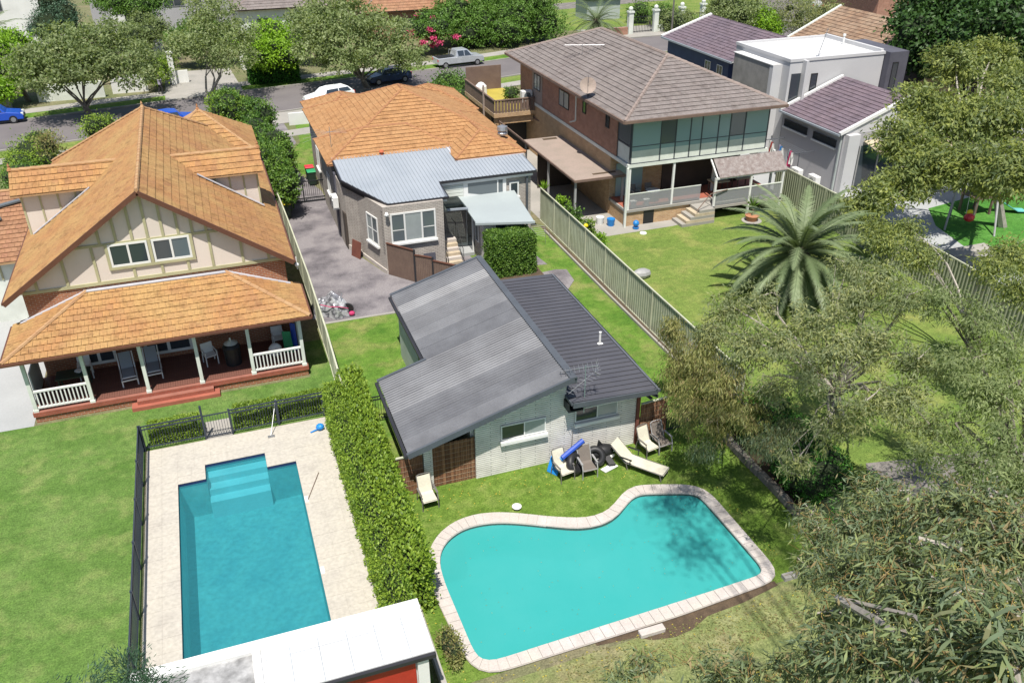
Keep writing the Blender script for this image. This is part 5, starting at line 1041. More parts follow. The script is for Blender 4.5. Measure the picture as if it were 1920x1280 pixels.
a2 = solo('air_conditioner', B().box(21.9, 22.7, 59.9, 60.4, 3.4, 4.7), M['white'], 'tall white air conditioner on the yellow balcony of the brick house', 'air conditioner', bevel=.03)
for z in (3.75, 4.35): mk('fan_grille', B().tube([(22.3,59.9,z),(22.3,59.87,z)], .27, 14), M['glassG'], a2)
solo('covered_table', B().lathe((20.5, 65.5, 3.4), [(.5,0),(.45,.6),(.2,.85),(.05,.9)], 9), M['white'], 'white covered lump at the far end of the yellow balcony', 'covered table')
bush('potted_shrub', 'bushy green potted plant on the yellow balcony of the brick house', 'plant', (21.9, 62.3, 4.0), (.55, .7, .65), 900, LV['mid'], (.12, .08))
# carport
cp = thing('carport', 'flat brown sheet carport beside the two-storey brick house', 'carport', (21.5, 50, 0)); mk('carport_roof', B().box(20.05, 23.4, 45.65, 54.6, 2.72, 2.8), M['mesh'], cp); mk('fascia', B().bar((20.02,45.6,2.74),(20.02,66,2.74),.08,.12).bar((20.02,45.6,2.74),(23.4,45.6,2.74),.08,.14).bar((23.3,54.6,2.74),(22.7,60,2.74),.08,.1), M['timber'], cp)
for q in ((20.15,45.8),(20.15,50.2),(20.15,54.4),(20.15,58.5),(23.3,45.8)): mk('post', B().box(q[0]-.06, q[0]+.06, q[1]-.06, q[1]+.06, 0, 2.72), M['chairmetal2'], cp)
mk('debris', B().box(21.5,23.0,46.2,46.4,2.802,2.83).box(21.3,22.3,54.0,54.3,2.802,2.83), M['mulch'], cp)
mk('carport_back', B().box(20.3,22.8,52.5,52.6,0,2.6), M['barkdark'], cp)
for (x, y, mm, l) in ((21.6,45.2,'white','white bucket under the front edge of the brown carport'), (22.1,44.7,'bluep','blue bucket on the concrete in front of the brown carport')): solo('bucket', B().lathe((x,y,0), [(.2,0),(.26,.45),(.24,.45)], 12), M[mm], l, 'bucket')
b = B().ball((23.3,43.7,.35), (.2,.2,.2)); b.lathe((23.3,43.7,0), [(.18,0),(.2,.12)], 10); solo('hose_reel', b, M['bluep'], 'blue hose reel against the tan brick base of the deck', 'hose reel')
solo('concrete_patch', B().lathe((23.4,42.9,0), [(.22,0),(.2,.05)], 10), M['white'], 'white stone disc at the lawn edge by the tan brick wall', 'stone')
# roof fittings of house C
ds = thing('satellite_dish', 'grey mesh satellite dish on the left eave of the brick house', 'satellite dish', (22.4, 48.8, 6.6)); b = B(); C0 = Vector((22.0,48.6,7.6)); ax = Vector((-.35,-.8,.45)).normalized(); u_ = ax.cross(Vector((0,0,1))).normalized(); v_ = ax.cross(u_); V = [C0-ax*.12]; F = []
for r_, dd in ((.26,-.05),(.5,.03)):
    for k in range(16): a = 2*math.pi*k/16; V.append(C0+ax*dd+(u_*math.cos(a)+v_*math.sin(a))*r_)
F = [(0,1+k,1+(k+1)%16) for k in range(16)]+[(1+k,17+k,17+(k+1)%16,1+(k+1)%16) for k in range(16)]; b.poly(V, F); mk('dish', b, M['mesh'], ds)
mk('mast', B().tube([(22.1,48.75,6.4),(22.05,48.7,7.55)], .03), M['gutter'], ds); mk('feed_arm', B().tube([C0-v_*.6, C0+ax*.6], .015, 4), M['gutter'], ds)
aw = thing('television_antenna', 'faint flat antenna lying over the grey tiled roof of the brick house', 'antenna', (24.6,55.5,7.9)); b = B().tube([(24.6,55.5,7.8),(24.6,55.5,8.6)], .02, 5).tube([(23.6,56.2,8.5),(25.9,54.8,8.6)], .02, 5)
for k in range(12): c = Vector((23.6,56.2,8.5)).lerp(Vector((25.9,54.8,8.6)), k/11); b.tube([c-Vector((.4,.6,0))*.6, c+Vector((.4,.6,0))*.6], .008, 4)
mk('elements', b, M['alu'], aw)
solo('white_pipe', B().tube([(22.6,51.7,4.6),(22.6,51.7,6.9)], .05, 6).tube([(22.6,51.7,4.6),(22.2,51.7,4.55)], .05, 6), M['offwhite'], 'white vertical pipe in front of the brown brick side wall', 'pipe')
# planter on the lawn
p_ = solo('flower_pot', B().lathe((30.6,42.4,0), [(.3,0),(.42,.3),(.44,.36),(.36,.36)], 12), M['pot'], 'wide terracotta pot with a small palm at the lawn edge by the pergola', 'pot')
mk('saucer', B().lathe((30.6,42.4,0), [(.62,0),(.62,.03)], 14), M['concrete'], p_)
solo('lawn_rock', B().ball((20.5,37.4,.22), (.55,.35,.3), 9, 6), M['chairmetal2'], 'pale grey covered mound on the lawn right behind the olive fence', 'rock')

# ================================================================ house D (pale modern) and E (navy), F (brown tiles)
t = thing('modern_house', 'pale grey modern house with white flat-roofed tower and purple-grey tiled wing', 'house', (43, 52, 0))
mk('wing_wall', B().prism([(38.6,44.9),(48.5,44.9),(48.5,51.5),(38.6,51.5)], 0, 3.92), M['rendgrey'], t); mk('wing_gable', B().ext([(38.6,44.92,3.92),(48.0,44.92,3.92),(43.3,44.92,5.7),(38.6,44.92,3.98)], (0,.2,0)), M['rendwhite'], t)
zd = lambda x: 4.0+.385*(x-38.5)
rf = mk('wing_roof', B().ext([(38.3,45.0,zd(38.3)-.02),(43.3,45.0,zd(43.3)-.02),(43.3,51.4,zd(43.3)-.02),(38.3,51.4,zd(38.3)-.02)], (0,0,-.1)).ext([(48.3,45.0,zd(38.3)-.02),(48.3,51.4,zd(38.3)-.02),(43.3,51.4,zd(43.3)-.02),(43.3,45.0,zd(43.3)-.02)], (0,0,-.1)), M['rendwhite'], t)
roof_plane(t, rf, [(38.3,51.4,zd(38.3)),(38.3,45.0,zd(38.3)),(43.3,45.0,zd(43.3)),(43.3,51.4,zd(43.3))], M['tileE'], tw=.33, th=.36); roof_plane(t, rf, [(48.3,45.0,zd(38.3)),(48.3,51.4,zd(38.3)),(43.3,51.4,zd(43.3)),(43.3,45.0,zd(43.3))], M['tileE'], tw=.33, th=.36)
bars('parapet_capping', [((38.25,44.92,zd(38.25)+.06),(43.3,44.92,zd(43.3)+.06),.2,.2), ((43.3,44.92,zd(43.3)+.06),(48.4,44.92,zd(38.2)+.06),.2,.2), ((38.25,51.5,zd(38.25)+.08),(43.2,51.5,zd(43.2)+.08),.2,.2)], M['white'], rf); mk('gutter', B().bar((38.22,44.9,3.86),(38.22,51.5,3.86),.12,.12), M['tin'], rf)
for y0, y1 in ((45.5,47.9),(48.6,51.2)): window(t, (38.58, y0, 2.85), Yv, mX, y1-y0, .5, 1, 1, fw_=.04, fm=M['gutter'], sm=M['white'])
mk('downpipe', B().box(38.48, 38.58, 45.0, 45.1, 0, 3.9), M['palegreen'], t); mk('white_blade_wall', B().box(38.7, 39.6, 44.5, 44.9, 0, 3.9), M['rendwhite'], t); mk('glass_wall', B().box(39.6, 46, 44.85, 44.9, .2, 3.0), M['glass'], t)
aw = mk('awning', B().ext([(40.2,43.0,2.9),(47,43.0,2.9),(47,44.85,3.3),(40.2,44.85,3.3)], (0,0,.05)), M['sandst'], t)
for x in (40.0, 41.6, 43.2): mk('window_mullion', B().box(x-.05, x+.05, 44.8, 44.86, .2, 3.0), M['chairmetal2'], t)
tw_ = mk('tower_wall', B().box(38.75, 46.7, 51.75, 58.6, 0, 7.1), M['rendwhite'], t)
pp = B(); pp.box(38.7, 46.75, 51.7, 51.95, 7.1, 7.3); pp.box(38.7, 46.75, 58.4, 58.65, 7.1, 7.3); pp.box(38.7, 38.95, 51.95, 58.4, 7.1, 7.3); pp.box(46.5, 46.75, 51.95, 58.4, 7.1, 7.42); mk('parapet', pp, M['rendwhite'], tw_); mk('flat_roof', B().box(38.95, 46.5, 51.95, 58.4, 7.102, 7.14), M['roofwhite'], tw_)
mk('stone_bay', B().box(38.0, 38.75, 53.0, 57.6, 0, 6.75), M['slatestone'], tw_); mk('bay_end', B().box(37.98, 38.9, 52.6, 53.0, 0, 6.75), M['rendwhite'], tw_); mk('bay_roof', B().box(37.95, 38.72, 52.6, 57.7, 6.75, 6.8), M['roofwhite'], tw_)
window(tw_, (40.6,51.73,4.6), X, mY, .55, 1.6, 1, 1, fw_=.04, fm=M['gutter'], sm=M['white']); mk('dark_window', B().box(38.95, 39.7, 51.68, 51.74, 3.9, 6.3), M['glass'], tw_); mk('fin_wall', B().box(39.75, 39.95, 51.3, 51.75, 0, 7.2), M['rendwhite'], tw_)
mk('east_block', B().box(46.75, 48.4, 51.2, 56, 0, 7.3), M['blueslate'], tw_); window(tw_, (47.1,51.18,4.6), X, mY, .5, 2.0, 1, 1, fw_=.04, fm=M['gutter'])
solo('roof_mast', B().tube([(41.6,52.6,7.14),(42.1,52.6,9.0)], .025, 5).lathe((41.6,52.6,7.14), [(.15,0),(.12,.05)], 8), M['alu'], 'thin metal mast on the white flat roof of the modern house', 'mast'); solo('roof_flue', B().lathe((46.1,55.6,7.14), [(.08,0),(.08,.6),(.12,.62),(.1,.75)], 8), M['white'], 'short white flue at the far edge of the white flat roof', 'flue')
for (x, y, l) in ((36.7,46.6,'one by the fence nearer the clothesline'), (36.9,45.0,'one nearer the white blade wall')):
    a3 = solo('air_conditioner', B().box(x-.2, x+.2, y-.42, y+.42, .55, 1.35), M['white'], 'white outdoor air conditioner beside the grey modern wall, ' + l, 'air conditioner', 'air conditioners of the modern house', bevel=.03); mk('fan_grille', B().tube([(x-.2,y,.95),(x-.22,y,.95)], .28, 12), M['alu'], a3)
cl = thing('clothesline', 'fold-out clothesline on the grey wall of the modern house', 'clothesline', (37.2,49.5,0)); b = B()
for k in range(5): b.tube([(36.9+.25*k,47.4,2.1),(36.9+.25*k,50.8,2.1)], .008, 4)
mk('lines', b, M['alu'], cl); mk('arm', B().tube([(36.8,47.4,2.1),(38.5,47.4,2.1)], .025).tube([(36.8,50.8,2.1),(38.5,50.8,2.1)], .025).tube([(37.3,47.4,0),(37.3,47.4,2.1)], .03).tube([(37.3,50.8,0),(37.3,50.8,2.1)], .03), M['trimdark'], cl)
WL = ['white cloth nearest the white blade wall on the clothesline','pink-red cloth on the clothesline between white and pale blue ones','pale blue-grey cloth on the clothesline beside a pink-red one','white cloth hanging left of the bright blue one on the clothesline','bright blue cloth on the clothesline','lilac cloth beside the bright blue one on the clothesline','white cloth between lilac and red ones on the clothesline','red cloth towards the street end of the clothesline','white cloth at the street end of the clothesline']
for k in range(9):
    mm = ['white','pink','tin','white','bluep','lilac','white','red','white'][k]; y = 47.5+k*.37; b = B(); V = []; F = []
    for i in range(5):
        for j in range(4): V.append((36.9+.15*(k % 3)+.05*math.sin(i*2+j), y+.35*i/4, 2.1-(.85+.3*(k % 2))*j/3))
    for i in range(4):
        for j in range(3): F.append((i*4+j, i*4+j+1, i*4+j+5, i*4+j+4))
    solo('hanging_cloth', b.poly(V, F), M[mm], WL[k], 'washing', 'washing on the clothesline')
t = thing('navy_house', 'navy rendered house with purple-grey tiled gable roof behind the brick house', 'house', (45, 68, 0))
mk('wall', B().box(40.8, 49.5, 62.5, 72.8, 0, 5.0), M['navy'], t); rf = mk('roof', B(), M['rendwhite'], t); b = B(); W1 = [(40.4,73.3,5.1),(40.4,61.5,5.1),(45.4,61.5,6.7),(45.4,73.3,6.7)]; E1 = [(50.4,61.5,5.1),(50.4,73.3,5.1),(45.4,73.3,6.7),(45.4,61.5,6.7)]
deckb(b, W1); deckb(b, E1); rf.data = mk('tmpdeck', b, M['rendwhite'], t).data; bpy.data.objects.remove(bpy.data.objects['tmpdeck'])
roof_plane(t, rf, W1, M['tileE'], tw=.33, th=.4); roof_plane(t, rf, E1, M['tileE'], tw=.33, th=.4)
mk('gable_end', B().ext([(40.9,72.6,4.9),(49.6,72.6,4.9),(45.4,72.6,6.6)], (0,.15,0)).ext([(40.9,62.5,4.9),(49.6,62.5,4.9),(45.4,62.5,6.6)], (0,.15,0)), M['navy'], t)
mk('barge', B().bar((40.4,73.35,5.15),(45.4,73.35,6.78),.3,.16), M['white'], rf); mk('gutter', B().bar((40.35,61.5,5.05),(40.35,73.3,5.05),.14,.14), M['tin'], rf)
for y in (63.3, 65.2): window(t, (40.79, y, 3.2), Yv, mX, .9, 1.2, 2, 1, fm=M['white'], sill=False)
t = thing('brown_tiled_house', 'house with broad brown tiled roof at the upper right behind the modern house', 'house', (58, 62, 0))
mk('wall', B().box(51.2, 60.6, 53.5, 70, 0, 4.0), M['brickT'], t); rf = mk('roof', B(), M['ridgeC'], t); b = B(); W1 = [(50.6,70.5,4.0),(50.6,53.0,4.0),(57.5,53.0,7.2),(57.5,70.5,7.2)]; E1 = [(64.4,53,4.0),(64.4,70.5,4.0),(57.5,70.5,7.2),(57.5,53,7.2)]
deckb(b, W1); deckb(b, E1); rf.data = mk('tmpdeck', b, M['ridgeC'], t).data; bpy.data.objects.remove(bpy.data.objects['tmpdeck']); roof_plane(t, rf, W1, M['tileF'], tw=.35, th=.45); roof_plane(t, rf, E1, M['tileF'], tw=.35, th=.45)
mk('barge', B().bar((50.6,70.55,4.05),(57.5,70.55,7.25),.25,.16), M['offwhite'], rf); mk('gable_end', B().ext([(51.2,53.6,3.9),(63.8,53.6,3.9),(57.5,53.6,7.0)], (0,.15,0)), M['brickT'], t)

# ================================================================ white pool building at the bottom
t = thing('pool_house', 'white flat-roofed pool building with a red front at the bottom of the view', 'building', (-.5, 15.8, 0))
mk('wall', B().box(-4.0, 2.95, 15.12, 16.6, 0, 2.28), M['white'], t); mk('red_front', B().box(-1.2, 2.62, 15.06, 15.11, 0, 2.12), M['red'], t); mk('front_post', B().box(2.66, 2.95, 14.98, 15.12, 0, 2.25), M['white'], t)
rf = mk('roof', B().box(-1.05, 3.12, 15.0, 16.45, 2.3, 2.4), M['roofwhite'], t)
for k in range(5): mk('roof_seam', B().box(-.35+k*.72, -.33+k*.72, 15.0, 16.4, 2.4, 2.408), M['tin'], rf)
mk('screw_line', B().box(-1.0, 3.1, 16.1, 16.115, 2.4, 2.406), M['tin'], rf); mk('back_parapet', B().box(-4.12, 3.12, 16.45, 16.8, 2.28, 2.46), M['white'], rf); mk('side_parapet', B().box(-1.25, -1.05, 14.95, 16.45, 2.28, 2.46), M['white'], rf)
mk('old_slab', B().box(-4.1, -1.25, 14.5, 16.45, 2.25, 2.36), mat('stained_grey_slab', (.42,.42,.42), .9, (.18,.18,.18), 2.2, 8, .3, .4), rf); mk('gutter', B().box(-1.2, 3.14, 14.9, 15.0, 2.24, 2.36), M['gutter'], rf)
for q in ((-1.7,15.2,.5,.12),(-1.55,14.9,.12,.4),(-1.9,15.0,.25,.1)): mk('patch', B().box(q[0], q[0]+q[2], q[1], q[1]+q[3], 2.36, 2.4), M['black'] if q[2] < .3 else M['white'], rf)

# ================================================================ far side of the street
def far_house(name, label, x0, x1, y0, y1, h, wall, roof_h=0, rmat='tileG', wins=(), flat=None, over=.6):
    t = thing(name, label, 'house', ((x0+x1)/2, (y0+y1)/2, 0)); mk('wall', B().box(x0, x1, y0, y1, 0, h), wall, t)
    if roof_h:
        rf = mk('roof', B().box(x0-over, x1+over, y0-over, y1+over, h-.1, h), M['timber'], t); s_ = roof_h/(min(x1-x0, y1-y0)/2+over); hip_build(t, rf, x0-over, x1+over, y0-over, y1+over, h, s_, M[rmat], M['ridgeC'], tw=.5, th=.5, faces='SEW')
    else: mk('roof', B().box(x0-over*.6, x1+over*.6, y0-over*.6, y1, h, h+.25), flat or M['tin'], t)
    for (wx, wz, ww, wh) in wins: window(t, (x0+wx, y0-.02, wz), X, mY, ww, wh, 2 if ww > 1.2 else 1, 1, fm=M['chairmetal2'], sill=False)
    return t
far_house('white_house', 'white rendered two-storey house behind palms at the far left', -27, -14.5, 121, 130, 7.6, M['white'], flat=M['tin'], wins=[(4.9,3.9,1.5,2.6),(8.5,1,1.4,1.2)])
far_house('grey_house', 'low grey modern house with dark openings beyond the street trees', -11.5, 5.5, 124, 134, 6.2, M['rendgrey'], flat=M['tin'], wins=[(3.2,.5,1.6,4.4),(8.5,3.0,2.6,2.4),(12.0,3.0,1.2,2.4)])
far_house('slate_roofed_house', 'house with dark hipped slate roof beyond the lime green street tree', 5.5, 15.5, 114, 124, 3.6, M['offwhite'], 3.0, 'tileC', wins=[(2,1,1.6,1.5)])
far_house('brick_cottage', 'low brick cottage with pinkish roof behind the bougainvillea', 19.5, 34, 108, 118, 3.4, M['brickC'], 3.2, 'tileG', wins=[(4,.8,2.2,1.6),(9,.8,1.8,1.6)])
far_house('brick_house', 'red brick house with orange roof half hidden by the dark tree', 84, 104, 96, 110, 4.5, M['brickC'], 4.2, 'tileB')
far_house('brick_house', 'plain dark brick building beyond the cross street at the upper right', 84, 92, 124, 132, 5.5, M['brickC'], flat=M['timber'])
far_house('low_shed', 'low green-roofed shed behind the pale gate pillars', 50.2, 55, 112, 116, 2.6, M['palegreen'], flat=M['bingreen'])
far_house('grey_slate_shed', 'grey sheet-roofed shed at the right edge behind the play lawn', 52.0, 60, 36, 44, 2.4, M['rendgrey'], 1.6, 'tileC')
for (x, y, l) in ((51.3,101.4,'one standing beside the low brick wall'),(54.9,101.6,'one at the left of the round green shrub'),(58.9,102.2,'one behind the thin lamp post'),(62.8,103.6,'one at the far right end')):
    p_ = thing('gate_pillar', 'tall cream gate pillar with ball top, ' + l, 'pillar', (x, y, 0), 'cream gate pillars across the street'); mk('shaft', B().box(x-.3, x+.3, y-.3, y+.3, 0, 2.5).box(x-.38, x+.38, y-.38, y+.38, 2.5, 2.7), M['offwhite'], p_); mk('ball', B().ball((x,y,2.95), .28), M['offwhite'], p_)
for (x0, x1, l) in ((51.7,54.5,'left'),(59.3,62.3,'right')):
    g_ = thing('iron_gate', 'dark iron gate between cream pillars, %s-hand pair of pillars' % l, 'gate', ((x0+x1)/2, 101.6, 0)); b = B()
    for i in range(14): x = x0+(x1-x0)*i/13; b.box(x-.02, x+.02, 101.6, 101.64, .1, 2.0)
    tag(mk('bars', b, M['black'], g_), kind='stuff'); mk('rail', B().bar((x0,101.62,.2),(x1,101.62,.2),.06).bar((x0,101.62,1.9),(x1,101.62,1.9),.06), M['black'], g_)
solo('low_wall', B().box(55.3,58.6,101.6,101.9,0,.8), M['offwhite'], 'low cream wall between the middle gate pillars', 'wall'); solo('low_wall', B().box(46.5,50.8,100.9,101.2,0,.9), M['brickC'], 'low red brick wall left of the cream gate pillars', 'wall')
solo('lamp_post', B().tube([(55.4,98.2,0),(55.4,98.2,7.5)], [.12,.08], 7), M['chairmetal'], 'tall dark lamp post in front of the cream gate pillars', 'lamp post')
# pale walls and pillars on the left
for (x0, x1, y, h, l, mm) in ((-14.5,-8.8,90.2,1.5,'long pinkish front wall behind the big round street tree, left part','offwhite'),(-8.2,-5,91.2,1.6,'white front wall panel behind the big round street tree, right part','white'),(-3.4,-1.2,93.6,1.2,'short white wall by the narrow driveway pillar','white'),(-26,-16.5,88.5,1.2,'grey paling wall behind the blue car','chairmetal2')):
    solo('front_wall', B().box(x0,x1,y,y+.25,0,h), M[mm], l, 'wall')
for (x, y, h, w_, l) in ((-8.2,118.2,4.6,1.6,'broad weathered white pillar beyond the big round street tree'),(-4,108.3,4.4,1.0,'tall white pillar standing between the pale driveways'),(-2.6,93.4,3.0,.5,'slim white pillar at the mouth of the pale driveway'),(4.4,97.8,3.0,.5,'slim white pillar at the right side of the pale driveway')):
    solo('white_pillar', B().box(x-w_/2,x+w_/2,y-.3,y+.3,0,h).box(x-w_/2-.08,x+w_/2+.08,y-.38,y+.38,h,h+.12), M['white'], l, 'pillar')
f_ = thing('front_fence', 'white rendered front fence panel with curved top beside the cottage path', 'fence', (8,73,0)); mk('panel', B().box(6.3,8.6,74.2,74.4,0,1.0), M['white'], f_); mk('pier', B().box(8.6,9.1,74.1,74.5,0,1.3), M['white'], f_)
b = B()
for i in range(12): b.box(9.2+i*.14,9.24+i*.14,74.25,74.29,.05,1.1)
tag(mk('pickets', b, M['black'], f_), kind='stuff')
# ================================================================ vehicles
def car(name, label, loc, rz, paint, L=4.4, W_=1.78, H=1.45, kind='hatch', cat='car'):
    t = thing(name, label, cat, loc, None, rz, world=False); w2 = W_/2
    # side profile x along length, front at +x
    if kind == 'ute': low = [(-L/2,.55),(-L/2,1.05),(-.55,1.08),(-.5,1.1),(L/2-1.35,1.08),(L/2-.15,.98),(L/2,.75),(L/2,.4),(-L/2,.4)]; cab = [(-.62,1.08),(-.45,1.72),(.75,1.74),(1.45,1.1)]
    else: low = [(-L/2,.55),(-L/2+.03,.95),(-L/2+.4,1.0),(L/2-1.3,.98),(L/2-.25,.82),(L/2,.62),(L/2,.3),(-L/2,.3)]; cab = [(-L/2+.12,.98),(-L/2+.6,H-.05),(-.1,H),(.55,H-.08),(L/2-1.25,.97)]
    def side(pr, ins, inst):
        n = len(pr); V = []; zt = max(p[1] for p in pr); zb = min(p[1] for p in pr)
        for sg in (-1, 1):
            for x, z in pr: k = (z-zb)/(zt-zb+1e-6); V.append((x, sg*(w2-ins-inst*k), z))
        return V, [tuple(range(n))[::-1], tuple(range(n, 2*n))]+[(i, (i+1) % n, n+(i+1) % n, n+i) for i in range(n)]
    mk('body', B().poly(*side(low, 0, .06)), paint, t, bevel=.05)
    mk('cabin', B().poly(*side(cab, .05, .2)), paint, t, bevel=.03)
    zt = max(p[1] for p in cab)
    # windows: slightly proud glass on sides and screens
    sg_ = B(); a, z0, z1 = cab, cab[0][1]+.06, zt-.1
    for sg in (-1, 1):
        def P_(x, z): k = (z-cab[0][1])/(zt-cab[0][1]); return (x, sg*(w2-.05-.2*k+.012), z)
        x0 = cab[0][0]+.28; x1 = cab[-1][0]-.3; xa = cab[1][0]+.05; xb = cab[-2][0]-.02; xm = (x0+x1)/2-.05
        for (p, q, r, s) in (((x0,z0),(xm-.04,z0),(xm-.04,z1),(xa,z1)), ((xm+.04,z0),(x1,z0),(xb,z1),(xm+.04,z1))):
            sg_.ext([P_(*p),P_(*q),P_(*r),P_(*s)], (0, sg*.008, 0))
    mk('side_windows', sg_, M['glass'], t)
    def screen(p, q, off):
        p = Vector((p[0],0,p[1])); q = Vector((q[0],0,q[1])); d = (q-p); n = Vector((d.z,0,-d.x)).normalized()*off; a_ = p+d*.1+n; b_ = p+d*.92+n; wa = w2-.14; wb = w2-.28
        return [(a_.x,-wa,a_.z),(a_.x,wa,a_.z),(b_.x,wb,b_.z),(b_.x,-wb,b_.z)]
    mk('windscreen', B().ext(screen(cab[-1], cab[-2], -.015), (.01,0,.01)), M['glass'], t); mk('rear_window', B().ext(screen(cab[0], cab[1], .015), (-.01,0,.01)), M['glass'], t)
    if kind == 'ute': mk('tray_liner', B().box(-L/2+.12, -.72, -w2+.18, w2-.18, 1.06, 1.1), M['black'], t); mk('sports_bar', B().tube([(-.8,-w2+.15,1.05),(-.75,-w2+.2,1.62),(-.75,w2-.2,1.62),(-.8,w2-.15,1.05)], .04), M['alu'], t)
    for sx in (-L/2+.8, L/2-.82):
        for sg in (-1, 1):
            wh = mk('wheel', B().tube([(sx, sg*(w2-.2), .33), (sx, sg*(w2+.01), .33)], .33, 16), M['rubber'], t); mk('rim', B().tube([(sx, sg*(w2-.0), .33), (sx, sg*(w2+.025), .33)], .2, 12), M['alu'], wh)
    for sg in (-1, 1): mk('headlight', B().box(L/2-.18, L/2+.01, sg*(w2-.35)-.16, sg*(w2-.35)+.16, .62, .78), M['clear'] if 0 else M['offwhite'], t); mk('tail_light', B().box(-L/2-.012, -L/2+.06, sg*(w2-.2)-.12, sg*(w2-.2)+.12, .72, .95), M['redp'], t)
    mk('bumper', B().box(L/2-.1, L/2+.04, -w2+.1, w2-.1, .3, .5), M['black'], t); return t
car('parked_car', 'bright blue hatchback parked at the far kerb at the left edge', (-17.1,83.9,0), R(4), M['carblue'])
car('parked_ute', 'silver dual-cab utility parked at the far kerb before the bougainvillea', (26.2,91.6,0), R(8), M['carsilver'], 5.3, 1.8, 1.75, 'ute', 'utility truck')
car('parked_car', 'white car half hidden behind the orange roof of the cottage', (10.7,80.6,0), R(200), M['carwhite'], 4.5)
car('parked_car', 'dark blue car under the spreading street tree behind the orange roof', (17.5,86.6,0), R(190), M['cardark'], 4.4)
car('parked_car', 'blue car showing only its roof behind the big yellow roof', (-3.0,77.2,0), R(10), M['carblue'], 4.4)
car('parked_car', 'small silver car on the cross street at the upper right', (84,109,0), R(70), M['carsilver'], 4.2)
# covered motorbike
t = thing('covered_motorbike', 'motorbike under a crumpled silver and black tarpaulin by the olive fence', 'motorbike', (4.15,38.9,0)); V = []; F = []; nx, ny = 36, 20
for i in range(nx+1):
    for j in range(ny+1):
        u = i/nx*2-1; v = j/ny*2-1; prof = max(0, 1-abs(v)**2.0)**.5; hgt = (.85+.35*math.exp(-((u-.1)/.28)**2)-.35*max(0, abs(u)-.6))*prof*max(0, 1-abs(u)**7)
        x = u*.95; y_ = v*(.52+.14*math.sin(5*u)); fold = .06*math.sin(13*u+4*v)*abs(v)+.045*math.sin(23*v+7*u)+random.uniform(-.01, .01)
        V.append((4.15+x*.92+y_*.25, 38.9-x*.3+y_*.9, max(.02, hgt+fold*(hgt > .05))))
for i in range(nx):
    for j in range(ny): k = i*(ny+1)+j; F.append((k, k+ny+1, k+ny+2, k+1))
mk('tarpaulin', B().poly(V, F), M['tarp'], t); mk('strap', B().tube([(3.6,38.5,.8),(4.0,38.38,.68),(4.5,38.3,.62),(4.9,38.35,.45)], .022, 5), M['pink'], t)
for (x, y) in ((3.45,39.15),(4.9,38.6)): w_ = mk('wheel', B().tube([(x-.02,y-.06,.3),(x+.02,y+.06,.3)], .3, 14), M['rubber'], t)
mk('handlebar', B().tube([(4.6,39.3,1.0),(4.75,38.9,1.05),(4.6,38.5,1.0)], .02, 5), M['alu'], t)
solo('red_cloth', B().ball((5.05,38.35,.15), (.16,.12,.12), 7, 5), M['pink'], 'pink-red bundle at the front end of the covered motorbike', 'bundle')
def wheelie_bin(label, x, y, lid, rz=0, s=1):
    t = thing('wheelie_bin', label, 'bin', (x, y, 0), None, rz, world=False); b = B().poly([(-.22,-.25,.08),(.22,-.25,.08),(.22,.25,.08),(-.22,.25,.08),(-.28,-.33,.95),(.28,-.33,.95),(.28,.33,.95),(-.28,.33,.95)], [(3,2,1,0),(4,5,6,7),(0,1,5,4),(1,2,6,5),(2,3,7,6),(3,0,4,7)]); mk('body', b, M['bingreen'], t)
    mk('lid', B().box(-.3,.3,-.36,.34,.95,1.02), lid, t, bevel=.02)
    for sx in (-.24,.24): mk('wheel', B().tube([(sx-.03,.28,.1),(sx+.03,.28,.1)], .1, 10), M['rubber'], t)
    mk('handle', B().tube([(-.25,.38,.98),(.25,.38,.98)], .02, 5), M['bingreen'], t)
wheelie_bin('dark wheelie bin with a yellow lid beside the olive fence', 3.62, 52.9, M['yellow']); wheelie_bin('wheelie bin with a green lid beyond the driveway gate', 6.0, 58.6, M['greenlid']); wheelie_bin('wheelie bin with a red lid furthest along the cottage side wall', 6.0, 59.6, M['redp'])
# ================================================================ pool chairs
def pool_chair(label, x, y, rz, cloth, frame, high=False, group=None):
    t = thing('pool_chair', label, 'chair', (x, y, 0), group, rz, world=False); w_ = .29
    for s in (-1, 1):
        mk('side_frame', B().tube([(s*w_,-.32,0),(s*w_,-.3,.42),(s*w_,-.2,.62),(s*w_,.25,.6),(s*w_*1.0,.34,.3),(s*w_,.38,0)], .02, 6), frame, t); mk('back_post', B().tube([(s*(w_-.04),.2,.38),(s*(w_-.04),.46,.98)], .018, 6), frame, t)
        mk('armrest', B().box(s*w_-.035, s*w_+.035, -.24, .26, .61, .635), frame, t)
    mk('top_bar', B().tube([(-w_+.04,.46,.98),(-w_*.5,.475,1.02),(w_*.5,.475,1.02),(w_-.04,.46,.98)], .018, 6), frame, t); mk('front_bar', B().tube([(-w_,-.3,.38),(w_,-.3,.38)], .018, 6), frame, t)
    V = []; F = []; pr = [(-.33,.36),(-.3,.41),(-.1,.395),(.12,.38),(.22,.42),(.3,.6),(.38,.8),(.455,.97)]
    mk('seat_sling', B().poly([(s*(w_-.04), y_, z) for y_, z in pr[:5] for s in (-1, 1)], [(2*i, 2*i+1, 2*i+3, 2*i+2) for i in range(4)]), cloth, t)
    mk('back_sling', B().poly([(s*(w_-.05), y_, z) for y_, z in pr[4:] for s in (-1, 1)], [(2*i, 2*i+1, 2*i+3, 2*i+2) for i in range(3)]), cloth, t); return t
gp_ = 'sling chairs on the artificial lawn'
pool_chair('cream sling chair standing alone before the brushwood screen and leafy hedge', 5.0, 23.3, .05, M['sling'], M['chairmetal'], group=gp_)
pool_chair('cream sling chair left of the inflatables against the white brick wall', 10.05, 23.1, .18, M['sling'], M['chairmetal'], group=gp_)
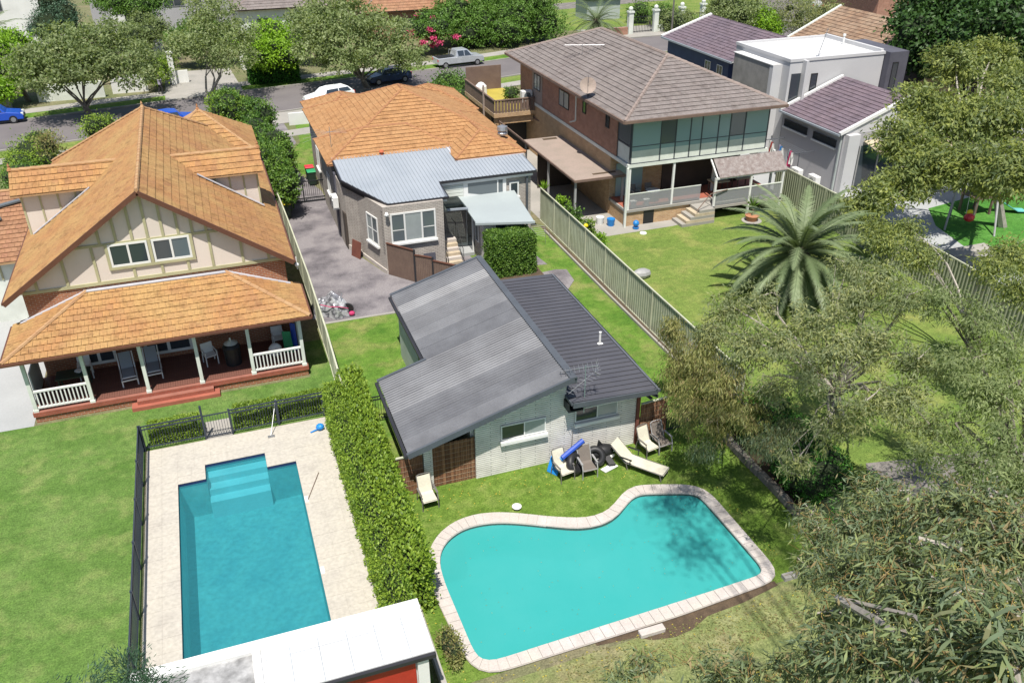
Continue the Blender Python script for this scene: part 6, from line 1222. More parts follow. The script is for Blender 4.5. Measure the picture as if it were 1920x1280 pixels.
pool_chair('taupe sling chair between the black ring and the inflatable whale', 10.95, 23.0, -.02, M['slingd'], M['chairmetal2'], group=gp_)
pool_chair('cream sling chair right of the lounger, before the brushwood screen', 13.62, 23.35, .2, M['sling'], M['chairmetal'], group=gp_)
pool_chair('taupe sling chair rightmost by the picket fence, beside a cream one', 14.22, 23.42, .12, M['slingd'], M['chairmetal2'], group=gp_)
t = thing('sun_lounger', 'long cream sling sun lounger with raised back on the artificial lawn', 'sun lounger', (12.75, 22.75, 0), None, R(38), world=False)
for s in (-.3, .3): mk('side_rail', B().tube([(s,-1.25,.3),(s,.25,.3),(s,.85,.85)], .02, 6), M['chairmetal'], t)
for q in ((-.3,-1.15),(.3,-1.15),(-.3,.2),(.3,.2)): mk('leg', B().tube([(q[0],q[1],.3),(q[0],q[1]-.08,0)], .018, 6), M['chairmetal'], t)
for s in (-.36, .36): mk('armrest', B().box(s-.03,s+.03,-.05,.45,.52,.55).box(s-.015,s+.015,.0,.03,.3,.52), M['black'], t)
mk('seat_sling', B().poly([(s*.28,y,z) for y, z in ((-1.28,.28),(-1.25,.32),(-.4,.3),(.22,.32)) for s in (-1,1)], [(2*i,2*i+1,2*i+3,2*i+2) for i in range(3)]), M['sling'], t)
mk('back_sling', B().poly([(s*.28,y,z) for y, z in ((.22,.32),(.5,.56),(.86,.88)) for s in (-1,1)], [(2*i,2*i+1,2*i+3,2*i+2) for i in range(2)]), M['sling'], t)
mk('end_bar', B().tube([(-.3,-1.25,.3),(.3,-1.25,.3)], .02, 6).tube([(-.3,-1.2,.08),(.3,-1.2,.08)], .012, 5), M['chairmetal'], t)
# inflatables
t = thing('inflatable_mattress', 'blue inflatable mattress leaning against the white brick wall', 'inflatable', (10.45,23.75,0))
for k in range(5): mk('chamber', B().tube([(10.0+.02*k,23.72-.1*k+.0,.18+.13*k),(10.9+.02*k,23.9-.1*k,.62+.13*k)], .1, 8), M['bluep'] if k % 2 else M['blued'], t)
def torus(c, R_, r, ax=(0,0,1), n=20, m=8):
    ax = Vector(ax).normalized(); u = ax.orthogonal().normalized(); v = ax.cross(u); V = []; F = []; c = Vector(c)
    for i in range(n):
        a = 2*math.pi*i/n; d = u*math.cos(a)+v*math.sin(a)
        for j in range(m): p = 2*math.pi*j/m; V.append(c+d*(R_+r*math.cos(p))+ax*r*math.sin(p))
    for i in range(n):
        for j in range(m): F.append((i*m+j, ((i+1)%n)*m+j, ((i+1)%n)*m+(j+1)%m, i*m+(j+1)%m))
    return B().poly(V, F)
solo('inflatable_ring', torus((10.55,23.2,.42), .3, .15, (.5,-.6,.4)), M['rubber'], 'black inflatable ring between the cream and taupe pool chairs', 'inflatable', smooth=True)
solo('inflatable_ring', torus((11.42,23.35,.4), .28, .13, (-.3,-.7,.5)), M['rubber'], 'black inflatable ring at the right side of the taupe chair', 'inflatable', smooth=True)
t = thing('inflatable_whale', 'black and white inflatable toy whale lying by the white brick wall', 'inflatable', (11.9,23.55,.2)); pts = []; rs = []
for i in range(9): u = i/8; pts.append((11.35+1.05*u, 23.6-.05*math.sin(3*u), .32+.1*math.sin(math.pi*u))); rs.append(.05+.22*math.sin(math.pi*min(1, u*.85+.12))**.8)
mk('body', B().tube(pts, rs, 12), M['rubber'], t, smooth=True); mk('dorsal_fin', B().ext([(11.6,23.58,.6),(11.9,23.58,.6),(11.65,23.56,.95)], (0,.05,0)), M['rubber'], t); mk('side_fin', B().ext([(11.75,23.35,.3),(12.0,23.3,.3),(12.1,22.95,.12),(11.85,23.0,.12)], (0,0,.05)), M['rubber'], t)
mk('belly', B().ball((11.9,23.42,.22), (.38,.14,.12), 12, 6), M['white'], t); mk('eye_patch', B().ball((12.15,23.42,.42), (.12,.06,.05), 8, 5), M['white'], t); mk('tail_fluke', B().ext([(11.3,23.4,.2),(11.1,23.75,.25),(11.42,23.65,.35)], (0,0,.04)), M['rubber'], t)
solo('blue_float', B().ext([(9.6,23.6,.02),(9.85,23.2,.02),(10.0,23.4,.5),(9.8,23.75,.5)], (.05,.05,.02)), M['bluep'], 'flat blue pool float tucked behind the left cream chair', 'inflatable')
solo('white_float', B().ext([(11.5,23.0,.02),(12.1,23.2,.02),(12.2,22.95,.03),(11.6,22.75,.03)], (0,0,.03)), M['white'], 'pale flat float on the lawn before the toy whale', 'inflatable')
# play set
t = thing('swing_set', 'timber swing frame with a red toddler seat on the bright play lawn', 'swing', (42,36.6,0)); T_ = Vector((42.2,37.4,2.3))
mk('frame', B().tube([(40.6,37.1,0),(41.6,37.9,2.3),(42.4,38.6,0)], .06).tube([(42.6,35.3,0),(43.3,36.4,2.3),(44.4,36.8,0)], .06).tube([(41.6,37.9,2.3),(43.3,36.4,2.3)], .06), M['chairmetal2'], t)
mk('chains', B().tube([(42.2,37.4,2.3),(42.1,37.2,.7)], .015).tube([(42.6,37.1,2.3),(42.4,36.9,.7)], .015), M['alu'], t); mk('seat', B().ball((42.25,37.05,.6), (.34,.3,.26)), M['redp'], t); mk('seat_back', B().ball((42.35,37.2,.85), (.25,.12,.2)), M['yellow'], t)
t = thing('play_tower', 'timber climbing tower with aqua roof and slide on the play lawn', 'climbing frame', (44.5,38.8,0)); b = B()
for q in ((43.9,38.2),(45.1,38.2),(43.9,39.4),(45.1,39.4)): b.box(q[0]-.06,q[0]+.06,q[1]-.06,q[1]+.06,0,2.3)
b.box(43.8,45.2,38.1,39.5,1.1,1.2); mk('frame', b, M['timber'], t); mk('canopy', B().ext([(43.7,38.0,2.2),(45.3,38.0,2.2),(45.3,38.8,2.8),(43.7,38.8,2.8)], (0,0,.04)).ext([(43.7,39.6,2.2),(45.3,39.6,2.2),(45.3,38.8,2.8),(43.7,38.8,2.8)], (0,0,.04)), M['slide'], t)
mk('slide', B().ext([(45.1,38.3,1.2),(45.1,38.9,1.2),(46.9,38.2,.15),(46.8,37.6,.15)], (0,0,.05)).ext([(46.9,38.2,.15),(46.8,37.6,.15),(47.4,37.4,.12),(47.5,38.0,.12)], (0,0,.05)), M['slide'], t)
# terrace steps and planter in the right neighbour's yard
t = thing('terrace_steps', 'pale terrace steps behind the dark olive fence at the right', 'steps', (38.7,33,0))
for k in range(3): mk('tread', B().box(37.2,40.4,33.2-.9*k,34.0-.9*k,0,.45-.15*k), M['concrete'], t)
# person on the far footpath
t = thing('person', 'person in black trousers and lilac top walking on the far footpath', 'person', (-3.8,89.4,0))
def skin_fig(t, x, y):
    me = bpy.data.meshes.new('body'); J = [(0,0,.92),(0,0,1.15),(0,0,1.42),(0,0,1.52),(0,0,1.64),(.11,0,.88),(.13,.12,.48),(.14,-.02,.06),(.14,.14,.03),(-.11,0,.88),(-.12,-.12,.48),(-.12,-.26,.08),(-.12,-.12,.03),(.2,0,1.4),(.25,.04,1.12),(.24,.16,.92),(-.2,0,1.4),(-.25,-.04,1.12),(-.22,.08,.9)]
    E_ = [(0,1),(1,2),(2,3),(3,4),(0,5),(5,6),(6,7),(7,8),(0,9),(9,10),(10,11),(11,12),(2,13),(13,14),(14,15),(2,16),(16,17),(17,18)]; rr = [.15,.14,.15,.06,.10,.1,.07,.05,.04,.1,.07,.05,.04,.07,.05,.04,.07,.05,.04]
    me.from_pydata([(q[0],q[1],q[2]) for q in J], E_, []); o = bpy.data.objects.new('body', me); COL.objects.link(o); o.parent = t; o.rotation_euler = (0,0,R(-80)); md = o.modifiers.new('s','SKIN'); me.materials.append(M['cloth'])
    for i, v in enumerate(me.skin_vertices[0].data): v.radius = (rr[i], rr[i]); v.use_root = (i == 0)
    o.modifiers.new('u','SUBSURF').levels = 1
skin_fig(t, -3.8, 89.4); mk('top', B().lathe((-3.8,89.4,.95), [(.19,0),(.18,.25),(.21,.42),(.1,.55)], 10), M['lilac'], t); mk('head', B().ball((-3.8,89.4,1.66), (.085,.1,.12), 10, 7), M['skin'], t); mk('hair', B().ball((-3.81,89.42,1.7), (.1,.11,.11), 10, 7), M['hair'], t)
# crowns: (x, y, z, rx, ry, rz) in metres
TB = dict(
 weep=[(15.76,25.88,3.6,0.55,0.55,0.8),(14.63,23.35,3.8,0.7,0.7,1.1),(14.71,22.23,4.2,0.8,0.8,1.1),(13.86,21,3.6,0.7,0.7,1.2),(14.68,20.77,4.2,0.9,0.9,1.1),(14.12,19.9,3.6,0.6,0.6,0.9),(14.83,19.35,4,0.7,0.7,0.8),(14.09,22.64,3.2,0.5,0.5,1),(15.86,23.82,4.2,0.5,0.5,0.7)],
 weepb=[(14.99,18.04,3.8,0.6,0.6,0.6),(13.52,19.26,3,0.3,0.3,0.5),(13.34,19.9,2.6,0.22,0.22,0.4),(15.77,18.37,4,0.5,0.5,0.5),(14.87,18.66,3.4,0.45,0.45,0.5)],
 big=[(16.67,23.59,5.5,1,1,0.75),(18.24,23.93,5.5,0.9,0.9,0.68),(15.71,21.06,5.5,1.1,1.1,0.83),(16.5,20.22,6,1.1,1.1,0.83),(15.81,23.17,5,0.8,0.8,0.6),(17.9,20.28,6.5,1.1,1.1,0.83),(19.91,21.21,6.5,1,1,0.75),(17.43,18.59,6.5,1.2,1.2,0.9),(16.1,18.25,6,1,1,0.75),(15.53,19.14,5,0.8,0.8,0.6),(18.59,18.52,6.5,1,1,0.75),(17.72,16.39,6,1,1,0.75),(16.46,16.25,6,1,1,0.75),(18.91,17.02,6.5,0.9,0.9,0.68),(21.12,21.47,7,1,1,0.75),(20.83,19.82,7,1,1,0.75),(21.45,23.45,6.5,0.8,0.8,0.6),(15.98,16.79,5,0.8,0.8,0.6),(14.22,16.06,4.6,0.6,0.6,0.45),(18.04,15.29,5.5,0.8,0.8,0.6)],
 darkmid=[(21.82,17.86,7,1.1,1.1,0.83),(21.27,16.26,7,1.1,1.1,0.83),(19.37,15.96,7,1,1,0.75),(18.77,14.38,7,1.1,1.1,0.83),(20.03,14.5,7,1,1,0.75),(20.98,18.71,7.5,0.9,0.9,0.68),(17.3,12.57,7,1,1,0.75),(17.47,14,6.5,0.8,0.8,0.6),(16.46,12.41,6.5,0.9,0.9,0.68),(16.49,11.29,7,1,1,0.75),(16.4,13.84,6,0.7,0.7,0.52)],
 up=[(45.48,44.06,8,1.8,1.8,1.35),(48.94,44.47,8,1.8,1.8,1.35),(37.52,37.85,7.5,1.8,1.8,1.35),(37.79,35.39,7.5,1.9,1.9,1.42),(39.89,34.6,7.5,2,2,1.5),(34.72,35.98,6.5,1.6,1.6,1.2),(34.89,33.68,6,1.8,1.8,1.35),(36.12,31.4,6,1.9,1.9,1.42),(36.26,29.75,6.5,1.8,1.8,1.35),(33.52,33.74,5,1.5,1.5,1.12),(31.39,33.45,4.5,1.2,1.2,0.9),(30.33,33.63,4,1,1,0.75),(44.34,38.33,8,1.7,1.7,1.27)],
 upr=[(28.98,22.92,6,0.9,0.9,0.68),(27.41,22.42,6,0.7,0.7,0.52),(26.95,20.61,6,0.8,0.8,0.6),(26.36,25.08,5.5,0.8,0.8,0.6),(27.19,27.81,5,0.8,0.8,0.6),(28.93,28.48,5,0.7,0.7,0.52),(27.58,28.98,5,0.6,0.6,0.45)],
 dark=[(54.91,55.98,9,3.2,3.2,2.4),(55.67,53.01,9,3.5,3.5,2.62),(52.67,47.12,9,3.5,3.5,2.62),(52.31,52.52,7,2.6,2.6,1.95),(54.74,49,10,3.5,3.5,2.62),(51.22,53.82,8,2,2,1.5),(52.6,53.61,6,1.8,1.8,1.35),(53.39,50.02,7,2.6,2.6,1.95)],
 near=[(8.61,8.51,10,0.5,0.5,0.38),(7.74,7.84,10.3,0.4,0.4,0.3),(8.28,7.59,11,0.55,0.55,0.41),(7.13,6.53,11.5,0.55,0.55,0.41),(6.13,5.62,12,0.45,0.45,0.34),(7.07,5.89,12.3,0.55,0.55,0.41),(8.71,7.34,11.5,0.5,0.5,0.38),(8.28,6.37,12.5,0.5,0.5,0.38),(8.38,5.86,12.8,0.5,0.5,0.38),(7.94,5.18,13,0.5,0.5,0.38),(7.23,5.25,13,0.5,0.5,0.38),(6.23,4.71,13.2,0.45,0.45,0.34),(6,4.96,12.8,0.45,0.45,0.34),(6.36,4.26,13.6,0.45,0.45,0.34),(5.1,4.32,13.2,0.4,0.4,0.3),(5.09,4.79,12.6,0.35,0.35,0.26),(5.14,3.82,13.8,0.4,0.4,0.3),(5.22,3.43,14.2,0.4,0.4,0.3),(5.83,3.57,14.2,0.45,0.45,0.34),(5.04,5.23,12,0.3,0.3,0.22),(4.6,5.31,12,0.3,0.3,0.22),(4.52,5.73,11.5,0.28,0.28,0.21),(9.03,9.53,9.5,0.4,0.4,0.3),(10.02,9.17,10,0.5,0.5,0.38),(5.14,3.02,14.5,0.4,0.4,0.3),(4.51,7.27,10,0.25,0.25,0.19),(4.07,7.21,10,0.22,0.22,0.17)],
 big_round=[(-8.5,84.1,5.5,3.1,3.1,2.1),(-11.1,82.9,4.6,3,3,2),(-6.2,82.9,4.3,3.3,3.3,2.1),(-9.2,82.1,3.8,3.2,3.2,1.9),(-12.1,81.3,3.3,2.6,2.6,1.7),(-5.5,81.7,3.1,2.6,2.6,1.6),(-10.4,84.9,6.4,2.2,2.2,1.4),(-7,85.3,6.6,2.2,2.2,1.4),(-13.1,82.5,4.4,2.1,2.1,1.7)],
 slender=[(1.9,86,6.8,2.1,2.1,1.8),(0.3,84.9,5.7,2.3,2.3,2.1),(2.9,84.6,5.1,2.4,2.4,2.1),(-0.9,83.8,4.6,2.1,2.1,1.8),(3,83.1,3.5,2.1,2.1,1.9),(1.3,83.5,4.1,2.1,2.1,1.9),(1.1,86.7,7.6,1.8,1.8,1.6),(3,87.1,7.9,1.6,1.6,1.5),(4.2,85.3,5.8,1.7,1.7,1.5)],
 spread=[(14.3,86,6.1,3.4,3.4,2.1),(11.1,85.3,5.4,3,3,2.1),(17.1,85.3,5,3.1,3.1,2.1),(13.2,84,3.6,3.4,3.4,2),(16.1,83.5,2.7,3,3,1.7),(10.2,83.7,3.4,2.2,2.2,1.6),(12.6,87,7.4,2.6,2.6,1.7),(18.7,83.8,3,2.2,2.2,1.3),(12.4,83,2.4,2.5,2.5,1.3),(10.1,86,6.3,2.1,2.1,1.6),(19,83,1.9,1.8,1.8,1)],
 g1=[(29.6,102.8,3.6,3,3,2.3),(31.8,101.5,2.5,3.1,3.1,2.4),(34,104,4.4,3.1,3.1,2.4),(30,100,1.8,2.6,2.6,1.9)],
 g2=[(35.7,101.1,2.9,3.4,3.4,2.7),(38.8,102.2,3.7,3.2,3.2,2.5),(39.5,100.6,2.1,2.9,2.9,2.2),(34.2,99,1.8,2.7,2.7,1.9),(38,103,4.6,2.7,2.7,2.2)],
 boug=[(25.8,98.3,2.8,2,2,1.5),(27.9,101.5,3.3,2,2,1.5),(25.2,100.7,3.3,1.5,1.5,1.3),(23.7,97.5,2.8,1.2,1.2,1.1)],
 leftlime=[(-16.1,91.3,4.4,2.4,2.4,2),(-15.5,90.3,3.1,2.1,2.1,1.6),(-16.8,89.9,2.8,2,2,1.6),(-15.4,92,5.1,1.8,1.8,1.4),(-17.2,88.5,1.8,1.8,1.8,1.4),(-16.9,88,1.8,1.4,1.4,1)],
 conifer=[(-13.6,106.7,6.1,1.7,1.7,2.8),(-14,104,4.4,2.1,2.1,2.1),(-13,108,6.9,1.4,1.4,2.3),(-12.2,105.3,5.2,1.6,1.6,1.8)],
 t230=[(-7,110,5.8,2.7,2.7,1.8),(-8.6,112,6.2,2.3,2.3,1.7),(-4.8,108,5.4,2.2,2.2,1.8),(-3.7,110,5.6,2,2,1.6)],
 t310=[(-6.2,102,3.2,2.2,2.2,1.6),(-4.6,103.3,3.4,1.7,1.7,1.4),(-3.5,104.7,3.6,1.5,1.5,1.3),(-5,106,4.1,1.6,1.6,1.3)],
 b290=[(-3.9,92.5,1.7,1.3,1.3,1.1),(-4.4,90.5,1.7,1.1,1.1,0.9),(-3.1,94.5,1.8,1,1,1)],
 b1240=[(57.4,104,1.4,1.9,1.9,1.7),(56,108,1.4,1.7,1.7,1.5)],
 r1260=[(57.4,101.5,1,2.1,2.1,1.8),(58.6,105.5,1.1,1.5,1.5,1.4),(59.5,102.2,0.9,1.4,1.4,1.7)],
 lime1420=[(58.8,85.4,3.5,2.2,2.2,1.6),(60.2,85.3,2.6,1.8,1.8,1.2),(57.5,85.5,3,1.6,1.6,1.2)],
 g1380=[(55.9,85.4,4.5,2.6,2.6,2),(54.9,86.1,5,2.2,2.2,2),(58.1,86.9,5,2.4,2.4,1.8),(55.6,88.5,3.5,1.8,1.8,1.5)],
 grey1500=[(63.2,84.1,4,2.6,2.6,2),(66,84.1,4.4,2.6,2.6,2),(62.2,84.7,4.8,2.2,2.2,1.8),(65.1,84.4,3,2.2,2.2,1.5),(69.5,86.4,3,2,2,1.5)],
 g1620=[(95.2,109.3,0.8,3.2,3.2,2.2),(99,108,0.8,3.2,3.2,2.2),(89,106,0.8,2.2,2.2,1.4),(89,110,0.8,2.7,2.7,2),(100.4,106,0.8,2.5,2.5,1.9)],
 g1620b=[(90.8,110,0.8,3.2,3.2,2.2),(90.1,114,0.8,3,3,2.2)],
 c850=[(22.3,78.3,0.9,1.8,1.8,1.5),(21.3,79,1.3,1.5,1.5,1.3),(22.9,77,0.8,1.5,1.5,1.4),(21.6,75,0.8,1.3,1.3,1.1)],
 c830=[(19.1,71,2.1,0.8,0.8,0.8),(19.5,69.3,1.3,0.8,0.8,0.8),(20,68,0.8,0.8,0.8,0.7),(18.7,72,2.6,0.7,0.7,0.6)],
 limeT=[(7.4,93,4.1,2.4,2.4,1.7),(5.6,91,3.6,1.9,1.9,1.4),(8.9,91,3.4,1.9,1.9,1.4),(6.9,90,3.2,2.1,2.1,1.5),(8.3,89,2.8,1.7,1.7,1.2),(5.8,89,2.9,1.6,1.6,1.2)],
 hedgerow=[(2.5,72.3,2.6,1.3,1.3,1.3),(3.4,67.8,2.4,1.2,1.2,1.3),(3.5,63.9,2.2,1.1,1.1,1.2),(3.9,60.4,2.2,1.1,1.1,1.2),(3.2,56.9,2.2,0.9,0.9,1.2),(3.4,54.1,2.2,0.8,0.8,1),(4.3,59.1,1.8,0.9,0.9,0.9),(1.6,70.9,2.6,1.3,1.3,1.3)],
 busha=[(-8.3,72.9,1.6,1.1,1.1,1),(-7.6,74.2,1.4,0.9,0.9,0.8)],
 bushb=[(-12.3,68.6,1.4,1.6,1.6,1.1),(-11.4,66.9,1.2,1.2,1.2,0.9),(-12.9,65.9,1.3,1.3,1.3,1)],
 bushc=[(-12.5,63.6,1.2,1.6,1.6,1),(-12.4,72.2,1.3,1,1,0.8)],
 bushd=[(-11,67.3,2,1,1,1.2)],
)
# ================================================================ hedges and garden plants
hedge('leafy_hedge', 'long lush hedge with big leaves between the blue pool paving and the curved pool', 'hedge', 3.18, 3.92, 18.6, 30.2, 0, 1.95, 26000, LV['hedge'], (.12, .075), .14)
hedge('clipped_hedge', 'long tall clipped hedge along the right side of the blue pool paving', 'hedge', 2.45, 3.08, 17.0, 29.3, 0, 2.0, 30000, LV['hedge'], (.09, .055), .1)
hedge('box_hedge', 'tall box-shaped clipped hedge in front of the cottage laundry', 'hedge', 12.95, 15.35, 39.9, 41.4, 0, 2.2, 17000, LV['hedgeB'], (.1, .06), .08)
struct('mulch_bed', sheet([(12.7,39.4),(15.7,39.4),(15.7,41.6),(12.7,41.6)], .034), M['mulch'])
t = bush('garden_shrub', 'reddish-green shrub at the bottom between boundary wall and curved pool', 'shrub', (3.95, 16.7, .35), (.3, .75, .4), 1500, LV['weep'], (.08, .04), core=.6)
# ivy bank right of the pool
t = thing('ivy_bank', 'dense dark green bank of bushy ground cover right of the stone garden wall', 'hedge', (18, 20.5, 0)); bl = []
for i in range(26): bl.append((17.35+random.random()*2.0, 16.5+i*.31, .55+random.random()*.35, .75, .75, .6))
c = B()
for q in bl: c.ball(q[:3], (q[3]*.8, q[4]*.8, q[5]*.8), 8, 5)
mk('twigs', c, M['core'], t); P0, d, cen, cv = blobs_pts(bl, 26000, .88, 0, .14, 10); dr = unit(26000)+d; nr = unit(26000)*.5+d; nr[:, 2] += .4  # solid balls under the leaves carry the bank's inner shade as dark colour
leafmesh('foliage', P0, dr, nr, .06+.06*rng.random(26000), .04+.03*rng.random(26000), LV['ivy'], t, vv=(cv*.6+rng.random(26000)*.4) % 1)
for (x, y, r_, l, lm) in ((19.25,43.9,.5,'white-flowered bush behind the olive fence near the carport','mid'),(19.15,41.9,.5,'round bright green bush hanging over the top of the olive fence','hedge'),(19.6,41.0,.35,'small lime ball-shaped shrub on the concrete behind the olive fence','lime'),(19.2,45.6,.45,'tall pale green shrub against the dark carport','lime'),(19.05,40.0,.35,'small dark shrub with yellow leaves at the olive fence','ivy')):
    bush('garden_shrub', l, 'shrub', (x, y, 1.0 if r_ > .36 else .7), (r_, r_, 1.1 if r_ > .36 else .7), 1500, LV[lm], (.12, .07), core=.6)
b = B().ball((18.7,40.9,1.9), (.14,.14,.12)); solo('yellow_flower_head', b, M['yellow'], 'bright yellow flower head above the olive fence', 'flower')
# spiky plants
def spiky(label, c, n, L, lm, w_=.04):
    t = thing('spiky_plant', label, 'plant', c); az_ = rng.random(n)*2*np.pi; e = .5+.9*rng.random(n); d = np.stack([np.cos(az_)*np.cos(e), np.sin(az_)*np.cos(e), np.sin(e)], 1); p = np.tile(np.array([c[0], c[1], c[2]]), (n, 1)); leafmesh('foliage', p, d, unit(n), L*(.7+.5*rng.random(n)), w_, lm, t); mk('stem', B().tube([(c[0],c[1],c[2]-.6 if c[2] > .6 else 0),(c[0],c[1],c[2]+.05)], .05), M['timber'], t)
spiky('pale yellow-green spiky plant at the top end of the olive fence', (18.7,47.2,1.9), 60, .55, LV['lime'])
spiky('small palm-like plant growing in the wide terracotta pot', (30.6,42.4,.9), 40, .9, LV['mid'])
# foliage at the bottom edge
for (x, y, z, l) in ((-5.0,13.5,6.2,'blue-green feathery shrub top poking in at the bottom left corner'),(-3.9,13.0,5.9,'smaller blue-green feathery shrub top beside the bottom left corner')):
    t = thing('conifer_shrub', l, 'shrub', (x, y, 0)); n = 7000; bl = [(x+random.uniform(-1.1,1.1), y+random.uniform(-.9,.7), z-random.random()*1.2, .5,.5,.5) for _ in range(9)]; P0, d, cen, cv = blobs_pts(bl, n, .4, 0, .22, 40); mk('stem', B().tube([(x,y,0),(x,y,z)], .1), M['bark'], t)
    leafmesh('foliage', P0, d+unit(n)*.5, unit(n), .09+.06*rng.random(n), .022, LV['cyan'], t, vv=cv)

# ================================================================ trees
tree('weeping_tree', 'weeping fine-leaved tree hanging over the grass strip right of the granny flat', 'tree', (18.6, 24.6, 0), TB['weep'], 20000, LV['weep'], M['bark'], (.17, .034), .11, hang=.8, shell=.2, cr=.3, ck=34, limbs=9)
tree('weeping_tree', 'sparse low weeping branches hanging over the pool lawn by the garden wall', 'tree', (17.9, 19.2, 0), TB['weepb'], 5500, LV['gumnear'], M['bark'], (.15, .026), .08, hang=.8, shell=.1, cr=.3, ck=30)
tree('gum_tree', 'broad sparse olive gum tree crown in the middle of the neighbouring yard', 'gum tree', (21.5, 22.5, 0), TB['big'], 32000, LV['gumgrey'], M['barkpale'], (.17, .042), .16, hang=.45, shell=.15, cr=.33, ck=44, limbs=20, stems=2, fork=.3)
tree('gum_tree', 'darker gum tree at the right edge behind the olive fence shadow', 'gum tree', (23.5, 15.5, 0), TB['darkmid'], 17000, LV['street'], M['bark'], (.16, .04), .2, hang=.5, shell=.15, cr=.33, ck=40, limbs=11)
tree('gum_tree', 'tall yellow-green gum tree over the play lawn at the upper right', 'gum tree', (44.4, 36.4, 0), TB['up'], 52000, LV['gum'], M['barkpale'], (.28, .10), .26, hang=.4, shell=.3, cr=.5, ck=32, limbs=15, fork=.35)
tree('gum_tree', 'thin gum tree in front of the terrace steps near the right edge', 'gum tree', (30.5, 24.5, 0), TB['upr'], 13000, LV['gum'], M['barkpale'], (.18, .055), .12, hang=.5, shell=.2, cr=.5, ck=24)
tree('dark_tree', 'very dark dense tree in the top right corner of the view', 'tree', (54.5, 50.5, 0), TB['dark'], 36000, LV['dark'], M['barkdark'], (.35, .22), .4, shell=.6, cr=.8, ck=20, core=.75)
# near gum: thousands of long leaves, the nearest ones single objects, red twigs and buds
def near_extra(t, P0, d):
    b = B(); b.tube([(12.5,4.5,8),(10.5,-.6,15),(9.6,-.8,20.7)], [.2,.16,.12], 7)
    for q in UP: b.tube([(9.6,-.8,20.5),((9.6+q[0])/2,(q[1]-.8)/2,20.9),(q[0],q[1],q[2])], [.06,.04,.02], 5)
    mk('upper_limbs', b, M['barkpale'], t); b = B(); me = None; n = 8000; Pu, du, cu, vu = blobs_pts(UP, n, .0, 0, .9, 30)
    leafmesh('upper_crown', Pu, unit(n)+np.array([0,0,-.5]), unit(n)+np.array([0,0,.8]), .2, .045, LV['gumnear'], t, vv=vu)
    for k in range(480):
        i = rng.integers(0, len(P0)); p = P0[i]; q = p+rng.normal(size=3)*np.array([.22,.22,.14]); mid = (p+q)/2+rng.normal(size=3)*.03; b.tube([tuple(p), tuple(mid), tuple(q)], [.005,.004,.003], 3, False)
    tag(mk('twigs', b, LV['red'], t), kind='stuff'); b = B()
    for k in range(900):
        i = rng.integers(0, len(P0)); c = P0[i]
        for _ in range(3): p = c+rng.normal(size=3)*.02; b.ball(tuple(p), (.007,.007,.008), 4, 3)
    tag(mk('buds', b, LV['bud'], t), kind='stuff')
    lb = B().poly([(0,0,0),(.06,.015,.024),(.13,.016,.028),(.23,0,-.01),(.13,-.016,.028),(.06,-.015,.024)], [(0,1,5),(1,2,4,5),(2,3,4)]); me = bpy.data.meshes.new('leaf'); me.from_pydata(lb.v, [], lb.f); me.materials.append(LV['gumnear']); off = ORG[t.name]
    P = np.array([(v+d_*.12) for v, d_ in zip(P0, d)]); order = np.argsort(np.linalg.norm(P-np.array([0,0,20]), axis=1)+rng.random(len(P))*3.0)[:290]
    for i in order:
        o = bpy.data.objects.new('leaf', me); COL.objects.link(o); o.parent = t; o.location = Vector(P[i])-off; dv = Vector(rng.normal(size=3)*.6+d[i]*.3+np.array([0,0,-.9])); o.rotation_mode = 'QUATERNION'; o.rotation_quaternion = dv.to_track_quat('X', 'Z'); o.scale = (random.uniform(.8,1.2),)*3
NB = TB['near']; UP = [(9.6,11.6,21,1.1,1.1,.7),(9.2,9.6,20.8,1.0,1.0,.7),(10.8,12.6,20.8,1.0,1.0,.7),(11.2,10.4,21,1.1,1.1,.7),(12.6,9.4,20.8,1.1,1.1,.7),(12.8,12,20.6,1.1,1.1,.7),(11.8,8.0,20.8,1.0,1.0,.7),(13.2,7.2,20.8,1,1,.7)]
tree('gum_tree', 'near gum tree with long blue-green leaves and red twigs filling the bottom right corner', 'gum tree', (12.5, 4.5, 0), NB, 36000, LV['gumnear'], M['barkpale'], (.145, .024), .22, hang=.55, shell=.1, cr=.2, ck=24, limbs=33, fork=.42, extra=near_extra)
# palms
palm('large date palm with arching grey-green fronds on the sunny lawn', (26.6, 32.6, 0), 2.3, 4.6, 72, .34, .8, .075, leafl=.56, nl=72, up0=(.2, 1.4))
palm('date palm across the street behind the grey tiled roof', (46.5, 101, 0), 1.6, 4.4, 46, .35, .85, .07, leafl=.7, nl=36)
palm('palm with drooping fronds at the far left edge', (-19.2, 101, 0), 4.0, 4.6, 40, .3, .9, .08, leafl=.7, nl=36)
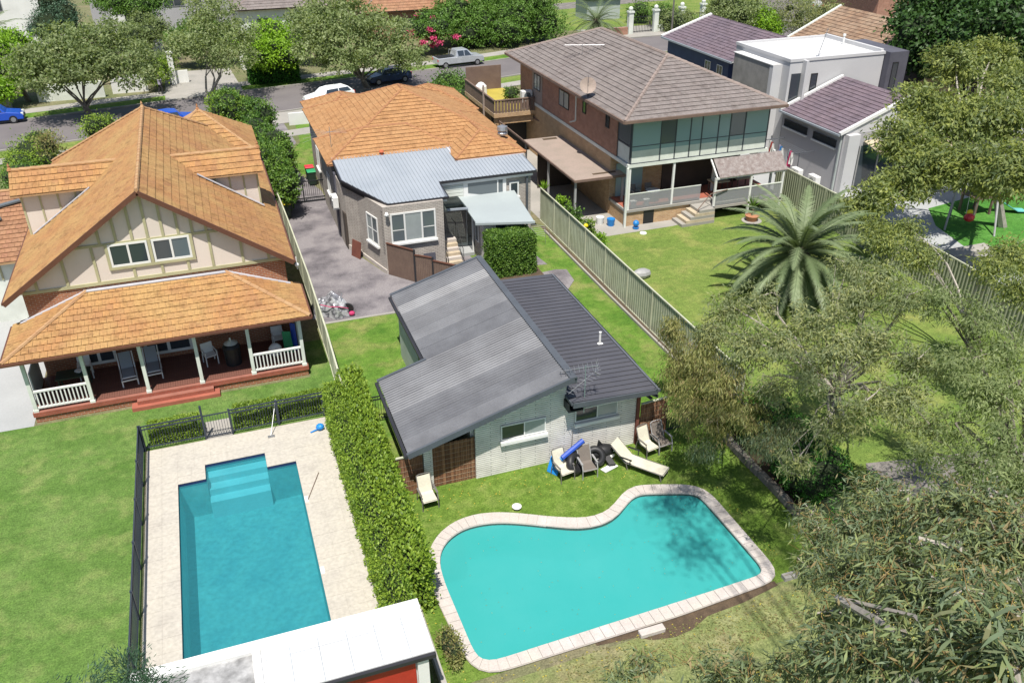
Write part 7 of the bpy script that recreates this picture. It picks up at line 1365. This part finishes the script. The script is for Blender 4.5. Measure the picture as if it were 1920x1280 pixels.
# street trees
ST = [('street_tree','big round-headed grey-green street tree over the far kerb on the left','big_round',(-9.6,83.4),19000,'street',(.28,.16),.17,3,.12,0),
 ('street_tree','slender many-stemmed street tree before the pale driveway','slender',(.4,85.3),11000,'street',(.24,.13),.1,5,.25,0),
 ('street_tree','spreading street tree above the orange cottage roof with pale blossom tips','spread',(15.1,85.2),20000,'street',(.28,.16),.2,3,.12,0),
 ('garden_tree','bright lime green tree on top of the dark hedge across the street','limet',(6.8,91),14000,'lime',(.24,.15),.2,1,.3,.7),
 ('garden_tree','mid green trees directly behind the silver utility','g1',(30.5,103),16000,'mid',(.26,.15),.25,1,.35,.6),
 ('garden_tree','broad green tree between the utility and the far palm','g2',(37,102),18000,'mid',(.26,.15),.25,1,.35,.6),
 ('garden_tree','yellow-green trees clustered at the far left edge','leftlime',(-15.4,91),11000,'lime',(.24,.14),.2,1,.3,.6),
 ('conifer','tall dark bluish conifer in front of the white rendered house','conifer',(-13.2,106),9000,'cyan',(.24,.08),.2,1,.3,.7),
 ('garden_tree','leafy tree before the grey house, behind the broad white pillar','t230',(-6,110),9000,'mid',(.24,.14),.2,1,.35,.55),
 ('garden_tree','small tree between the tall white pillars across the street','t310',(-4.8,104),7000,'street',(.22,.13),.15,1,.35,.55),
 ('garden_tree','rounded green tree behind the slender many-stemmed street tree','bk1',(1,100),9000,'mid',(.26,.15),.18,1,.3,.55),
 ('garden_tree','grey-green tree between the lime green tree and the spreading street tree','bk2',(12.5,97),9000,'street',(.26,.15),.18,2,.2,.4),
 ('garden_shrub','green shrub behind the walking person across the street','b290',(-3.9,92.6),4000,'hedge',(.2,.12),.1,1,.3,.7),
 ('garden_shrub','round green shrub at the far field beyond the gate pillars','b1240',(56.5,106),4000,'mid',(.22,.14),.12,1,.3,.7),
 ('garden_tree','rounded dark shrubs above the low cream wall between gate pillars','r1260',(58.2,103.2),6000,'street',(.22,.14),.12,1,.3,.7),
 ('garden_tree','bright lime round tree right of the gate pillars','lime1420',(58.8,85.4),8000,'lime',(.24,.14),.15,1,.3,.7),
 ('garden_tree','grey-green tree behind the bright lime round tree','g1380',(56.5,87.5),11000,'street',(.26,.14),.2,1,.3,.6),
 ('garden_tree','hazy grey leafless-looking tree above the white flat roof','grey1500',(65.2,85.2),12000,'gumgrey',(.24,.08),.2,2,.3,.2),
 ('garden_tree','row-end green trees above the broad brown tiled roof','g1620',(77.2,89),12000,'mid',(.26,.16),.2,1,.3,.6),
 ('garden_tree','bushy green tree standing in front of the yellow balcony','c850',(21.6,77.6),7000,'mid',(.18,.11),.12,1,.3,.7),
 ('garden_shrub','dark big-leaved shrub at the right edge of the orange roof','c830',(19.4,70),4500,'hedgeb',(.18,.12),.1,1,.3,.75),
 ('garden_shrub','bright green shrub behind the left slope of the big yellow roof','busha',(-8,73.5),2800,'hedge',(.14,.09),.08,1,.3,.75),
 ('garden_shrub','pale green bush at the left edge before the street','bushb',(-12.2,67.5),4500,'hedge',(.16,.1),.08,1,.3,.75),
 ('garden_shrub','low green bush near the left dormer of the yellow roof','bushc',(-12.5,64),3200,'mid',(.14,.09),.08,1,.3,.75),
 ('garden_shrub','reddish-brown shrub beside the pale green bush at the left','bushd',(-11,67.3),1600,'weep',(.16,.08),.08,1,.3,.5)]
TB['bk1'] = [(.5,100,3.4,2.6,2.4,1.8),(2.4,101,3,2,2,1.5),(-1.2,101,2.8,1.8,1.8,1.5)]; TB['bk2'] = [(12,97,4,2.6,2.4,1.8),(14,98,3.5,2.2,2.2,1.6),(10.6,98,3,1.8,1.8,1.5)]
for k_ in ('big_round', 'spread', 'slender'): TB[k_] = [(q[0], q[1], q[2]+(.7 if q[2] < 5 else .2), q[3], q[4], q[5]*.72) for q in TB[k_]]
for nm, lb_, key, (x, y), n, lm, ls, tr_, stm, fk, cr_ in ST:
    q = dict(limet='limeT').get(key, key); tree(nm, lb_, 'shrub' if 'shrub' in nm else 'tree', (x, y, 0), TB[q], n, LV[dict(hedgeb='hedgeB').get(lm, lm)], M['bark'] if key != 'slender' else M['barkpale'], ls, tr_, shell=.55, cr=.55, ck=16, stems=stm, fork=fk, core=cr_, limbs=9)
t = tree('bougainvillea', 'pink flowering bougainvillea over the brick cottage porch', 'shrub', (26.2, 99.6, 0), TB['boug'], 7000, LV['mid'], M['bark'], (.24, .15), .12, shell=.6, core=.7)
P0, d, cen, cv = blobs_pts([(q[0], q[1]-.4, q[2]-.3, q[3], q[4], q[5]) for q in TB['boug']], 1300, .95, 0, .35, 60); leafmesh('flowers', P0, d+unit(1300), unit(1300), .26, .2, LV['pink'], t)
hedge('clipped_hedge', 'dark clipped hedge under the lime green tree across the street', 'hedge', 4.6, 9.2, 90.2, 92.4, 0, 2.4, 7000, LV['ivy'], (.2, .13), .12)
# leafy screen along the driveway: separate shrubs
for k, (q, l) in enumerate(zip([TB['hedgerow'][i] for i in (7,1,2,3,6,4,5)], ('at the street end of the row','second from the street end','third from the street end, by the front path','in the middle of the row, bulging over the driveway','low one bulging out before the driveway gate','beside the driveway gate','nearest to the olive fence end'))):
    sub = [(q[0]+random.uniform(-.5,.5), q[1]+random.uniform(-1.4,1.4), q[2]+random.uniform(-.3,.4), q[3]*.85, q[4]*1.25, q[5]) for _ in range(4)]+[(q[0], q[1], .9, q[3]*.8, q[4]*1.2, 1.0)]
    tree('driveway_shrub', 'glossy driveway shrub, '+l, 'shrub', (q[0], q[1], 0), sub, 6500, LV['hedgeB'], M['bark'], (.17, .1), .09, shell=.8, cr=.3, ck=12, core=.82, group='shrubs screening the driveway')
for (q, l) in (((1.7,70.9,2.4,1.9,3.0,1.9), 'broad soft green bush behind the right slope of the yellow roof'), ((2.0,63.5,2.0,1.5,2.4,1.6), 'soft green bush squeezed between the yellow roof and the driveway screen')):
    bush('garden_shrub', l, 'shrub', (q[0], q[1], q[2]), (q[3], q[4], q[5]), 8000, LV['hedge'], (.14, .09))
n = 160; P0 = np.stack([4.8+rng.random(n)*9, 16.4+rng.random(n)*4.6, np.full(n, -.022)], 1); dd = unit(n); dd[:, 2] = 0; leafmesh('floating_leaves', P0[:110], dd[:110], np.tile([0., 0., 1.], (110, 1)), .05, .02, LV['weep'], None)['kind'] = 'stuff'
# scattered small leaves on the lawns and mulch
n = 900; P0 = np.stack([3.6+rng.random(n)*11.5, 15.0+rng.random(n)*9, np.full(n, .02)], 1); P0 = P0[[not (4.2 < p[0] < 14.7 and 15.6 < p[1] < 22.2) for p in P0]]; n = len(P0); dd = unit(n); dd[:, 2] = .1
leafmesh('fallen_leaves', P0, dd, np.tile([0., 0., 1.], (n, 1)), .07, .035, LV['bud'], None)['kind'] = 'stuff'
n = 1500; P0 = np.stack([6.5+rng.random(n)*8.5, 14.2+rng.random(n)**2*1.3, np.full(n, .03)], 1); dd = unit(n); dd[:, 2] = .1
leafmesh('leaf_litter', P0, dd, np.tile([0., 0., 1.], (n, 1)), .09, .03, LV['weep'], None)['kind'] = 'stuff'
